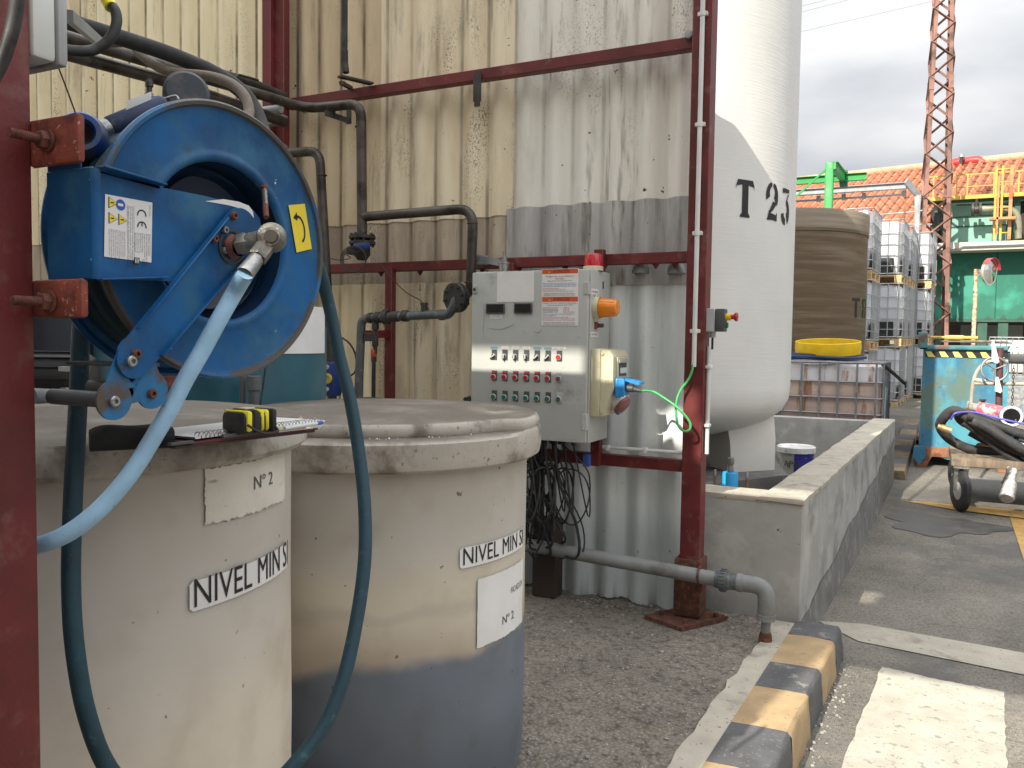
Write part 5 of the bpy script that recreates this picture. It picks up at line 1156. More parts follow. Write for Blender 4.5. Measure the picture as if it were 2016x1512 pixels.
# emergency stop
c=at(1404,630,'x',ex+.045); zz=c.z
es=thing('emergency_stop_box',(ex,ey,zz-.065),'grey and black box with a red mushroom button on the red corner post','emergency stop')
mb=MB(); mb.box((ex,ey-.04,zz-.062),(ex+.048,ey+.04,zz+.062),0,.004); mb.lathe([(.016,-.03),(.016,0)],(ex+.03,ey,zz-.062),(0,0,1),14,0); mb.cyl((ex+.03,ey,zz-.092),(ex+.03,ey,zz-.155),.006,8,1); mb.build('back_box',[M['greyplast'],M['black']],es)
mb=MB(); mb.box((ex+.050,ey-.039,zz-.060),(ex+.098,ey+.039,zz+.060),0,.006); mb.build('cover',M['dgrey'],es)
mb=MB(); cc=V((ex+.098,ey,zz+.018)); mb.lathe([(.019,0),(.019,.026),(.014,.028)],cc,(1,0,0),20,0); mb.lathe([(.013,.026),(.013,.040),(.022,.048),(.024,.056),(.021,.061),(0,.063)],cc,(1,0,0),24,1); mb.build('mushroom_button',[M['yellow'],M['btnred']],es)
mb=MB(); cc=V((ex+.098,ey,zz-.026)); mb.lathe([(.015,0),(.015,.010),(.012,.013),(0,.013)],cc,(1,0,0),20,0); mb.build('start_button',M['btngreen'],es)
# bundle of cables under the cabinet
mb=MB()
for i in range(30):
    x=random.uniform(-2.16,-1.78); y=random.uniform(4.1,4.3); zb=random.uniform(.42,.62); xd=x+random.uniform(-.12,.12)
    k=random.choice((0,0,1))
    if k==0: pts=[V((x,y,.97)),V((x+random.uniform(-.03,.03),y,.85)),V((xd-.06,y+.03,.70)),V((xd+random.uniform(-.09,.09),y+.04,zb)),V((xd+.02,y+.06,zb-.18)),V((-1.98+random.uniform(-.08,.08),4.4,.28)),V((-1.95+random.uniform(-.05,.05),4.42,.02))]
    else:
        rx=random.uniform(.05,.11); pts=[V((x,y,.97))]+[V((xd+rx*math.sin(t),y+.02*math.sin(2*t),.70+.17*math.cos(t)-.01*t)) for t in [j*PI/5 for j in range(1,14)]]+[V((xd,y,.97))]
    mb.tube(crom(pts,5),random.choice((.0045,.006,.008)),6)
tag(mb.build('cable_bundle',M['black']),'tangled bundle of black cables hanging under the control cabinet','cables')
mb=MB(); a=at(1155,908,'y',4.36); mb.box((a.x-.02,4.345,a.z-.03),(a.x+.02,4.38,a.z+.04),0,.004); tag(mb.build('blue_junction_clip',M['inkblue']),'small dark blue box hanging below the lower red rail','box')
mb=MB(); a=at(1088,1050,'y',4.45); mb.box((a.x-.10,4.38,0),(a.x+.05,4.50,.46),0,.01); tag(mb.build('trunking_stub',M['dkvoid']),'dark stub of cable trunking standing behind the cable bundle','trunking')
# floor pipe
Yp=4.27; r=.038
z1=at(1395,1135,'y',Yp).z; pe=at(1507,1250,'y',Yp)
fp=thing('floor_pipe',(pe.x,Yp,0),'grey plastic pipe running low along the screen wall and turning down into the slab','pipe')
x_el=pe.x
mb=MB(); xa=at(1040,1075,'y',Yp).x-.6; zl_=at(1040,1073,'y',Yp).z; x1=at(1420,1142,'y',Yp).x; zr=at(1420,1142,'y',Yp).z
mb.cyl((xa,Yp,zl_+ (zl_-zr)*.6),(x1,Yp,zr),r,24); mb.build('long_pipe',M['pvc'],fp)
mb=MB(); a0_=V((x1-.01,Yp,zr)); mb.lathe([(r+.004,-.02),(r+.006,0),(r+.016,.004),(r+.018,.03),(r+.016,.04),(r+.008,.042),(r+.008,.052),(r+.004,.056),(r+.004,.10),(r,.102)],a0_,(1,0,-.0),24)
for i in range(20):
    q=2*PI*i/20; mb.box((-.0,-.0022,-.002),(.026,.0022,.0045),0,0,Matrix.Translation(a0_+V((.009,math.cos(q)*(r+.017),math.sin(q)*(r+.017))))@Matrix.Rotation(q-PI/2,4,'X'))
mb.build('union',M['pvcdark'],fp)
pz0=zr; ptsE=fillet([V((x1+.08,Yp,pz0)),V((x_el,Yp,pz0-.0)),V((x_el,Yp,pz0-.17))],.085,8)
mb=MB(); mb.tube(ptsE,r+.005,24); mb.lathe([(r+.005,0),(r+.010,.002),(r+.010,.03),(r+.005,.032)],(x_el,Yp,pz0-.172),(0,0,1),24); mb.lathe([(r+.005,0),(r+.009,.002),(r+.009,.028),(r+.005,.03)],(x1+.082,Yp,pz0),(1,0,0),24); mb.build('elbow',M['pvc'],fp)
mb=MB(); mb.cyl((x_el,Yp,-.01),(x_el,Yp,pz0-.16),.0245,20); mb.build('riser',M['pvc'],fp)
mb=MB(); mb.lathe([(.0245,.0),(.034,.003),(.031,.04),(.026,.055)],(x_el,Yp,-.006),(0,0,1),14); mb.build('rusty_collar',M['rust'],fp)
mb=MB(); xc=at(1377,1130,'y',Yp).x; zc=zr+.01; mb.tube([V((xc,Yp+(r+.004)*math.cos(t),zc+(r+.004)*math.sin(t))) for t in [2*PI*i/24 for i in range(24)]],.006,6,0,False,True); mb.box((xc-.012,Yp+.02,zc-.10),(xc+.012,4.37,zc-.04),0,.003); mb.build('pipe_clamp',M['rust'],fp)
# ================================================================== PIPEWORK IN FRONT OF THE SCREEN
Yq=4.20; r=.031
def aw(px,py,Y=Yq): return at(px,py,'y',Y)
mp_=thing('steel_pipework',aw(712,520),'brown steel pipework dropping in front of the wall and branching to the cabinet','pipework')
q0=at(100,38+24,'x',-3.6); 
ptsA=[at(60,52,'x',-3.62),at(330,128+10,'x',-3.62),at(560,208,'x',-3.62)]
a1=V((-3.55,4.16,0)); 
mb=MB(); main=[at(20,40,'x',-3.65),at(545,196,'x',-3.65),aw(600,214,4.16),aw(652,212,4.16),aw(690,203,4.16),aw(712,240,4.16)]
main=[at(20,40,'x',-3.65),at(545,196,'x',-3.65),aw(602,213),aw(650,210),aw(711,203),aw(713,470)]
mb.tube(fillet(main,.10,8),r,18); mb.build('drop_pipe',M['steelpipe'],mp_)
mb=MB(); mb.tube(fillet([aw(714,427),aw(932,410),aw(926,575),aw(898,592,4.16)],.11,8),.029,18); mb.build('branch_pipe',M['steelpipe'],mp_)
for px,py in ((709,250),(713,425),(930,440),(925,556),(650,211),(600,213)):
    mb=MB(); p=aw(px,py); ax={250:(0,0,1),425:(0,0,1),440:(0,0,1),556:(0,0,1)}.get(py,(1,0,0)); mb.lathe([(.030,-.004),(.0325,-.002),(.0325,.002),(.030,.004)],p,ax,18); mb.build('weld_bead',M['rust'],mp_)
fa=V((-.45,.55,-.45)).normalized()
fa=V((-.25,-.95,-.1)).normalized(); c=aw(899,586,4.14)
mb=MB(); mb.lathe([(0,-.02),(.085,-.02),(.087,-.017),(.087,.0),(.08,.001),(.08,.004),(.087,.005),(.087,.022),(.085,.025),(0,.025)],c,fa,28)
x,y,z=frame(fa)
for i in range(8):
    q=2*PI*i/8+.2; o=c+(x*math.cos(q)+y*math.sin(q))*.068; mb.cyl(o-fa*.038,o+fa*.040,.009,6)
mb.build('flange',M['darkpipe'],mp_)
wp=[c+fa*.0,aw(884,622,4.12),aw(872,622),aw(712,628),aw(704,800)]
mb=MB(); mb.tube(fillet([c,aw(886,620,4.13),aw(860,619),aw(712,627),aw(704,815)],.05,8),.027,16); mb.tube([aw(704,815),aw(700,1000)],.027,14); mb.build('lower_pipe',M['pvcdark'],mp_)
for px,py,rr,w in ((760,624,.048,.018),(778,623,.034,.03),(798,622,.036,.022),(870,620,.032,.02),(730,626,.034,.016),(744,625,.036,.02)):
    mb=MB(); mb.lathe([(.026,-w),(rr*.9,-w),(rr,-w*.6),(rr,w*.6),(rr*.9,w),(.026,w)],aw(px,py),(1,0,.02),14); mb.build('coupling',M['darkpipe'],mp_)
mb=MB(); p=aw(835,621); mb.lathe([(.020,0),(.020,.06),(.024,.062),(.024,.075),(0,.076)],p,(0,0,1),14); mb.build('sensor_stub',M['darkpipe'],mp_)
# small tap line with the orange quick coupler
tl=thing('tap_line',aw(738,650),'thin upright tap line with an orange quick coupler and black hose below the pipes','tap')
mb=MB(); mb.lathe([(.020,0),(.022,-.03),(.024,-.05),(.014,-.055),(.014,-.09),(.020,-.10),(.020,-.15),(.013,-.16),(.013,-.20)],aw(739,632),(0,0,1),12); mb.box((aw(739,664).x-.075,Yq-.02,aw(739,672).z),(aw(739,664).x+.01,Yq+.02,aw(739,656).z),0,.004); mb.build('valve',M['darkpipe'],tl)
mb=MB(); mb.lathe([(.014,.0),(.019,-.008),(.019,-.045),(.014,-.052)],aw(736,687),(0,0,1),12); mb.build('coupler',mat('orange_coupler',(.45,.07,.02),.5),tl)
mb=MB(); mb.tube([aw(736,702),aw(735,800),aw(733,900)],.013,10); mb.lathe([(.018,0),(.018,.03)],aw(736,712),(0,0,1),10); mb.build('hose',M['black'],tl)
# valve with flanges, actuator and coiled wire
vl=thing('actuated_valve',aw(712,500),'flanged valve with a blue actuator and a coil of thin wire under the drop pipe','valve')
mb=MB(); c=aw(713,470)
for dz in (.0,-.035): mb.lathe([(0,dz),(.082,dz),(.082,dz+.018),(0,dz+.018)],c,(0,0,1),20)
for i in range(8): q=2*PI*i/8; mb.cyl(c+V((.066*math.cos(q),.066*math.sin(q),-.05)),c+V((.066*math.cos(q),.066*math.sin(q),.032)),.009,6)
mb.lathe([(.03,-.13),(.05,-.10),(.05,-.035)],c,(0,0,1),14); mb.box((c.x-.08,c.y-.06,c.z-.10),(c.x+.03,c.y+.04,c.z-.05),0,.01); mb.build('body',M['darkpipe'],vl)
mb=MB(); mb.box((c.x-.01,c.y-.085,c.z-.075),(c.x+.09,c.y-.03,c.z-.035),0,.012); mb.build('actuator',mat('valve_blue',(.01,.04,.16),.4),vl)
mb=MB()
for k in range(3): mb.tube([V((c.x+.01+(.085+.006*k)*math.cos(t),c.y-.09-.006*k,c.z-.135+(.085+.007*k)*math.sin(t)*.8)) for t in [2*PI*i/28 for i in range(28)]],.003,5,0,False,True)
mb.tube(crom([V((c.x-.06,c.y-.09,c.z-.1)),aw(690,508),aw(670,512),aw(651,509)]),.003,5); mb.tube(crom([aw(748,520),aw(775,552),aw(800,576),aw(825,590),aw(838,602),aw(845,610)]),.0032,5); mb.build('coiled_wire',M['black'],vl)
# grey bracket arm with insulated fitting beside the cabinet
ga=thing('grounding_bracket',aw(960,510,4.3),'pale grey steel arm holding a ribbed fitting above the left side of the cabinet roof','bracket')
mb=MB(); a=aw(935,508,4.28); b=aw(985,517,4.20); mb.bar(a,b,.012,.038); mb.box((a.x-.03,4.24,a.z-.03),(a.x+.02,4.42,a.z+.025),0,.003); mb.build('arm',M['galv'],ga)
p=at(992,524,'y',4.20); p.z=CZ1+.001; mb=MB(); mb.lathe([(.028,0),(.028,.05),(.033,.052),(.033,.062),(.022,.064),(.022,.076),(.018,.078),(.018,.09),(.009,.092),(.009,.12),(0,.121)],p,(0,0,1),16); mb.build('fitting',M['chrome'],ga)
# second pipe
sp=thing('second_pipe',aw(640,330),'shorter brown steel pipe that bends down beside the right edge of the hose reel','pipe')
mb=MB(); mb.tube(fillet([aw(560,302),aw(629,297),aw(646,600),aw(664,1050)],.09,8),.030,16); mb.lathe([(.03,-.004),(.033,0),(.03,.004)],aw(634,345),(0,0,1),16); mb.build('tube',M['steelpipe'],sp)
mb=MB(); mb.cyl(aw(560,288,4.3),aw(567,296,4.22),.018,8); mb.build('side_bolt',M['rust'],sp)
# pipes & big hose along the top left
tp=thing('upper_pipe_run',at(400,150,'x',-3.75),'dull steel pipe running beside the drop pipe above the hose reel','pipe')
mb=MB(); mb.tube([at(20,75,'x',-3.72),at(330,160,'x',-3.72),at(560,240,'x',-3.72)],.034,16); mb.build('tube',M['steelpipe'],tp)
mb=MB(); mb.tube([at(20,20,'x',-3.95),at(500,165,'x',-3.95),at(560,190,'x',-3.95)],.03,14); tag(mb.build('upper_pipe',M['darkpipe']),'dark pipe running highest and farthest back above the hose reel','pipe')
mb=MB(); mb.tube(crom([atd(x,y,d) for x,y,d in ((120,38,2.6),(230,72,2.7),(330,105,2.8),(420,143,2.85),(475,180,2.9),(505,222,2.9),(520,275,2.8),(528,330,2.6),(540,420,2.4))],6),.026,16)
tag(mb.build('black_hose',M['rubber']),'thick black hose arching from the top left down behind the hose reel','hose')
mb=MB(); mb.tube(crom([atd(x,y,d) for x,y,d in ((190,85,2.95),(255,85,2.9),(280,110,2.85),(330,140,2.8),(410,150,2.75),(455,165,2.7),(482,190,2.65),(490,225,2.6),(470,260,2.5))],6),.017,12)
tag(mb.build('ribbed_hose',mat('brown_ribbed_hose',(.16,.13,.10),.7,var=.25,vs=20,stretch=(4,4,4),bump=.6,bs=90)),'ribbed brown hose snaking along the pipes above the hose reel','hose')
mb=MB(); a=at(294,155,'x',-3.6); b=at(294,205,'x',-3.6); mb.cyl(a,b,.014,8); mb.lathe([(.014,0),(.024,.005),(.024,.05),(.014,.055)],b,(0,0,1),8); mb.lathe([(.014,0),(.02,.005),(.02,.03),(.014,.035)],a.lerp(b,.35),(0,0,1),8); tag(mb.build('pipe_stub',M['steelpipe']),'small drain stub hanging below the upper steel pipes','pipe stub')
mb=MB(); mb.tube(crom([at(463,158,'x',-3.8),at(468,148,'x',-3.8),at(480,150,'x',-3.8),at(508,158,'x',-3.8)]),.008,6); tag(mb.build('valve_handle',M['black']),'thin black bent valve handle above the upper pipes','handle')
mb=MB(); a=at(540,215,'y',4.3); mb.cyl(at(520,218,'y',4.25),at(553,214,'y',4.25),.028,12); mb.box((at(520,232,'y',4.3).x,4.28,at(520,248,'y',4.3).z),(at(559,245,'y',4.3).x,4.34,at(520,232,'y',4.3).z),0,.004); tag(mb.build('pipe_support',M['galv']),'pale steel pipe support fixed to the red post behind the hose reel','support')
# bracket under the bend, plate and black downpipe
mb=MB(); a=at(640,222,'y',4.12); b=at(687,238,'y',4.34); mb.bar(a,b,.008,.035); mb.bar(b+V((0,0,.08)),b-V((0,0,.02)),.035,.008); mb.bar(V((a.x,4.2,a.z+.0)),V((a.x,4.2,a.z+.06)),.03,.006)
tag(mb.build('pipe_bracket',M['darkpipe']),'black triangular bracket carrying the bend of the drop pipe below the top rail','bracket')
mb=MB(); a=at(668,150,'y',4.2); b=at(732,165,'y',4.42); mb.bar(a,b,.05,.012); tag(mb.build('steel_plate_arm',M['darkpipe']),'flat steel arm under the black downpipe on the top rail','bracket')
mb=MB(); a=at(672,163,'y',4.22); b=at(690,173,'y',4.42); mb.bar(a,b,.03,.02); tag(mb.build('steel_stub_arm',M['darkpipe']),'short stub just below the flat steel arm on the top rail','bracket')
dp=thing('downpipe',at(680,140,'y',4.30),'narrow black downpipe coming from above to the top red rail','downpipe')
a=at(678,127,'y',4.30); mb=MB(); mb.cyl(a,V((a.x,a.y,5.4)),.020,14); mb.build('tube',M['black'],dp)
mb=MB(); mb.lathe([(.023,.09),(.023,.03),(.022,.0)],a,(0,0,1),14); b=at(681,143,'y',4.30); mb.tube([a+V((0,0,.02)),b],.022,12); mb.build('shoe',M['black'],dp)

# junction box with cables, top left
jb=thing('junction_box',atd(95,120,1.12),'white junction box with a grey lid on the near red post','junction box')
o=PY-.0; X0=PX+.0
jz1=at(60,-60,'y',PY).z; jz0=at(60,120,'y',PY).z; JX=PX+.004; JY0=PY-.002; JY1=at(112,60,'x',JX).y; JY2=at(135,60,'x',JX).y; jz1=at(60,-80,'x',JX).z; jz0=at(90,118,'x',JX).z
mb=MB(); mb.box((PX-.10,JY0,jz0),(JX,JY1,jz1),0,.008); mb.build('body',M['white'],jb)
mb=MB(); mb.box((PX-.102,JY1+.001,jz0-.002),(JX+.002,JY2,jz1),0,.008); mb.build('lid',M['greyplast'],jb)
mb=MB(); mb.tube(crom([atd(x,y,d) for x,y,d in ((118,95,1.3),(150,100,1.32),(185,98,1.34),(215,78,1.35),(229,48,1.36),(227,22,1.37),(214,2,1.38),(200,-25,1.38))],6),.0085,12)
bc_=tag(mb.build('looped_cable',M['black']),'black cable looping out from behind the junction box to the top edge','cable')
mb=MB(); mb.tube(crom([atd(x,y,d) for x,y,d in ((219,14,1.374),(210,-2,1.38),(202,-18,1.38))],4),.0105,12); mb.build('yellow_sleeve',M['tape_y'],bc_)
mb=MB(); mb.tube(crom([atd(x,y,d) for x,y,d in ((-40,200,1.02),(0,128,1.03),(18,80,1.03),(30,30,1.03),(36,-20,1.03),(38,-80,1.03))],6),.0085,12)
tag(mb.build('post_cable',M['black']),'black cable curving over the face of the near red post','cable')
mb=MB(); a=atd(137,32,1.5); b=atd(196,83,1.9); mb.bar(a,b,.012,.022); tag(mb.build('grey_strut',M['galv']),'light grey strut behind the junction box','strut')
# clutter behind the near post above the lid
mb=MB(); a=atd(60,785,1.95); b=atd(190,790,2.1); mb.cyl(a,b,.026,18); mb.lathe([(.026,0),(.031,.002),(.031,.05),(.026,.052)],a.lerp(b,.45),b-a,18); tag(mb.build('lid_pipe',M['pvcdark']),'dark grey pipe stub crossing just above the nearest tank lid behind the teal hose','pipe')
ml=thing('mixer_motor',V((-2.15,1.55,1.31)),'black mixer motor sitting on the back of the nearest tank lid behind the reel','motor')
c=atd(118,742,2.25)
mb=MB(); mb.lathe([(0,-.10),(.05,-.10),(.066,-.08),(.066,.07),(.05,.09),(0,.09)],c,(.8,.6,0),20)
for i in range(14): q=2*PI*i/14; d=V((.8,.6,0)); x,y,z=frame(d); mb.obox(c+(x*math.cos(q)+y*math.sin(q))*.064-d*.07,d*.14,(x*math.cos(q)+y*math.sin(q))*.008,(y*math.cos(q)-x*math.sin(q))*.003)
mb.build('motor_housing',M['black'],ml)
mb=MB(); a=atd(122,726,2.12); mb.box(a+V((0,-.01,-.006)),a+V((.045,0,.006))); mb.build('name_strip',M['greyplast'],ml)
mb=MB(); mb.cyl(c-V((0,0,.14)),c-V((0,0,.03)),.05,14); mb.build('gearbox',M['dgrey'],ml)

p=atd(138,700,3.35); dbz=at(138,606,'y',p.y).z
mb=MB(); mb.lathe([(0,0),(.24,0),(.25,.02),(.25,.5),(.262,.52),(.25,.54),(.25,1.0),(.262,1.02),(.25,1.04),(.25,dbz-.05),(.235,dbz-.01),(.2,dbz),(.19,dbz-.02),(0,dbz-.02)],(p.x,p.y,0),(0,0,1),48)
tag(mb.build('dark_barrel',mat('dark_navy_plastic',(.010,.016,.026),.5,var=.3,vs=6)),'tall dark plastic barrel in the gap between the near red post and the teal tank','barrel')
# big teal container with white label behind
rt_=ray(643,700); dd=3.45; p=V((0,0,H))+rt_*(dd/F); R_=.44; l=math.hypot(p.x,p.y); TC=V((p.x-R_*(p.y/l),p.y+R_*(p.x/l),0))
tt=thing('teal_tank',TC,'big round teal plastic tank with a white label, half hidden behind the hose reel','tank')
ztop=1.62
mb=MB(); mb.lathe([(0,0),(R_-.03,0),(R_,.04),(R_,ztop-.08),(R_-.02,ztop-.03),(R_-.10,ztop),(0,ztop+.02)],TC,(0,0,1),96); mb.build('body',M['teal'],tt)
a0,z0=at_cyl(545,695,TC.x,TC.y,R_); a1,z1=at_cyl(638,606,TC.x,TC.y,R_)
mb=curved_label(TC,R_+.003,a0,a1,at_cyl(638,695,TC.x,TC.y,R_)[1],z1,0); mb.build('blank_label',M['paper'],tt)
mb=MB(); mb.cyl(atd(478,740,2.9),atd(478,870,2.9),.0105,10); tag(mb.build('grey_pipe',M['pvcdark']),'thinner of two grey pipes rising in front of the teal tank','pipe')
mb=MB(); a=atd(500,740,2.88);b=atd(500,870,2.88); mb.cyl(a,b,.018,14); mb.lathe([(.018,0),(.025,.002),(.025,.05),(.018,.052)],a.lerp(b,.22),(0,0,1),16); tag(mb.build('grey_pipe',M['pvcdark']),'thicker collared one of two grey pipes rising in front of the teal tank','pipe')
mb=MB(); mb.tube(crom([atd(527,690,2.6),atd(520,745,2.6),atd(512,800,2.6)]),.003,5); tag(mb.build('thin_wire',M['black']),'thin black wire hanging beside the two grey pipes','wire')
mb=MB(); mb.lathe([(.034,0),(.034,.10),(.03,.11)],atd(335,760,2.6),(0,0,1),16); tag(mb.build('rusty_stub',M['redrust']),'rusty stub of pipe seen between the roller bracket and the light blue hose','pipe')
# blue dosing pump
c=aw(653,745,4.05); dpm=thing('dosing_pump',c,'small dark blue pump with a round yellow cap beside the teal hose','pump')
mb=MB(); mb.box((c.x-.05,c.y-.04,c.z-.11),(c.x+.045,c.y+.05,c.z+.10),0,.015); mb.build('housing',mat('pump_dark_blue',(.008,.035,.16),.4),dpm)
mb=MB(); mb.lathe([(.032,0),(.032,.014),(.022,.016),(.020,.008),(0,.008)],c+V((.005,-.04,.0)),(0,-1,0),18); mb.build('cap',mat('dull_yellow_cap',(.42,.34,.06),.5),dpm)
mb=MB(); mb.lathe([(.014,0),(.014,.012),(0,.013)],c+V((.0,-.04,-.065)),(0,-1,0),12); mb.lathe([(.014,0),(.014,.008),(0,.009)],c+V((.0,-.04,.07)),(0,-1,0),12); mb.build('screw_cap',M['greyplast'],dpm)
mb=MB(); mb.tube(crom([aw(668,662),aw(688,676),aw(700,700),aw(700,730),aw(684,744)]),.006,8); tag(mb.build('curved_cable',M['black']),'black cable curving out behind the teal hose beside the lower pipe','cable')
mb=MB(); mb.tube(crom([aw(693,790,3.7),aw(725,786,3.7),aw(755,789,3.7),aw(775,796,3.7),aw(785,806,3.7)]),.013,8); tag(mb.build('hose_arc',M['black']),'black hose arc showing just above the far tank lid','hose')
hw=thing('handwheel',at(922,792,'y',4.12),'small black lobed handwheel at the lower left edge of the cabinet','handwheel')
mb=MB(); c=at(922,792,'y',4.12)
for k in range(6): q=2*PI*k/6+.3; mb.lathe([(0,-.006),(.012,-.006),(.014,0),(.012,.008),(0,.008)],c+V((.024*math.cos(q),0,.024*math.sin(q))),(0,-1,0),10)
mb.lathe([(0,-.006),(.02,-.006),(.02,.010),(0,.012)],c,(0,-1,0),14); mb.build('wheel',M['black'],hw)
mb=MB(); mb.cyl(c,c+V((0,.35,0)),.008,8); mb.build('stem',M['darkpipe'],hw)

# ================================================================== BACKGROUND
# brown wound tank
rt_=ray(1706,560); dd=12.5; p=V((0,0,H))+rt_*(dd/F); BR=1.25; l=math.hypot(p.x,p.y); BC=V((p.x-BR*(p.y/l),p.y+BR*(p.x/l),0))
bt_=thing('brown_tank',BC,'large brown wound tank with a pale rim behind the white silo','tank')
bz=3.44
mb=MB(); mb.lathe([(0,-.2),(BR,-.2),(BR,bz-.32),(BR+.012,bz-.31),(BR+.012,bz-.27)],BC,(0,0,1),96); mb.build('body',M['brown'],bt_)
mb=MB(); mb.lathe([(BR+.012,bz-.27),(BR+.016,bz-.26),(BR+.016,bz),(BR-.03,bz+.002),(BR-.03,bz-.2)],BC,(0,0,1),96); mb.build('rim',M['brownrim'],bt_)
mb=MB(); a0,za=at_cyl(1678,625,BC.x,BC.y,BR); _,zb=at_cyl(1678,586,BC.x,BC.y,BR); a1,_=at_cyl(1691,600,BC.x,BC.y,BR)
fnb=cyl_fn(BC,BR+.005,a0,za); hb=zb-za; wb=(a1-a0)*BR
def fq(x0,y0,x1,y1): mb.add([fnb(x0*wb,y0*hb),fnb(x1*wb,y0*hb),fnb(x1*wb,y1*hb),fnb(x0*wb,y1*hb)],[(0,1,2,3)])
fq(-.1,.84,1.1,1.0); fq(.34,0,.66,.84); mb.build('letter',M['ink'],bt_); mb=MB()
fq(1.75,0,2.1,.45); fq(1.75,.55,2.1,1.0); fq(2.15,.88,2.9,1.0); fq(2.15,.45,2.9,.57); fq(2.9,.55,3.3,.9); fq(2.7,.0,3.2,.4)
mb.build('letter',M['ink'],bt_)

# intermediate bulk containers
def make_ibc(bottle,cage,label,group,w=1.0,d=1.2,h=1.16,stain=None,plate=True):
    t=thing('bulk_container',(0,0,0),label,'bulk container',group)
    mb=MB(); zb=.15
    mb.box((-w/2+.03,-d/2+.03,zb+.01),(w/2-.03,d/2-.03,h-.03),0,.09); mb.lathe([(.11,0),(.11,.03),(.0,.035)],(0,0,h-.03),(0,0,1),14)
    if stain: mb.box((-w/2+.026,-d/2+.026,zb+.006),(w/2-.026,d/2-.026,zb+.83),1,.09)
    mb.build('bottle',[bottle,stain] if stain else [bottle],t)
    mb=MB(); rr=.0095 if plate else .014
    X,Yy=w/2,d/2
    for k,z in enumerate([zb+.02,zb+.16,zb+.36,zb+.56,zb+.76,h-.01]):
        mb.tube(fillet([V((0,-Yy,z)),V((X,-Yy,z)),V((X,Yy,z)),V((-X,Yy,z)),V((-X,-Yy,z)),V((0,-Yy,z))],.06,3),rr*1.2 if k in(0,5) else rr,6)
    n=5
    for i in range(n+1):
        x=-X+.07+(w-.14)*i/n
        for s in (-1,1): mb.cyl((x,s*(Yy+.004),zb),(x,s*(Yy+.004),h),rr,6)
    for i in range(n+2):
        y=-Yy+.07+(d-.14)*i/(n+1)
        for s in (-1,1): mb.cyl((s*(X+.004),y,zb),(s*(X+.004),y,h),rr,6)
    mb.build('cage',cage,t)
    mb=MB()
    for i in range(6): y=-Yy+(d-.12)*i/5; mb.box((-X,y,.115),(X,y+.11,.14),0,.003)
    for x in (-X,-.06,X-.12):
        for y in (-Yy,-.06,Yy-.12): mb.box((x,y,.025),(x+.12,y+.12,.113),0,.003)
        mb.box((x,-Yy,0),(x+.12,Yy,.023),0,.003)
    mb.build('pallet',M['wood'],t)
    if plate:
        mb=MB(); mb.box((.02,-Yy-.006,zb+.03),(.36,-Yy-.001,zb+.30),0,.002); mb.box((X+.001,-Yy+.05,zb+.03),(X+.006,-Yy+.5,zb+.30),0,.002); mb.build('black_plate',M['black'],t)
    return t
G='white bulk containers stacked beyond the brown tank'
ibc=make_ibc(M['ibc'],M['cage'],'white caged bulk container','x')
def ibcpos(px_right,py,dfwd):      # front right lower corner
    return atd(px_right,py,dfwd)
stacks=[ # px of the front right corner, forward depth, base z, rot, name
 (1709,13.6,.27,'left stack by the brown tank'),
 (1771,15.2,.34,'middle stack'),
 (1829,17.2,.39,'right stack by the rusty mast')]
first=True; lv=['bottom','middle','top']
for si,(px,dp_,bz0,nm) in enumerate(stacks):
    p=atd(px,700,dp_); rz=math.radians(-3.5)
    c=V((p.x,p.y,0))+Matrix.Rotation(rz,3,'Z')@V((-.5,.6,0))
    for k in range(3):
        lab='white caged bulk container, %s of the three in the %s'%(lv[k],nm)
        loc=V((c.x+random.uniform(-.02,.02),c.y,bz0+k*1.165))
        if first: ibc.location=loc; ibc['label']=lab; ibc['group']=G; ibc.rotation_euler.z=rz; first=False
        else: dup(ibc,loc,lab,G,rz)
# containers behind the middle stack
for k in range(3):
    p=atd(1771,700,15.2); c=V((p.x,p.y,0))+Matrix.Rotation(math.radians(-3.5),3,'Z')@V((-.48,1.9,0))
    dup(ibc,V((c.x,c.y,.36+k*1.165)),'white caged bulk container, %s of the three right behind the middle stack'%lv[k],G,math.radians(-3.5))
# near container with brown liquid
p=atd(1737,760,10.15); c=V((p.x,p.y,0))+Matrix.Rotation(math.radians(-2.5),3,'Z')@V((-.62,.5,0))
ni=make_ibc(M['ibcdirty'],M['cagedk'],'stained bulk container half full of brown liquid behind the containment wall','near bulk container',w=1.24,d=1.0,h=1.16,stain=M['ibcliq'],plate=False); del ni['group']
ni.location=(c.x,c.y,.14); ni.rotation_euler.z=math.radians(-2.5); WLOC[ni.name]=V((0,0,0))
mb=MB(); mb.box((.625,-.32,.30),(.632,.12,.95)); mb.box((.632,-.28,.45),(.634,-.12,.85),1); mb.box((.632,-.04,.68),(.634,.06,.83),1); mb.build('info_plate',[mat('grey_green_plate',(.16,.22,.23),.5),M['paper']],ni)
mb=MB(); mb.tube(crom([(.60,-.38,1.14),(.70,-.30,1.05),(.82,-.22,.93),(.86,-.2,.90)]),.022,8); mb.build('drain_hose',M['black'],ni)
ztopn=.14+1.165
cc=at(1630,675,'y',c.y-.05); cc.z=ztopn
mb=MB(); 
for k in range(4): mb.tube([V((cc.x-.12+(.54-.035*k+.02*math.sin(3*t+k))*math.cos(t)*.98,cc.y+(.50-.03*k)*math.sin(t)*.85,ztopn+.028+.022*(k%3)+.01*math.sin(2*t))) for t in [2*PI*i/48 for i in range(48)]],.018,8,0,False,True)
mb.tube(crom([V((cc.x-.7,cc.y-.2,ztopn+.03)),V((cc.x-.3,cc.y-.40,ztopn+.05)),V((cc.x+.2,cc.y-.42,ztopn+.04)),V((cc.x+.48,cc.y-.2,ztopn+.05))]),.02,8)
tag(mb.build('coiled_hose',M['navy']),'dark navy hose coiled flat on top of the stained bulk container','hose')
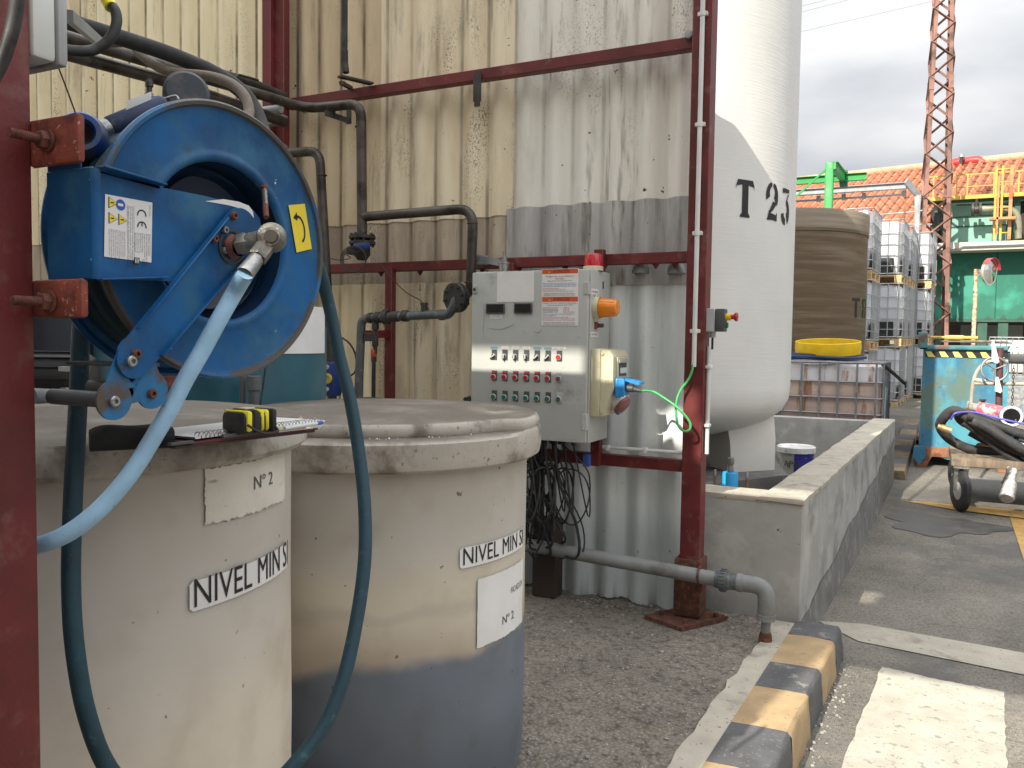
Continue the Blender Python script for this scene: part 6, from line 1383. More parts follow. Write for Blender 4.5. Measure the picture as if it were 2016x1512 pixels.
mb=MB(); mb.lathe([(.385,.0),(.40,.0),(.41,.07),(.405,.155),(.395,.16),(.385,.155),(.39,.07),(.385,0)],(cc.x,cc.y,ztopn+.095),(0,-.10,1),48); tag(mb.build('yellow_ring',M['yellow']),'big yellow plastic ring lying on the coiled navy hose','ring')

# blue skip
SY=11.3
def s_(px,py,Y=SY): return at(px,py,'y',Y)
sk=thing('tipping_skip',s_(1860,903),'worn blue and green tipping skip with hazard stripes along its rim','skip')
tl_,tr_,br_,bl_=s_(1818,686),s_(1990,687),s_(1984,870),s_(1805,886)
D_=1.5
mb=MB(); ch=[tl_,tr_,V((tr_.x-.02,SY,br_.z)),s_(1925,872),s_(1893,903),s_(1866,905),s_(1808,888)]
mb.prism([V((q.x,SY,q.z)) for q in ch],(0,D_,0)); mb.build('bin',M['skip'],sk)
mb=MB(); a,b=s_(1811,679),s_(1995,690); mb.box((a.x,SY-.05,b.z-.0),(b.x,SY+.02,a.z),0,.006); mb.box((a.x,SY-.05,b.z),(a.x+.08,SY+D_,a.z),0,.006); mb.box((a.x,SY+D_-.06,b.z),(b.x,SY+D_+.02,a.z),0,.006); mb.box((b.x-.06,SY-.05,b.z),(b.x,SY+D_,a.z),0,.006); mb.build('rim',M['skiprim'],sk)
mb=MB(); a,b=s_(1808,654),s_(1826,685); mb.box((a.x,SY-.08,b.z),(b.x,SY+.05,a.z),0,.008); mb.build('lifting_lug',M['skiprim'],sk)
mb=MB(); 
yb_=SY-.012; n=6; x0=s_(1822,700).x; x1=s_(1985,700).x; zt_,zb_=s_(1850,692).z,s_(1850,703).z; w=(x1-x0)/n
mb.quad(V((x0,yb_+.004,zb_)),V((x1,yb_+.004,zb_)),V((x1,yb_+.004,zt_)),V((x0,yb_+.004,zt_)),1)
for i in range(n): mb.quad(V((x0+w*i+.03,yb_,zb_)),V((x0+w*i+w*.55+.03,yb_,zb_)),V((x0+w*i+w*.42,yb_,zt_)),V((x0+w*i-.0,yb_,zt_)),0)
mb.build('hazard_stripe',[mat('hazard_yellow',(.70,.62,.18),.6),M['ink']],sk)
mb=MB(); g0=road_z(SY); a=s_(1800,886); 
mb.box((a.x+.0,SY-.02,g0+.13),(s_(1990,880).x,SY+.10,g0+.25),0,.006); 
mb.build('base_frame',M['orangerust'],sk); mb=MB(); mb.box((a.x+.0,SY+1.2,g0+.14),(s_(1990,880).x,SY+1.32,g0+.25),0,.006); mb.build('base_frame',M['orangerust'],sk)
for q_x in (a.x,s_(1965,880).x):
    mb=MB(); mb.prism([V((q_x,SY-.03,g0+.2)),V((q_x+.22,SY-.03,g0+.2)),V((q_x+.14,SY-.03,g0)),V((q_x,SY-.03,g0))],(0,.12,0)); mb.build('foot',M['orangerust'],sk)
    mb=MB(); mb.box((q_x,SY+1.2,road_z(SY+1.2)),(q_x+.12,SY+1.35,g0+.2)); mb.build('foot',M['orangerust'],sk)

mb=MB(); a=s_(1803,878); mb.prism([V((a.x-.02,SY-.1,a.z)),V((a.x+.1,SY-.1,a.z+.02)),V((a.x+.12,SY-.1,a.z-.1)),V((a.x+.04,SY-.1,a.z-.22)),V((a.x-.03,SY-.1,a.z-.12))],(0,.06,0)); mb.build('latch',M['skip'],sk)
for x0_,x1_,y_,rr,l,mt in ((1832,1925,664,.028,'yellow tube lying across the left of the skip rim',M['yellowpaint']),(1850,1985,672,.018,'brown rod lying along the skip rim',M['oldwood'])):
    mb=MB(); a=at(x0_,y_,'y',SY+.35); b=at(x1_,y_+1,'y',SY+.35); mb.tube([a,a.lerp(b,.3),a.lerp(b,.31),a.lerp(b,.7),a.lerp(b,.71),b],[rr*.6,rr*.6,rr,rr,rr*.7,rr*.7],8); tag(mb.build('loose_tube',mt),l,'tube')

# trolley with hoses
CY=9.1
def c_(px,py,Y=CY): return at(px,py,'y',Y)
gz=road_z(CY)
tr=thing('trolley',c_(1930,965),'low wooden trolley loaded with hoses and a flow meter beside the blue skip','trolley')
pa=c_(1873,905); dx=1.7
mb=MB(); zt0=pa.z+.0; mb.box((pa.x,CY,zt0-.06),(pa.x+dx,CY+1.15,zt0+.02),0,.008); mb.build('deck',M['oldwood'],tr)
for wx_,wy_ in ((pa.x+.09,CY+.02),(pa.x+.09,CY+.98),(pa.x+1.5,CY+.05),(pa.x+1.5,CY+.98)):
    R_=(zt0-.10-gz)/2+.0; 
    mb=MB(); cw_=V((wx_,wy_,road_z(wy_)+R_)); hd=V((math.cos(.35),math.sin(.35),0)); mb.lathe([(R_*.45,-.03),(R_*.9,-.032),(R_,-.02),(R_,.02),(R_*.9,.032),(R_*.45,.03)],cw_,hd,28); wh=mb.build('wheel',M['rubber'],tr)
    mb=MB(); mb.lathe([(0,-.035),(R_*.45,-.03),(R_*.45,.03),(0,.035)],cw_,hd,18); mb.build('rim',M['greyplast'],wh)
    mb=MB()
    for s in (-1,1): mb.bar(cw_+hd*.042*s,V((wx_,wy_,zt0-.06))+hd*.042*s,.006,.05,0,hd)
    mb.box((wx_-.07,wy_-.07,zt0-.075),(wx_+.07,wy_+.07,zt0-.06)); mb.build('wheel_fork',M['chrome'],tr)
# tubular back frame with wheel
hf=[c_(1911,850,CY+1.0),c_(1912,790,CY+1.0),c_(1919,742,CY+1.0),c_(1938,716,CY+1.0),c_(1965,712,CY+1.0),c_(2030,714,CY+1.0),c_(2110,714,CY+1.0),c_(2112,860,CY+1.0)]
mb=MB(); mb.tube(crom(hf,5),.020,10); mb.tube([c_(1918,755,CY+1.0),c_(2112,757,CY+1.0)],.019,10); mb.tube([c_(1918,748,CY+1),c_(1940,752,CY+1)],.028,10); mb.build('push_frame',mat('grey_beige_tube',(.38,.37,.32),.5,stain=(.2,.17,.13),st=(.6,.7),ss=15),tr)
mb=MB(); a=c_(1969,685,CY+.95); b=c_(1966,815,CY+.95); mb.cyl(a,b,.033,12); mb.build('stanchion',mat('dark_red_tube',(.09,.035,.035),.6,stain=(.15,.07,.05),ss=12),tr)
mb=MB(); cw_=c_(1958,727,CY+.9); hd=V((.2,-.97,.1)).normalized(); x,y,z=frame(hd); mb.tube([cw_+(x*math.cos(t)+y*math.sin(t))*.125 for t in [2*PI*i/32 for i in range(32)]],.012,8,0,False,True)
for k in range(3): q=k*2*PI/3+.4; mb.cyl(cw_,cw_+(x*math.cos(q)+y*math.sin(q))*.125,.009,6)
mb.build('handwheel',M['cagedk'],tr)
# clear tools hanging from the stanchion
for (x0_,y0_,x1_,y1_),l in (((1955,672,1960,712),'clear plastic spade standing against the trolley frame'),((1963,742,1966,770),'clear plastic scraper hanging below the trolley frame')):
    a=c_(x0_,y0_,CY+.85); b=c_(x1_,y1_,CY+.85); mb=MB(); dxx=.034
    mb.prism([a+V((-.012,0,0)),a+V((.012,0,0)),b+V((dxx,0,0)),b+V((dxx*.5,0,-.02)),b+V((-dxx,0,0))],(0,.01,0)); tag(mb.build('scraper',M['clearp']),l,'scraper')
# chain
mb=MB(); a=c_(1996,722,CY+.9)
for i in range(14):
    o=a-V((0,0,.035*i)); mb.tube([o+V(((.010 if i%2 else .0)*math.cos(t),(0 if i%2 else .010)*math.cos(t),.022*math.sin(t))) for t in [2*PI*j/8 for j in range(8)]],.0035,4,0,False,True)
tag(mb.build('chain',M['darkpipe']),'short rusty chain hanging from the trolley frame','chain')
# white panel on a bracket
wpn=thing('white_panel_box',c_(2010,700,CY+.8),'white perforated panel mounted at the right end of the trolley frame','panel')
mb=MB(); a=c_(1985,671,CY+.8); b=c_(2075,697,CY+.8); q=[V((a.x,a.y,b.z+.02)),V((a.x+.05,a.y,a.z)),V((b.x,a.y,a.z+.02)),V((b.x,a.y,b.z))]; mb.prism(q,(0,.03,0))
for i in range(4): mb.lathe([(0,0),(.008,0),(.008,.002)],V((a.x+.08+.10*i,a.y-.001,(a.z+b.z)/2)),(0,-1,0),8,1)
mb.build('panel',[M['white'],M['gasket']],wpn); mb=MB(); mb.box((a.x+.02,a.y+.0,b.z-.09),(b.x,a.y+.2,b.z-.005),0,.01); mb.build('holder',M['dgrey'],wpn)
# black suction hoses: several real coils lying on the deck
def hose(pts,label,r_=.048): 
    mb=MB(); mb.tube(crom([c_(x,y,CY+o) for x,y,o in pts],7),r_,14); return tag(mb.build('suction_hose',M['rubber']),label,'hose','black suction hoses on the trolley')
hose([(2050,905,.1),(1990,880,.05),(1945,850,.1),(1905,822,.15),(1878,808,.15),(1856,825,.2),(1852,842,.3),(1872,866,.4),(1910,884,.45),(1960,892,.5),(2030,915,.5)],'suction hose that loops farthest left at the end of the trolley')
hose([(2060,870,.25),(2000,855,.3),(1950,835,.3),(1905,815,.32),(1888,818,.35),(1900,832,.4),(1940,845,.4)],'suction hose second from the top of the coil on the trolley')
hose([(1915,828,.0),(1950,845,-.02),(1985,868,-.05),(2050,905,-.05)],'suction hose crossing in front of the coil on the trolley',.045)
hose([(1910,850,.5),(1950,870,.5),(2000,875,.5),(2050,870,.5)],'suction hose lying lowest at the back of the coil',.045)
hose([(1905,818,.1),(1940,828,.08),(1975,842,.05),(2050,868,.05)],'topmost suction hose of the coil, passing below the flow meter',.044)
mb=MB(); a=c_(1846,839,CY+.12); b=c_(1872,848,CY+.12); mb.tube([a,a.lerp(b,.25),a.lerp(b,.3),b],[.028,.028,.035,.038],12); tag(mb.build('hose_coupling',mat('brass_coupling',(.45,.28,.14),.4,.7,bump=.3)),'brass hose coupling poking out left of the hose coil','coupling')
hose([(1898,830,.2),(1930,852,.2),(1965,880,.15),(2000,905,.1),(2050,935,.1)],'suction hose slanting down across the trolley deck',.045)
hose([(1925,822,.35),(1960,830,.3),(2000,850,.25),(2050,858,.2)],'suction hose tucked behind the upper part of the coil',.04)
# tape wrapped hose end
te=thing('foil_wrapped_end',c_(1985,985,CY-.45),'silver tape wrapped hose end hanging from the trolley to the ground','hose end')
Yt=CY-.55
a=c_(1996,925,Yt+.25); b=at(1981,982,'y',Yt); 
pts=[a.lerp(b,t) for t in [i/16 for i in range(17)]]
mb=MB(); mb.tube(pts,[.030,.034,.036,.033,.036,.040,.044,.050,.054,.057,.060,.062,.060,.064,.060,.066,.058],16); mb.build('wrapped_tube',M['foil'],te)
mb=MB(); mb.tube(crom([a,c_(1985,920,Yt+.2),c_(1982,932,Yt+.2),c_(1975,948,Yt+.2)]),.010,8); mb.lathe([(.016,-.01),(.016,.01),(0,.012)],c_(1975,950,Yt+.2),(0,0,1),10); mb.build('lever',M['chrome'],te)
# flow meter and its pipe
fm=thing('flow_meter',c_(1992,822,CY+.15),'blue flow meter with a round white display on the trolley','flow meter')
cm=c_(1991,820,CY+.12); hd=V((.05,-.98,.10)).normalized()
mb=MB(); mb.lathe([(0,.10),(.095,.10),(.10,.09),(.10,-.02)],cm,-hd,28); mb.build('head',M['meterblue'],fm)
mb=MB(); mb.lathe([(.100,.0),(.102,.012),(.095,.028),(.080,.03),(.073,.022)],cm,hd,32); mb.build('bezel',M['white'],fm)
mb=MB(); mb.lathe([(0,.021),(.074,.021)],cm,hd,28,0)
for i in range(3): mb.obox(cm+hd*.0222+V((-.045+.03*i,0,-.050)),V((.024,0,0)),V((0,0,.020)),hd*.0005,1)
mb.build('display',[M['screen'],M['paper']],fm)
mb=MB(); a=c_(1988,838,CY+.16); mb.cyl(a,a-V((0,0,.13)),.035,14); z0_=(a-V((0,0,.13))).z; mb.box((a.x-.075,a.y-.06,z0_-.14),(a.x+.075,a.y+.06,z0_),0,.02); mb.build('body',M['meterblue'],fm)
mb=MB(); mb.box((a.x-.045,a.y-.063,z0_-.12),(a.x+.035,a.y-.0605,z0_-.03)); mb.build('type_plate',mat('bronze_plate',(.30,.18,.07),.4,.5,var=.4,vs=60),fm)
mb=MB(); mb.cyl((a.x+.08,a.y,z0_-.07),(a.x+.14,a.y,z0_-.07),.09,24); mb.cyl((a.x+.15,a.y,z0_-.07),(a.x+.7,a.y,z0_-.07),.07,20); mb.build('pipe_flange',M['chrome'],fm)
mb=MB(); mb.cyl(cm+V((.10,.06,.02)),cm+V((.40,.05,.035)),.075,20); mb.cyl(cm+V((.32,.05,.03)),cm+V((.45,.05,.038)),.085,20,1); mb.build('side_housing',[M['meterblue'],M['white']],fm)
rp=thing('covered_pump_pipe',c_(1935,805,CY+.35),'grey pipe end with a faded red cover lying behind the hose coil','pipe')
a=c_(1903,799,CY+.4); b=c_(1978,815,CY+.35)
mb=MB(); mb.tube([a,a.lerp(b,.05),a.lerp(b,.07),a.lerp(b,.33)],[.050,.050,.040,.044],18); mb.build('pipe_end',mat('grey_cast_pipe',(.33,.31,.28),.7,stain=(.18,.16,.14),ss=15),rp)
mb=MB(); mb.tube([a.lerp(b,.28),a.lerp(b,.32),a.lerp(b,.9),b],[.055,.07,.072,.05],18); mb.build('red_cover',M['pink'],rp)
mb=MB(); mb.lathe([(.0,0),(.02,0),(.02,.02),(.03,.022),(.03,.04),(0,.042)],a.lerp(b,.42)+V((0,0,.06)),(0,0,1),10); mb.build('valve_top',M['black'],rp)
mb=MB(); pts=[c_(x,y,CY+o) for x,y,o in ((1872,826,.08),(1875,820,.06),(1883,813,.05),(1910,811,.1),(1930,814,.05),(1960,822,.0),(1990,829,-.03),(2040,840,.0))]; mb.tube(crom(pts,5),.010,6); tag(mb.build('violet_strap',M['purple']),'violet rope strap tied across the hose coil and flow meter','strap')
mb=MB(); 
for x_,y_,w_2,h_2 in ((1945,838,.10,.08),(1962,850,.06,.12),(1972,838,.05,.06)): 
    p=c_(x_,y_,CY+.45); mb.box((p.x-w_2/2,p.y-.05,p.z-h_2),(p.x+w_2/2,p.y+.05,p.z+h_2*.3),0,.01)
mb.cyl(c_(1925,842,CY+.45),c_(1975,860,CY+.45),.03,12); tag(mb.build('pump_fittings',mat('cast_fitting',(.16,.155,.15),.6,.4,var=.5,vs=14,stain=(.4,.38,.34),ss=18)),'grey pump fittings half hidden under the red covered pipe','pump fittings')

# lattice mast
TWd=18.4
tA=atd(1836,560,TWd); ang=math.radians(5)
base=V((tA.x,tA.y,.42))
mast=thing('lattice_mast',base,'tall rusty red steel lattice mast rising out of frame at the right','mast')
ux3=V((math.cos(ang),math.sin(ang),0)); uy3=V((-math.sin(ang),math.cos(ang),0))
def halfw(z): return (.405-.0183*(1.5+(z-1.5)/.876))*.876
def corner(i,z): sx,sy=((-1,-1),(1,-1),(1,1),(-1,1))[i]; h_=halfw(z); return base*1.0+V((0,0,z-base.z))+ux3*(sx*h_)+uy3*(sy*h_)
TH=12
for i in range(4):
    mb=MB(); sx,sy=((-1,-1),(1,-1),(1,1),(-1,1))[i]
    a=corner(i,.35); b=corner(i,TH); w=.088
    for d1,d2 in ((ux3*(-sx),uy3*(-sy)),(uy3*(-sy),ux3*(-sx))):
        mb.add([a,a+d1*w,b+d1*w,b,a+d2*.012,a+d1*w+d2*.012,b+d1*w+d2*.012,b+d2*.012],[(0,1,2,3),(4,7,6,5),(0,4,5,1),(1,5,6,2),(2,6,7,3),(3,7,4,0)])
    z=2.4
    while z<TH: # splice plates
        c=corner(i,z); mb.obox(c-ux3*.0+(ux3*(-.012 if sx<0 else -.09))+uy3*(-.013 if sy<0 else .001),ux3*.10,uy3*.012,V((0,0,.28)))
        z+=2.35
    mb.build('leg',M['tower'],mast)
zs=[.5]; 
while zs[-1]<TH-1: zs.append(zs[-1]+halfw(zs[-1])*1.72)
dark=M['tower']
for f in range(4):
    i,j=f,(f+1)%4
    for k in range(len(zs)-1):
        mb=MB(); A_,B_=(corner(i,zs[k]),corner(j,zs[k+1])) if (k+f)%2==0 else (corner(j,zs[k]),corner(i,zs[k+1]))
        nrm_=(corner(j,zs[k])-corner(i,zs[k])).cross(V((0,0,1))).normalized()
        mb.bar(A_,B_,.068,.012,0,nrm_.cross(B_-A_)); mb.bar(A_+nrm_*-.03,B_+nrm_*-.03,.010,.05,0,nrm_.cross(B_-A_))
        mb.build('diagonal',M['tower'],mast)

# green lifting gantry
GY=16.5
def g_(px,py,Y=GY): return at(px,py,'y',Y)
ga=thing('lifting_gantry',g_(1632,700),'bright green steel lifting gantry rising behind the brown tank','gantry')
a=g_(1625,320); b=g_(1641,320); mb=MB(); mb.box((a.x,GY,.2),(b.x,GY+.16,a.z),0,.006); mb.box((a.x,GY-.006,.2),(a.x+.015,GY,a.z)); mb.box((b.x-.015,GY-.006,.2),(b.x,GY,a.z)); mb.build('post',M['green'],ga)
mb=MB(); p0=g_(1640,326); p1=g_(1661,352,GY+1.1); mb.bar(p0,p1,.10,.13,0); mb.bar(p0+V((0,0,.07)),p1+V((0,0,.07)),.16,.02,0); mb.build('jib',M['green'],ga)
mb=MB(); p=g_(1662,352,GY+1.1); mb.box((p.x-.08,p.y-.1,p.z-.16),(p.x+.06,p.y+.15,p.z+.16),0,.02); mb.build('hoist',M['gdark'],ga)
mb=MB(); p0=g_(1560,356,GY+1.0); p1=g_(1706,351,GY+1.0); 
mb.box((p0.x-1.5,p0.y,p0.z-.07),(p1.x,p0.y+.012,p0.z+.05)); mb.box((p0.x-1.5,p0.y-.05,p0.z+.05),(p1.x,p0.y+.07,p0.z+.06)); mb.box((p0.x-1.5,p0.y-.05,p0.z-.08),(p1.x,p0.y+.07,p0.z-.07)); mb.build('runway_beam',M['green'],ga)
mb=MB(); mb.bar(g_(1625,334),g_(1540,412),.035,.035); mb.build('brace',M['green'],ga)
# grey steel pipe frame
PYY=19.0
gf=thing('pipe_rack',at(1803,690,'y',PYY),'pale grey steel pipe rack with a hooked end in front of the tiled roof','pipe rack')
def p_(px,py,Y=PYY): return at(px,py,'y',Y)
mb=MB(); a=p_(1560,392); b=p_(1783,370); mb.box((a.x-1,PYY,b.z-.0),(b.x,PYY+.012,b.z+.10)); mb.box((a.x-1,PYY-.05,b.z+.10),(b.x,PYY+.07,b.z+.112)); mb.box((a.x-1,PYY-.06,b.z-.015),(b.x,PYY+.08,b.z)); mb.build('main_beam',M['galv'],gf)
mb=MB(); mb.cyl(V((a.x-1,PYY+.2,b.z-.10)),V((b.x,PYY+.2,b.z-.10)),.025,8)
for px in (1610,1660,1700,1780): q=p_(px,372); mb.box((q.x-.04,PYY+.15,b.z-.14),(q.x+.04,PYY+.25,b.z-.02))
mb.build('thin_pipe',M['galv'],gf)
mb=MB(); e=p_(1783,357); f_=p_(1808,385,PYY+.3); mb.bar(e,f_,.05,.14,0); mb.bar(f_,V((f_.x,f_.y,.4)),.09,.12,0,(0,1,0)); mb.bar(V((f_.x-.03,f_.y,f_.z)),V((f_.x+.0,f_.y,f_.z-.8)),.08,.16,0,(0,1,0)); mb.build('hooked_post',M['galv'],gf)
mb=MB(); q=p_(1782,385); mb.bar(V((q.x,PYY+.2,q.z)),V((q.x,PYY+.2,.4)),.04,.04,0,(0,1,0)); mb.build('thin_upright',M['orangerust'],gf)

# tile roofed building
EY_,RY_=25.0,31.5
ez=at(1760,463,'y',EY_).z; rzz=7.53
pivT=at(1760,463,'y',25)
def unrot(p):
    d=Matrix.Rotation(math.radians(10.6),3,'Z')@(V(p)-pivT); r=pivT+d; return V((r.x,r.y,p.z))
tb=thing('tile_roofed_building',(at(1760,463,'y',25).x,25,.4),'long building with an orange terracotta tile roof behind the mast','building')
mb=MB(); X0,X1=-16.0,14.0; tp_=TP; nxs=int((X1-X0)/tp_*8); nrow=13
vs=[]; 
for rj in range(nrow):
    for e in (0,1):
        t=(rj+e)/nrow; y=EY_+(RY_-EY_)*t; z=ez+(rzz-ez)*t+(.012 if e==0 else .0)
        for i in range(nxs+1):
            x=X0+(X1-X0)*i/nxs; ph=2*PI*((x-pivT.x)/tp_); w=.055*max(-.55,math.cos(ph)); j=.008*math.sin(rj*12.9+int(x/tp_)*7.3)
            vs.append(V((x,y-(.02 if e==0 else 0),z+w*1.7+j*.4)))
n=nxs+1; fs=[]
for rj in range(nrow):
    for i in range(nxs): a=(2*rj)*n+i; fs.append((a,a+1,a+n+1,a+n))
    if rj<nrow-1:
        for i in range(nxs): a=(2*rj+1)*n+i; fs.append((a,a+1,a+n+1,a+n))
mb.add(vs,fs)
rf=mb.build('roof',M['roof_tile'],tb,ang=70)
mb=MB(); mb.add([V((X0,RY_,rzz)),V((X1,RY_,rzz)),V((X1,RY_+6,ez)),V((X0,RY_+6,ez))],[(0,1,2,3)]); mb.build('rear_slope',M['tile'],rf)
mb=MB(); mb.tube([V((X0,RY_,rzz+.03)),V((X1,RY_,rzz+.03))],.14,10); mb.build('ridge_cap',M['tilecap'],rf)
mb=MB(); mb.box((X0+.2,EY_+.5,-.2),(X1-.2,RY_+5.6,ez-.25)); mb.build('wall',M['grwall'],tb)
mb=MB(); mb.box((X0,EY_+.25,ez-.22),(X1,EY_+.5,ez-.02)); mb.build('eave_board',M['dkvoid'],tb)
mb=MB(); q=unrot(at(1893,325,'y',31.0)); q2=unrot(at(1893,310,'y',31.0)); mb.cyl(V((q.x,q.y,q.z-1.2)),q2,.05,10); mb.lathe([(.09,0),(.08,.10),(0,.11)],q2,(0,0,1),10,1); mb.build('chimney',[M['darkpipe'],M['galv']],rf)
mb=MB(); a=at(1872,340,'y',RY_-.5); b=at(1925,326,'y',RY_-.2); 
xa_=unrot(at(1875,330,'y',31.0)).x; xb_=unrot(at(1922,330,'y',31.0)).x; mb.tube([V((xa_-.2,RY_-.02,rzz-.05)),V((xa_,RY_-.02,rzz+.06)),V((xb_,RY_-.02,rzz+.07)),V((xb_+.2,RY_-.02,rzz-.05))],.15,12); mb.build('red_roof_patch',M['redtile'],rf); tb.rotation_euler.z=math.radians(-10.6)

# green process building
QY=22.3
def q_(px,py,Y=QY): return at(px,py,'y',Y)
gb=thing('green_building',(3,QY,.4),'green clad process building with a pale beam and dark openings at the right','building')
XR=14.0
a=q_(1845,497); b=q_(2016,628)
mb=MB(); x=a.x; 
k=0
while x<XR: 
    x2=min(XR,x+1.25); mb.box((x+.004,QY,b.z),(x2-.004,QY+.08,a.z+.1),0,.004); x=x2
mb.box((a.x+.01,QY+.03,b.z+.02),(XR,QY+.07,a.z+.09),0)
mb.build('cladding',M['gwall'],gb)
mb=MB(); mb.box((a.x-.03,QY-.04,b.z-.07),(XR,QY+.1,b.z)); 
for px in (1892,1944,1975,2010): q=q_(px,625); mb.prism([V((q.x-.07,QY-.05,b.z)),V((q.x+.07,QY-.05,b.z)),V((q.x,QY-.05,b.z+.10))],(0,.008,0))
mb.build('sill_beam',M['gdark'],gb)
c1_=q_(1828,482,QY-.7); c2_=q_(1828,492,QY-.7); bz1,bz2=c1_.z,c2_.z-.04
mb=MB(); mb.box((c1_.x,QY-.7,bz2),(XR,QY-.62,bz1)); mb.box((c1_.x,QY-.7,bz1),(XR,QY+.3,bz1+.03)); mb.box((c1_.x,QY-.62,bz2),(XR,QY-.1,bz2+.03)); mb.build('pale_beam',M['offwhite'],gb)
mb=MB(); mb.tube([V((c1_.x,QY-.72,bz2+.03)),q_(1888,489,QY-.75),q_(1895,485,QY-.75),V((XR,QY-.75,bz2+.12))],.02,6); mb.build('beam_pipe',M['galv'],gb)
# lower storey: dark recess, columns and grey panels
mb=MB(); mb.box((a.x-.4,QY+2.0,.3),(XR,QY+2.1,b.z+.6)); mb.build('back_wall',M['dkvoid'],gb)
for px0,px1 in ((1892,1926),(1934,1968),(1980,2012),(2024,2060)):
    mb=MB(); p0=q_(px0,640,QY+.8); p1=q_(px1,690,QY+.8); mb.box((p0.x,QY+.8,.42),(p1.x,QY+.85,p0.z)); mb.build('grey_panel',M['grwall'],gb)
for px in (1934,1852,1975): mb=MB(); p0=q_(px,640); mb.box((p0.x-.10,QY+.0,.3),(p0.x+.10,QY+.2,b.z-.07)); mb.build('column',M['gdark'],gb)
mb=MB(); p0=q_(1848,640,QY+.4); p1=q_(1860,640,QY+.4); mb.box((p0.x,QY+.4,.4),(p1.x,QY+.45,b.z-.1)); mb.build('white_post_panel',M['offwhite'],gb)
# upper storey
UYY=QY+.55
u0=at(1870,412,'y',UYY); u1=at(2016,480,'y',UYY)
mb=MB(); x=u0.x
while x<XR: x2=min(XR,x+.92); mb.box((x+.006,UYY,u1.z-.3),(x2-.006,UYY+.1,u0.z+.2),0,.004); x=x2
mb.build('upper_panel',M['gpale'],gb)
mb=MB(); 
for px,w in ((1862,.16),(1842,.10),(2000,.14),(2030,.14)): q=at(px,440,'y',UYY-.15); mb.box((q.x-w/2,UYY-.25,u1.z-.3),(q.x+w/2,UYY-.1,u0.z+.15))
mb.box((u0.x-.8,UYY-.3,u0.z+.12),(XR,UYY-.12,u0.z+.24)); mb.build('steel_column',M['gdark'],gb)
for py in (428,447):
    q=at(1900,py,'y',UYY-.05); mb=MB(); mb.box((u0.x,UYY-.02,q.z),(at(2000,py,'y',UYY).x,UYY-.002,q.z+.03)); mb.build('panel_rail',M['gdark'],gb)
mb=MB(); mb.tube([at(1883,404,'y',UYY-.2),at(1960,402,'y',UYY-.2),at(2100,402,'y',UYY-.2)],.015,6); mb.build('conduit',M['black'],gb)
# dark recess at the far right and left of the upper storey
mb=MB(); q=at(1982,440,'y',UYY-.06); mb.box((q.x,UYY-.05,u1.z-.3),(XR,UYY-.02,u0.z+.1)); q=at(1830,470,'y',UYY-.0); mb.box((q.x,UYY+.2,u1.z-.3),(u0.x,UYY+.25,u0.z+.1)); mb.build('dark_opening',M['dkvoid'],gb)
# process pipe with flange
pp2=thing('process_pipe',at(1925,415,'y',UYY-.6),'dull grey process pipe with a flanged valve on the upper storey of the green building','pipe')
mb=MB(); Yp2=UYY-.55; mb.tube(fillet([at(1922,412,'y',Yp2),at(2004,410,'y',Yp2),at(2005,470,'y',Yp2)],.3,6),.075,12); mb.build('tube',mat('olive_pipe',(.20,.20,.14),.5,.2,stain=(.3,.3,.24),ss=3),pp2)
mb=MB(); c=at(1922,413,'y',Yp2); mb.lathe([(0,-.10),(.16,-.10),(.16,-.05),(.10,-.04),(.10,.04),(.16,.05),(.16,.10),(0,.10)],c,(1,0,0),16); mb.cyl(c,c+V((0,0,.25)),.03,8); mb.build('valve',M['darkpipe'],pp2)
# yellow walkway with railing and ladder
wy=UYY-.5
wk=thing('yellow_walkway',at(1930,392,'y',wy),'yellow steel walkway with railing and ladder along the green building','walkway')
w0=at(1822,395,'y',wy); 
mb=MB(); q=at(1900,392,'y',wy); xl=at(1822,395,'y',wy).x; mb.box((xl,wy,q.z-.0),(XR,wy+.04,q.z+.09)); mb.box((xl,wy+.04,q.z+.02),(XR,wy+.45,q.z+.05)); mb.build('platform',M['yellowpaint'],wk)
zt2=at(1900,345,'y',wy).z; zm=(zt2+q.z)/2
mb=MB(); mb.box((xl,wy,zt2),(XR,wy+.03,zt2+.028)); mb.box((xl+.3,wy,zm),(XR,wy+.02,zm+.02)); 
for px in (1838,1884,1905,1957,2006,2050): x=at(px,360,'y',wy).x; mb.box((x-.014,wy+.002,q.z),(x+.014,wy+.028,zt2)); 
mb.build('railing',M['yellowpaint'],wk)
lad=MB(); lx0=at(1958,430,'y',wy-.15).x; lx1=at(1988,430,'y',wy-.15).x; z0l=at(1970,472,'y',wy-.15).z; z1l=at(1970,326,'y',wy-.15).z
for x in (lx0,lx0+(lx1-lx0)*.42,): lad.box((x-.022,wy-.17,z0l),(x+.022,wy-.13,z1l))
z=z0l+.15
while z<z1l: lad.box((lx0,wy-.16,z),(lx1,wy-.14,z+.022)); z+=.29
lad.build('ladder',M['yellowpaint'],wk)
mb=MB(); mb.box((lx1-.035,wy-.18,z0l),(lx1+.035,wy-.12,z1l)); mb.box((lx0+.02,wy-.4,z0l+.1),(lx0+.06,wy-.36,z1l-.3)); mb.box((lx0-.1,wy-.4,at(1970,436,'y',wy).z),(lx1+.1,wy-.13,at(1970,436,'y',wy).z+.05)); mb.build('ladder_guard',mat('rusty_yellow',(.52,.25,.11),.6,stain=(.35,.12,.05),ss=3),wk)
# brown stair / ducts between the containers and the cladding
mb=MB(); q=at(1834,500,'y',QY-.1)
for k in range(9): zz_=at(1834,495+11*k,'y',QY-.1).z; mb.box((q.x-.15,QY-.3,zz_),(a.x-.04,QY-.05,zz_+.06))
mb.box((q.x-.2,QY+.2,.3),(a.x-.05,QY+.25,q.z)); tag(mb.build('louvred_duct',M['dkvoid']),'dark brown louvred duct left of the green cladding','duct')
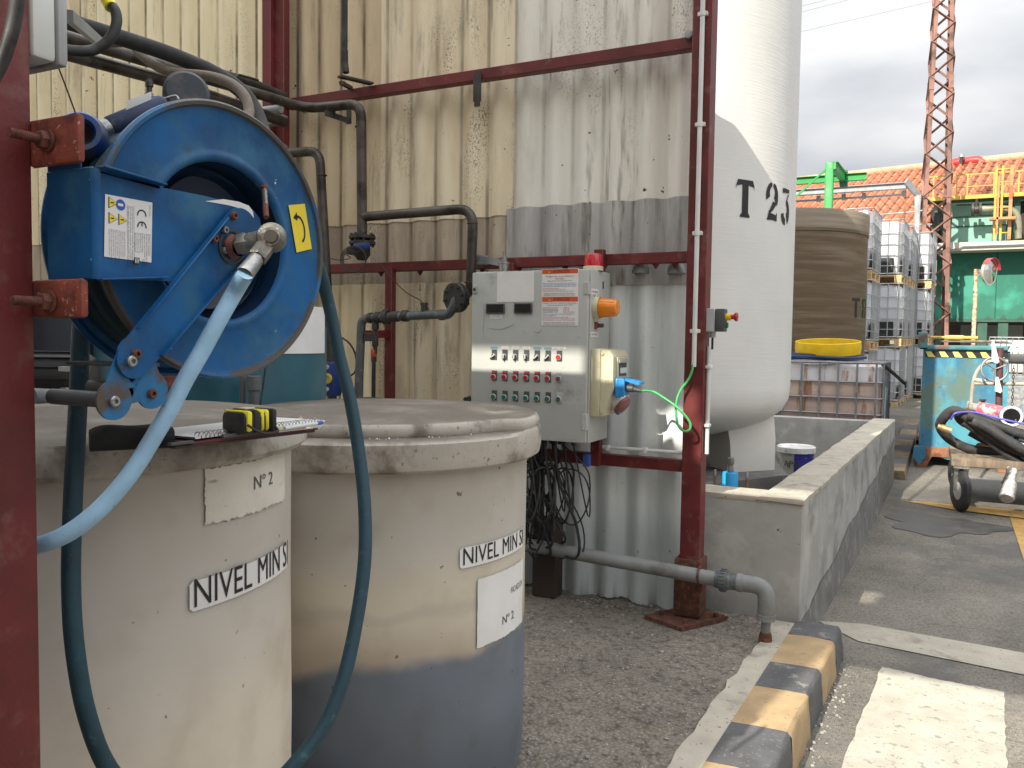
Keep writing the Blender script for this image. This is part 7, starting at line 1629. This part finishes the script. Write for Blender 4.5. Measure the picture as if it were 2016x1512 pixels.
# black clamp arm by the mast
mb=MB(); mb.bar(at(1843,425,'y',UYY-.5),at(1855,452,'y',UYY-.5),.18,.2); mb.bar(at(1832,424,'y',UYY-.5),at(1860,424,'y',UYY-.5),.1,.12); tag(mb.build('loudspeaker_bracket',M['black']),'black bracket seen between the legs of the rusty mast','bracket')
# lower lean-to tiles left of the mast
mb=MB()
q0_=at(1740,442,'y',22.2); q1_=at(1850,455,'y',22.2)
for rj in range(4):
    for i in range(4):
        x=at(1752,470,'y',22.0).x+.24*i; y=21.9-.0+.28*rj; z=at(1800,470,'y',22).z-.05+.12*rj
        mb.lathe([(.12,0),(.105,.40)],(x,y,z),(0,.95,.32),8,0,0,PI,xdir=(1,0,0))
tag(mb.build('lean_to_roof',M['tile'],ang=70),'small lean to of terracotta tiles behind the right stack of bulk containers','roof')
mb=MB(); x0_=at(1700,425,'y',20.5).x
mb.tube([at(1700,425,'y',20.5),at(1790,418,'y',20.5),at(1835,412,'y',20.5)],.018,6); mb.tube([at(1740,440,'y',20.5),at(1800,442,'y',20.5),at(1835,442,'y',20.5)],.018,6)
for px in (1733,1781): mb.cyl(at(px,422,'y',20.5),at(px,470,'y',20.5),.02,6)
tag(mb.build('pipe_railing',M['galv']),'thin pipe railing behind the stacked bulk containers','railing')
# convex traffic mirror
MY=14.5
mi=thing('traffic_mirror',at(1919,668,'y',MY),'round convex traffic mirror with red hood on a rusty pole','mirror')
c=at(1945,535,'y',MY); pb=at(1919,600,'y',MY); gz_=road_z(MY)
mb=MB(); mb.cyl((pb.x,MY,gz_),(pb.x,MY,at(1919,530,'y',MY).z),.032,10); mb.build('pole',mat('cream_rusty_pole',(.55,.47,.33),.7,stain=(.28,.12,.05),st=(.48,.6),ss=14),mi)
hd=V((.86,-.50,-.05)).normalized(); 
mb=MB(); mb.bar(V((pb.x,MY,c.z+.02)),c-hd*.05,.03,.05); mb.bar(V((pb.x,MY,c.z-.06)),c-hd*.05,.02,.03); mb.build('arm',M['galv'],mi)
mb=MB(); mb.lathe([(0,-.03),(.17,-.02),(.20,.02),(.20,.035),(.185,.035)],c,hd,32); mb.build('backshell',M['offwhite'],mi)
mb=MB(); mb.lathe([(0,.065),(.09,.058),(.15,.043),(.19,.03)],c,hd,32); mb.build('mirror_face',M['mirror'],mi)
mb=MB(); mb.lathe([(.203,.0),(.208,.085),(.203,.085),(.198,.0)],c,hd,24,0,math.radians(10),math.radians(150),xdir=hd.cross(V((0,0,1)))*-1); mb.build('hood',mat('red_hood',(.45,.04,.05),.5),mi)
# small white tray further back
wt=thing('wire_crate',at(1985,680,'y',15.5),'low white wire crate standing behind the skip','crate')
a=at(1948,664,'y',15.2); b=at(2040,684,'y',15.2)
mb=MB(); mb.box((a.x+.02,15.22,b.z-.4),(b.x-.02,16.0,a.z-.04),0,.02); mb.build('crate_liner',M['white'],wt)
mb=MB()
for i in range(9): x=a.x+(b.x-a.x)*i/8; mb.cyl((x,15.2,b.z-.45),(x,15.2,a.z),.009,6)
for z in (a.z,(a.z+b.z)/2,b.z): mb.cyl((a.x,15.2,z),(b.x,15.2,z),.009,6)
mb.box((a.x,15.2,.4),(b.x,16.0,b.z-.42)); mb.build('wire_frame',M['cage'],wt)
# overhead wires
for i,((x0_,y0_),(x1_,y1_)) in enumerate((((1540,17),(1700,-28)),((1540,30),(1730,-25)),((1540,63),(2100,-68)))):
    a=atd(x0_-160,y0_+45,45); b=atd(x1_,y1_,45); b2=b+(b-a)*1.5; mb=MB(); m_=a.lerp(b2,.5)-V((0,0,.25)); mb.tube(crom([a,m_,b2],8),.010,4)
    tag(mb.build('overhead_wire',M['galv']),('uppermost overhead wire crossing the sky by the silo','middle overhead wire crossing the sky by the silo','lowest and longest overhead wire crossing the sky')[i],'wire')

# ================================================================== UNSEEN SHADE WALL ADDED BEHIND THE VIEWER (holes shaped to throw the sun patches)
wh=thing('unseen_shade_wall',(-3,-3.2,0),'unseen added facade across the yard whose shadow falls on the near half of the scene','building')
Y0=-3.0
def bx(x0,x1,z0,z1): return (x0,x1,z0,z1)
TOPZ=9.15
holes=[(-3.72,-2.98,6.56,6.72),(-3.47,-3.36,6.39,6.475),(-3.31,-3.15,6.385,6.475),(-2.92,-2.52,6.54,6.76),(-2.52,-1.98,6.38,6.60),(-1.80,1.6,3.1,5.50),(-2.47,-2.36,5.34,5.44),(-14.0,-3.2,11,12)]
xs=sorted({-14.0,6.0,*[h[0] for h in holes],*[h[1] for h in holes]}); zs_=sorted({-.2,TOPZ,11.0,*[h[2] for h in holes],*[h[3] for h in holes]})
mb=MB()
for i in range(len(xs)-1):
    run=None
    for j in range(len(zs_)-1):
        cx=(xs[i]+xs[i+1])/2; cz=(zs_[j]+zs_[j+1])/2
        solid=not any(h[0]<cx<h[1] and h[2]<cz<h[3] for h in holes) and not (cz>TOPZ and cx>-3.2)
        if solid: 
            if run is None: run=zs_[j]
            end=zs_[j+1]
        if (not solid or j==len(zs_)-2) and run is not None:
            mb.box((xs[i],Y0-.02,run),(xs[i+1],Y0,end)); run=None
mb.build('blocker',M['shadewall'],wh)

# unseen canopy, added to deepen the shade on the near tank and reel
cn=thing('shade_canopy',(-2.3,-2.4,0),'unseen added flat shade canopy on red posts reaching over the near tank from behind the viewer','canopy')
mb=MB(); mb.box((-4.4,-2.8,3.48),(-1.92,1.12,3.52)); mb.build('shade_sheet',M['galv'],cn)
for x in (-4.35,-2.0):
    mb=MB(); mb.box((x,-2.75,0),(x+.08,-2.67,3.48),0,.004); mb.build('post',M['redpost'],cn)
    mb=MB(); mb.box((x,-2.75,3.38),(x+.06,1.1,3.478),0,.004); mb.build('shade_beam',M['redpost'],cn)
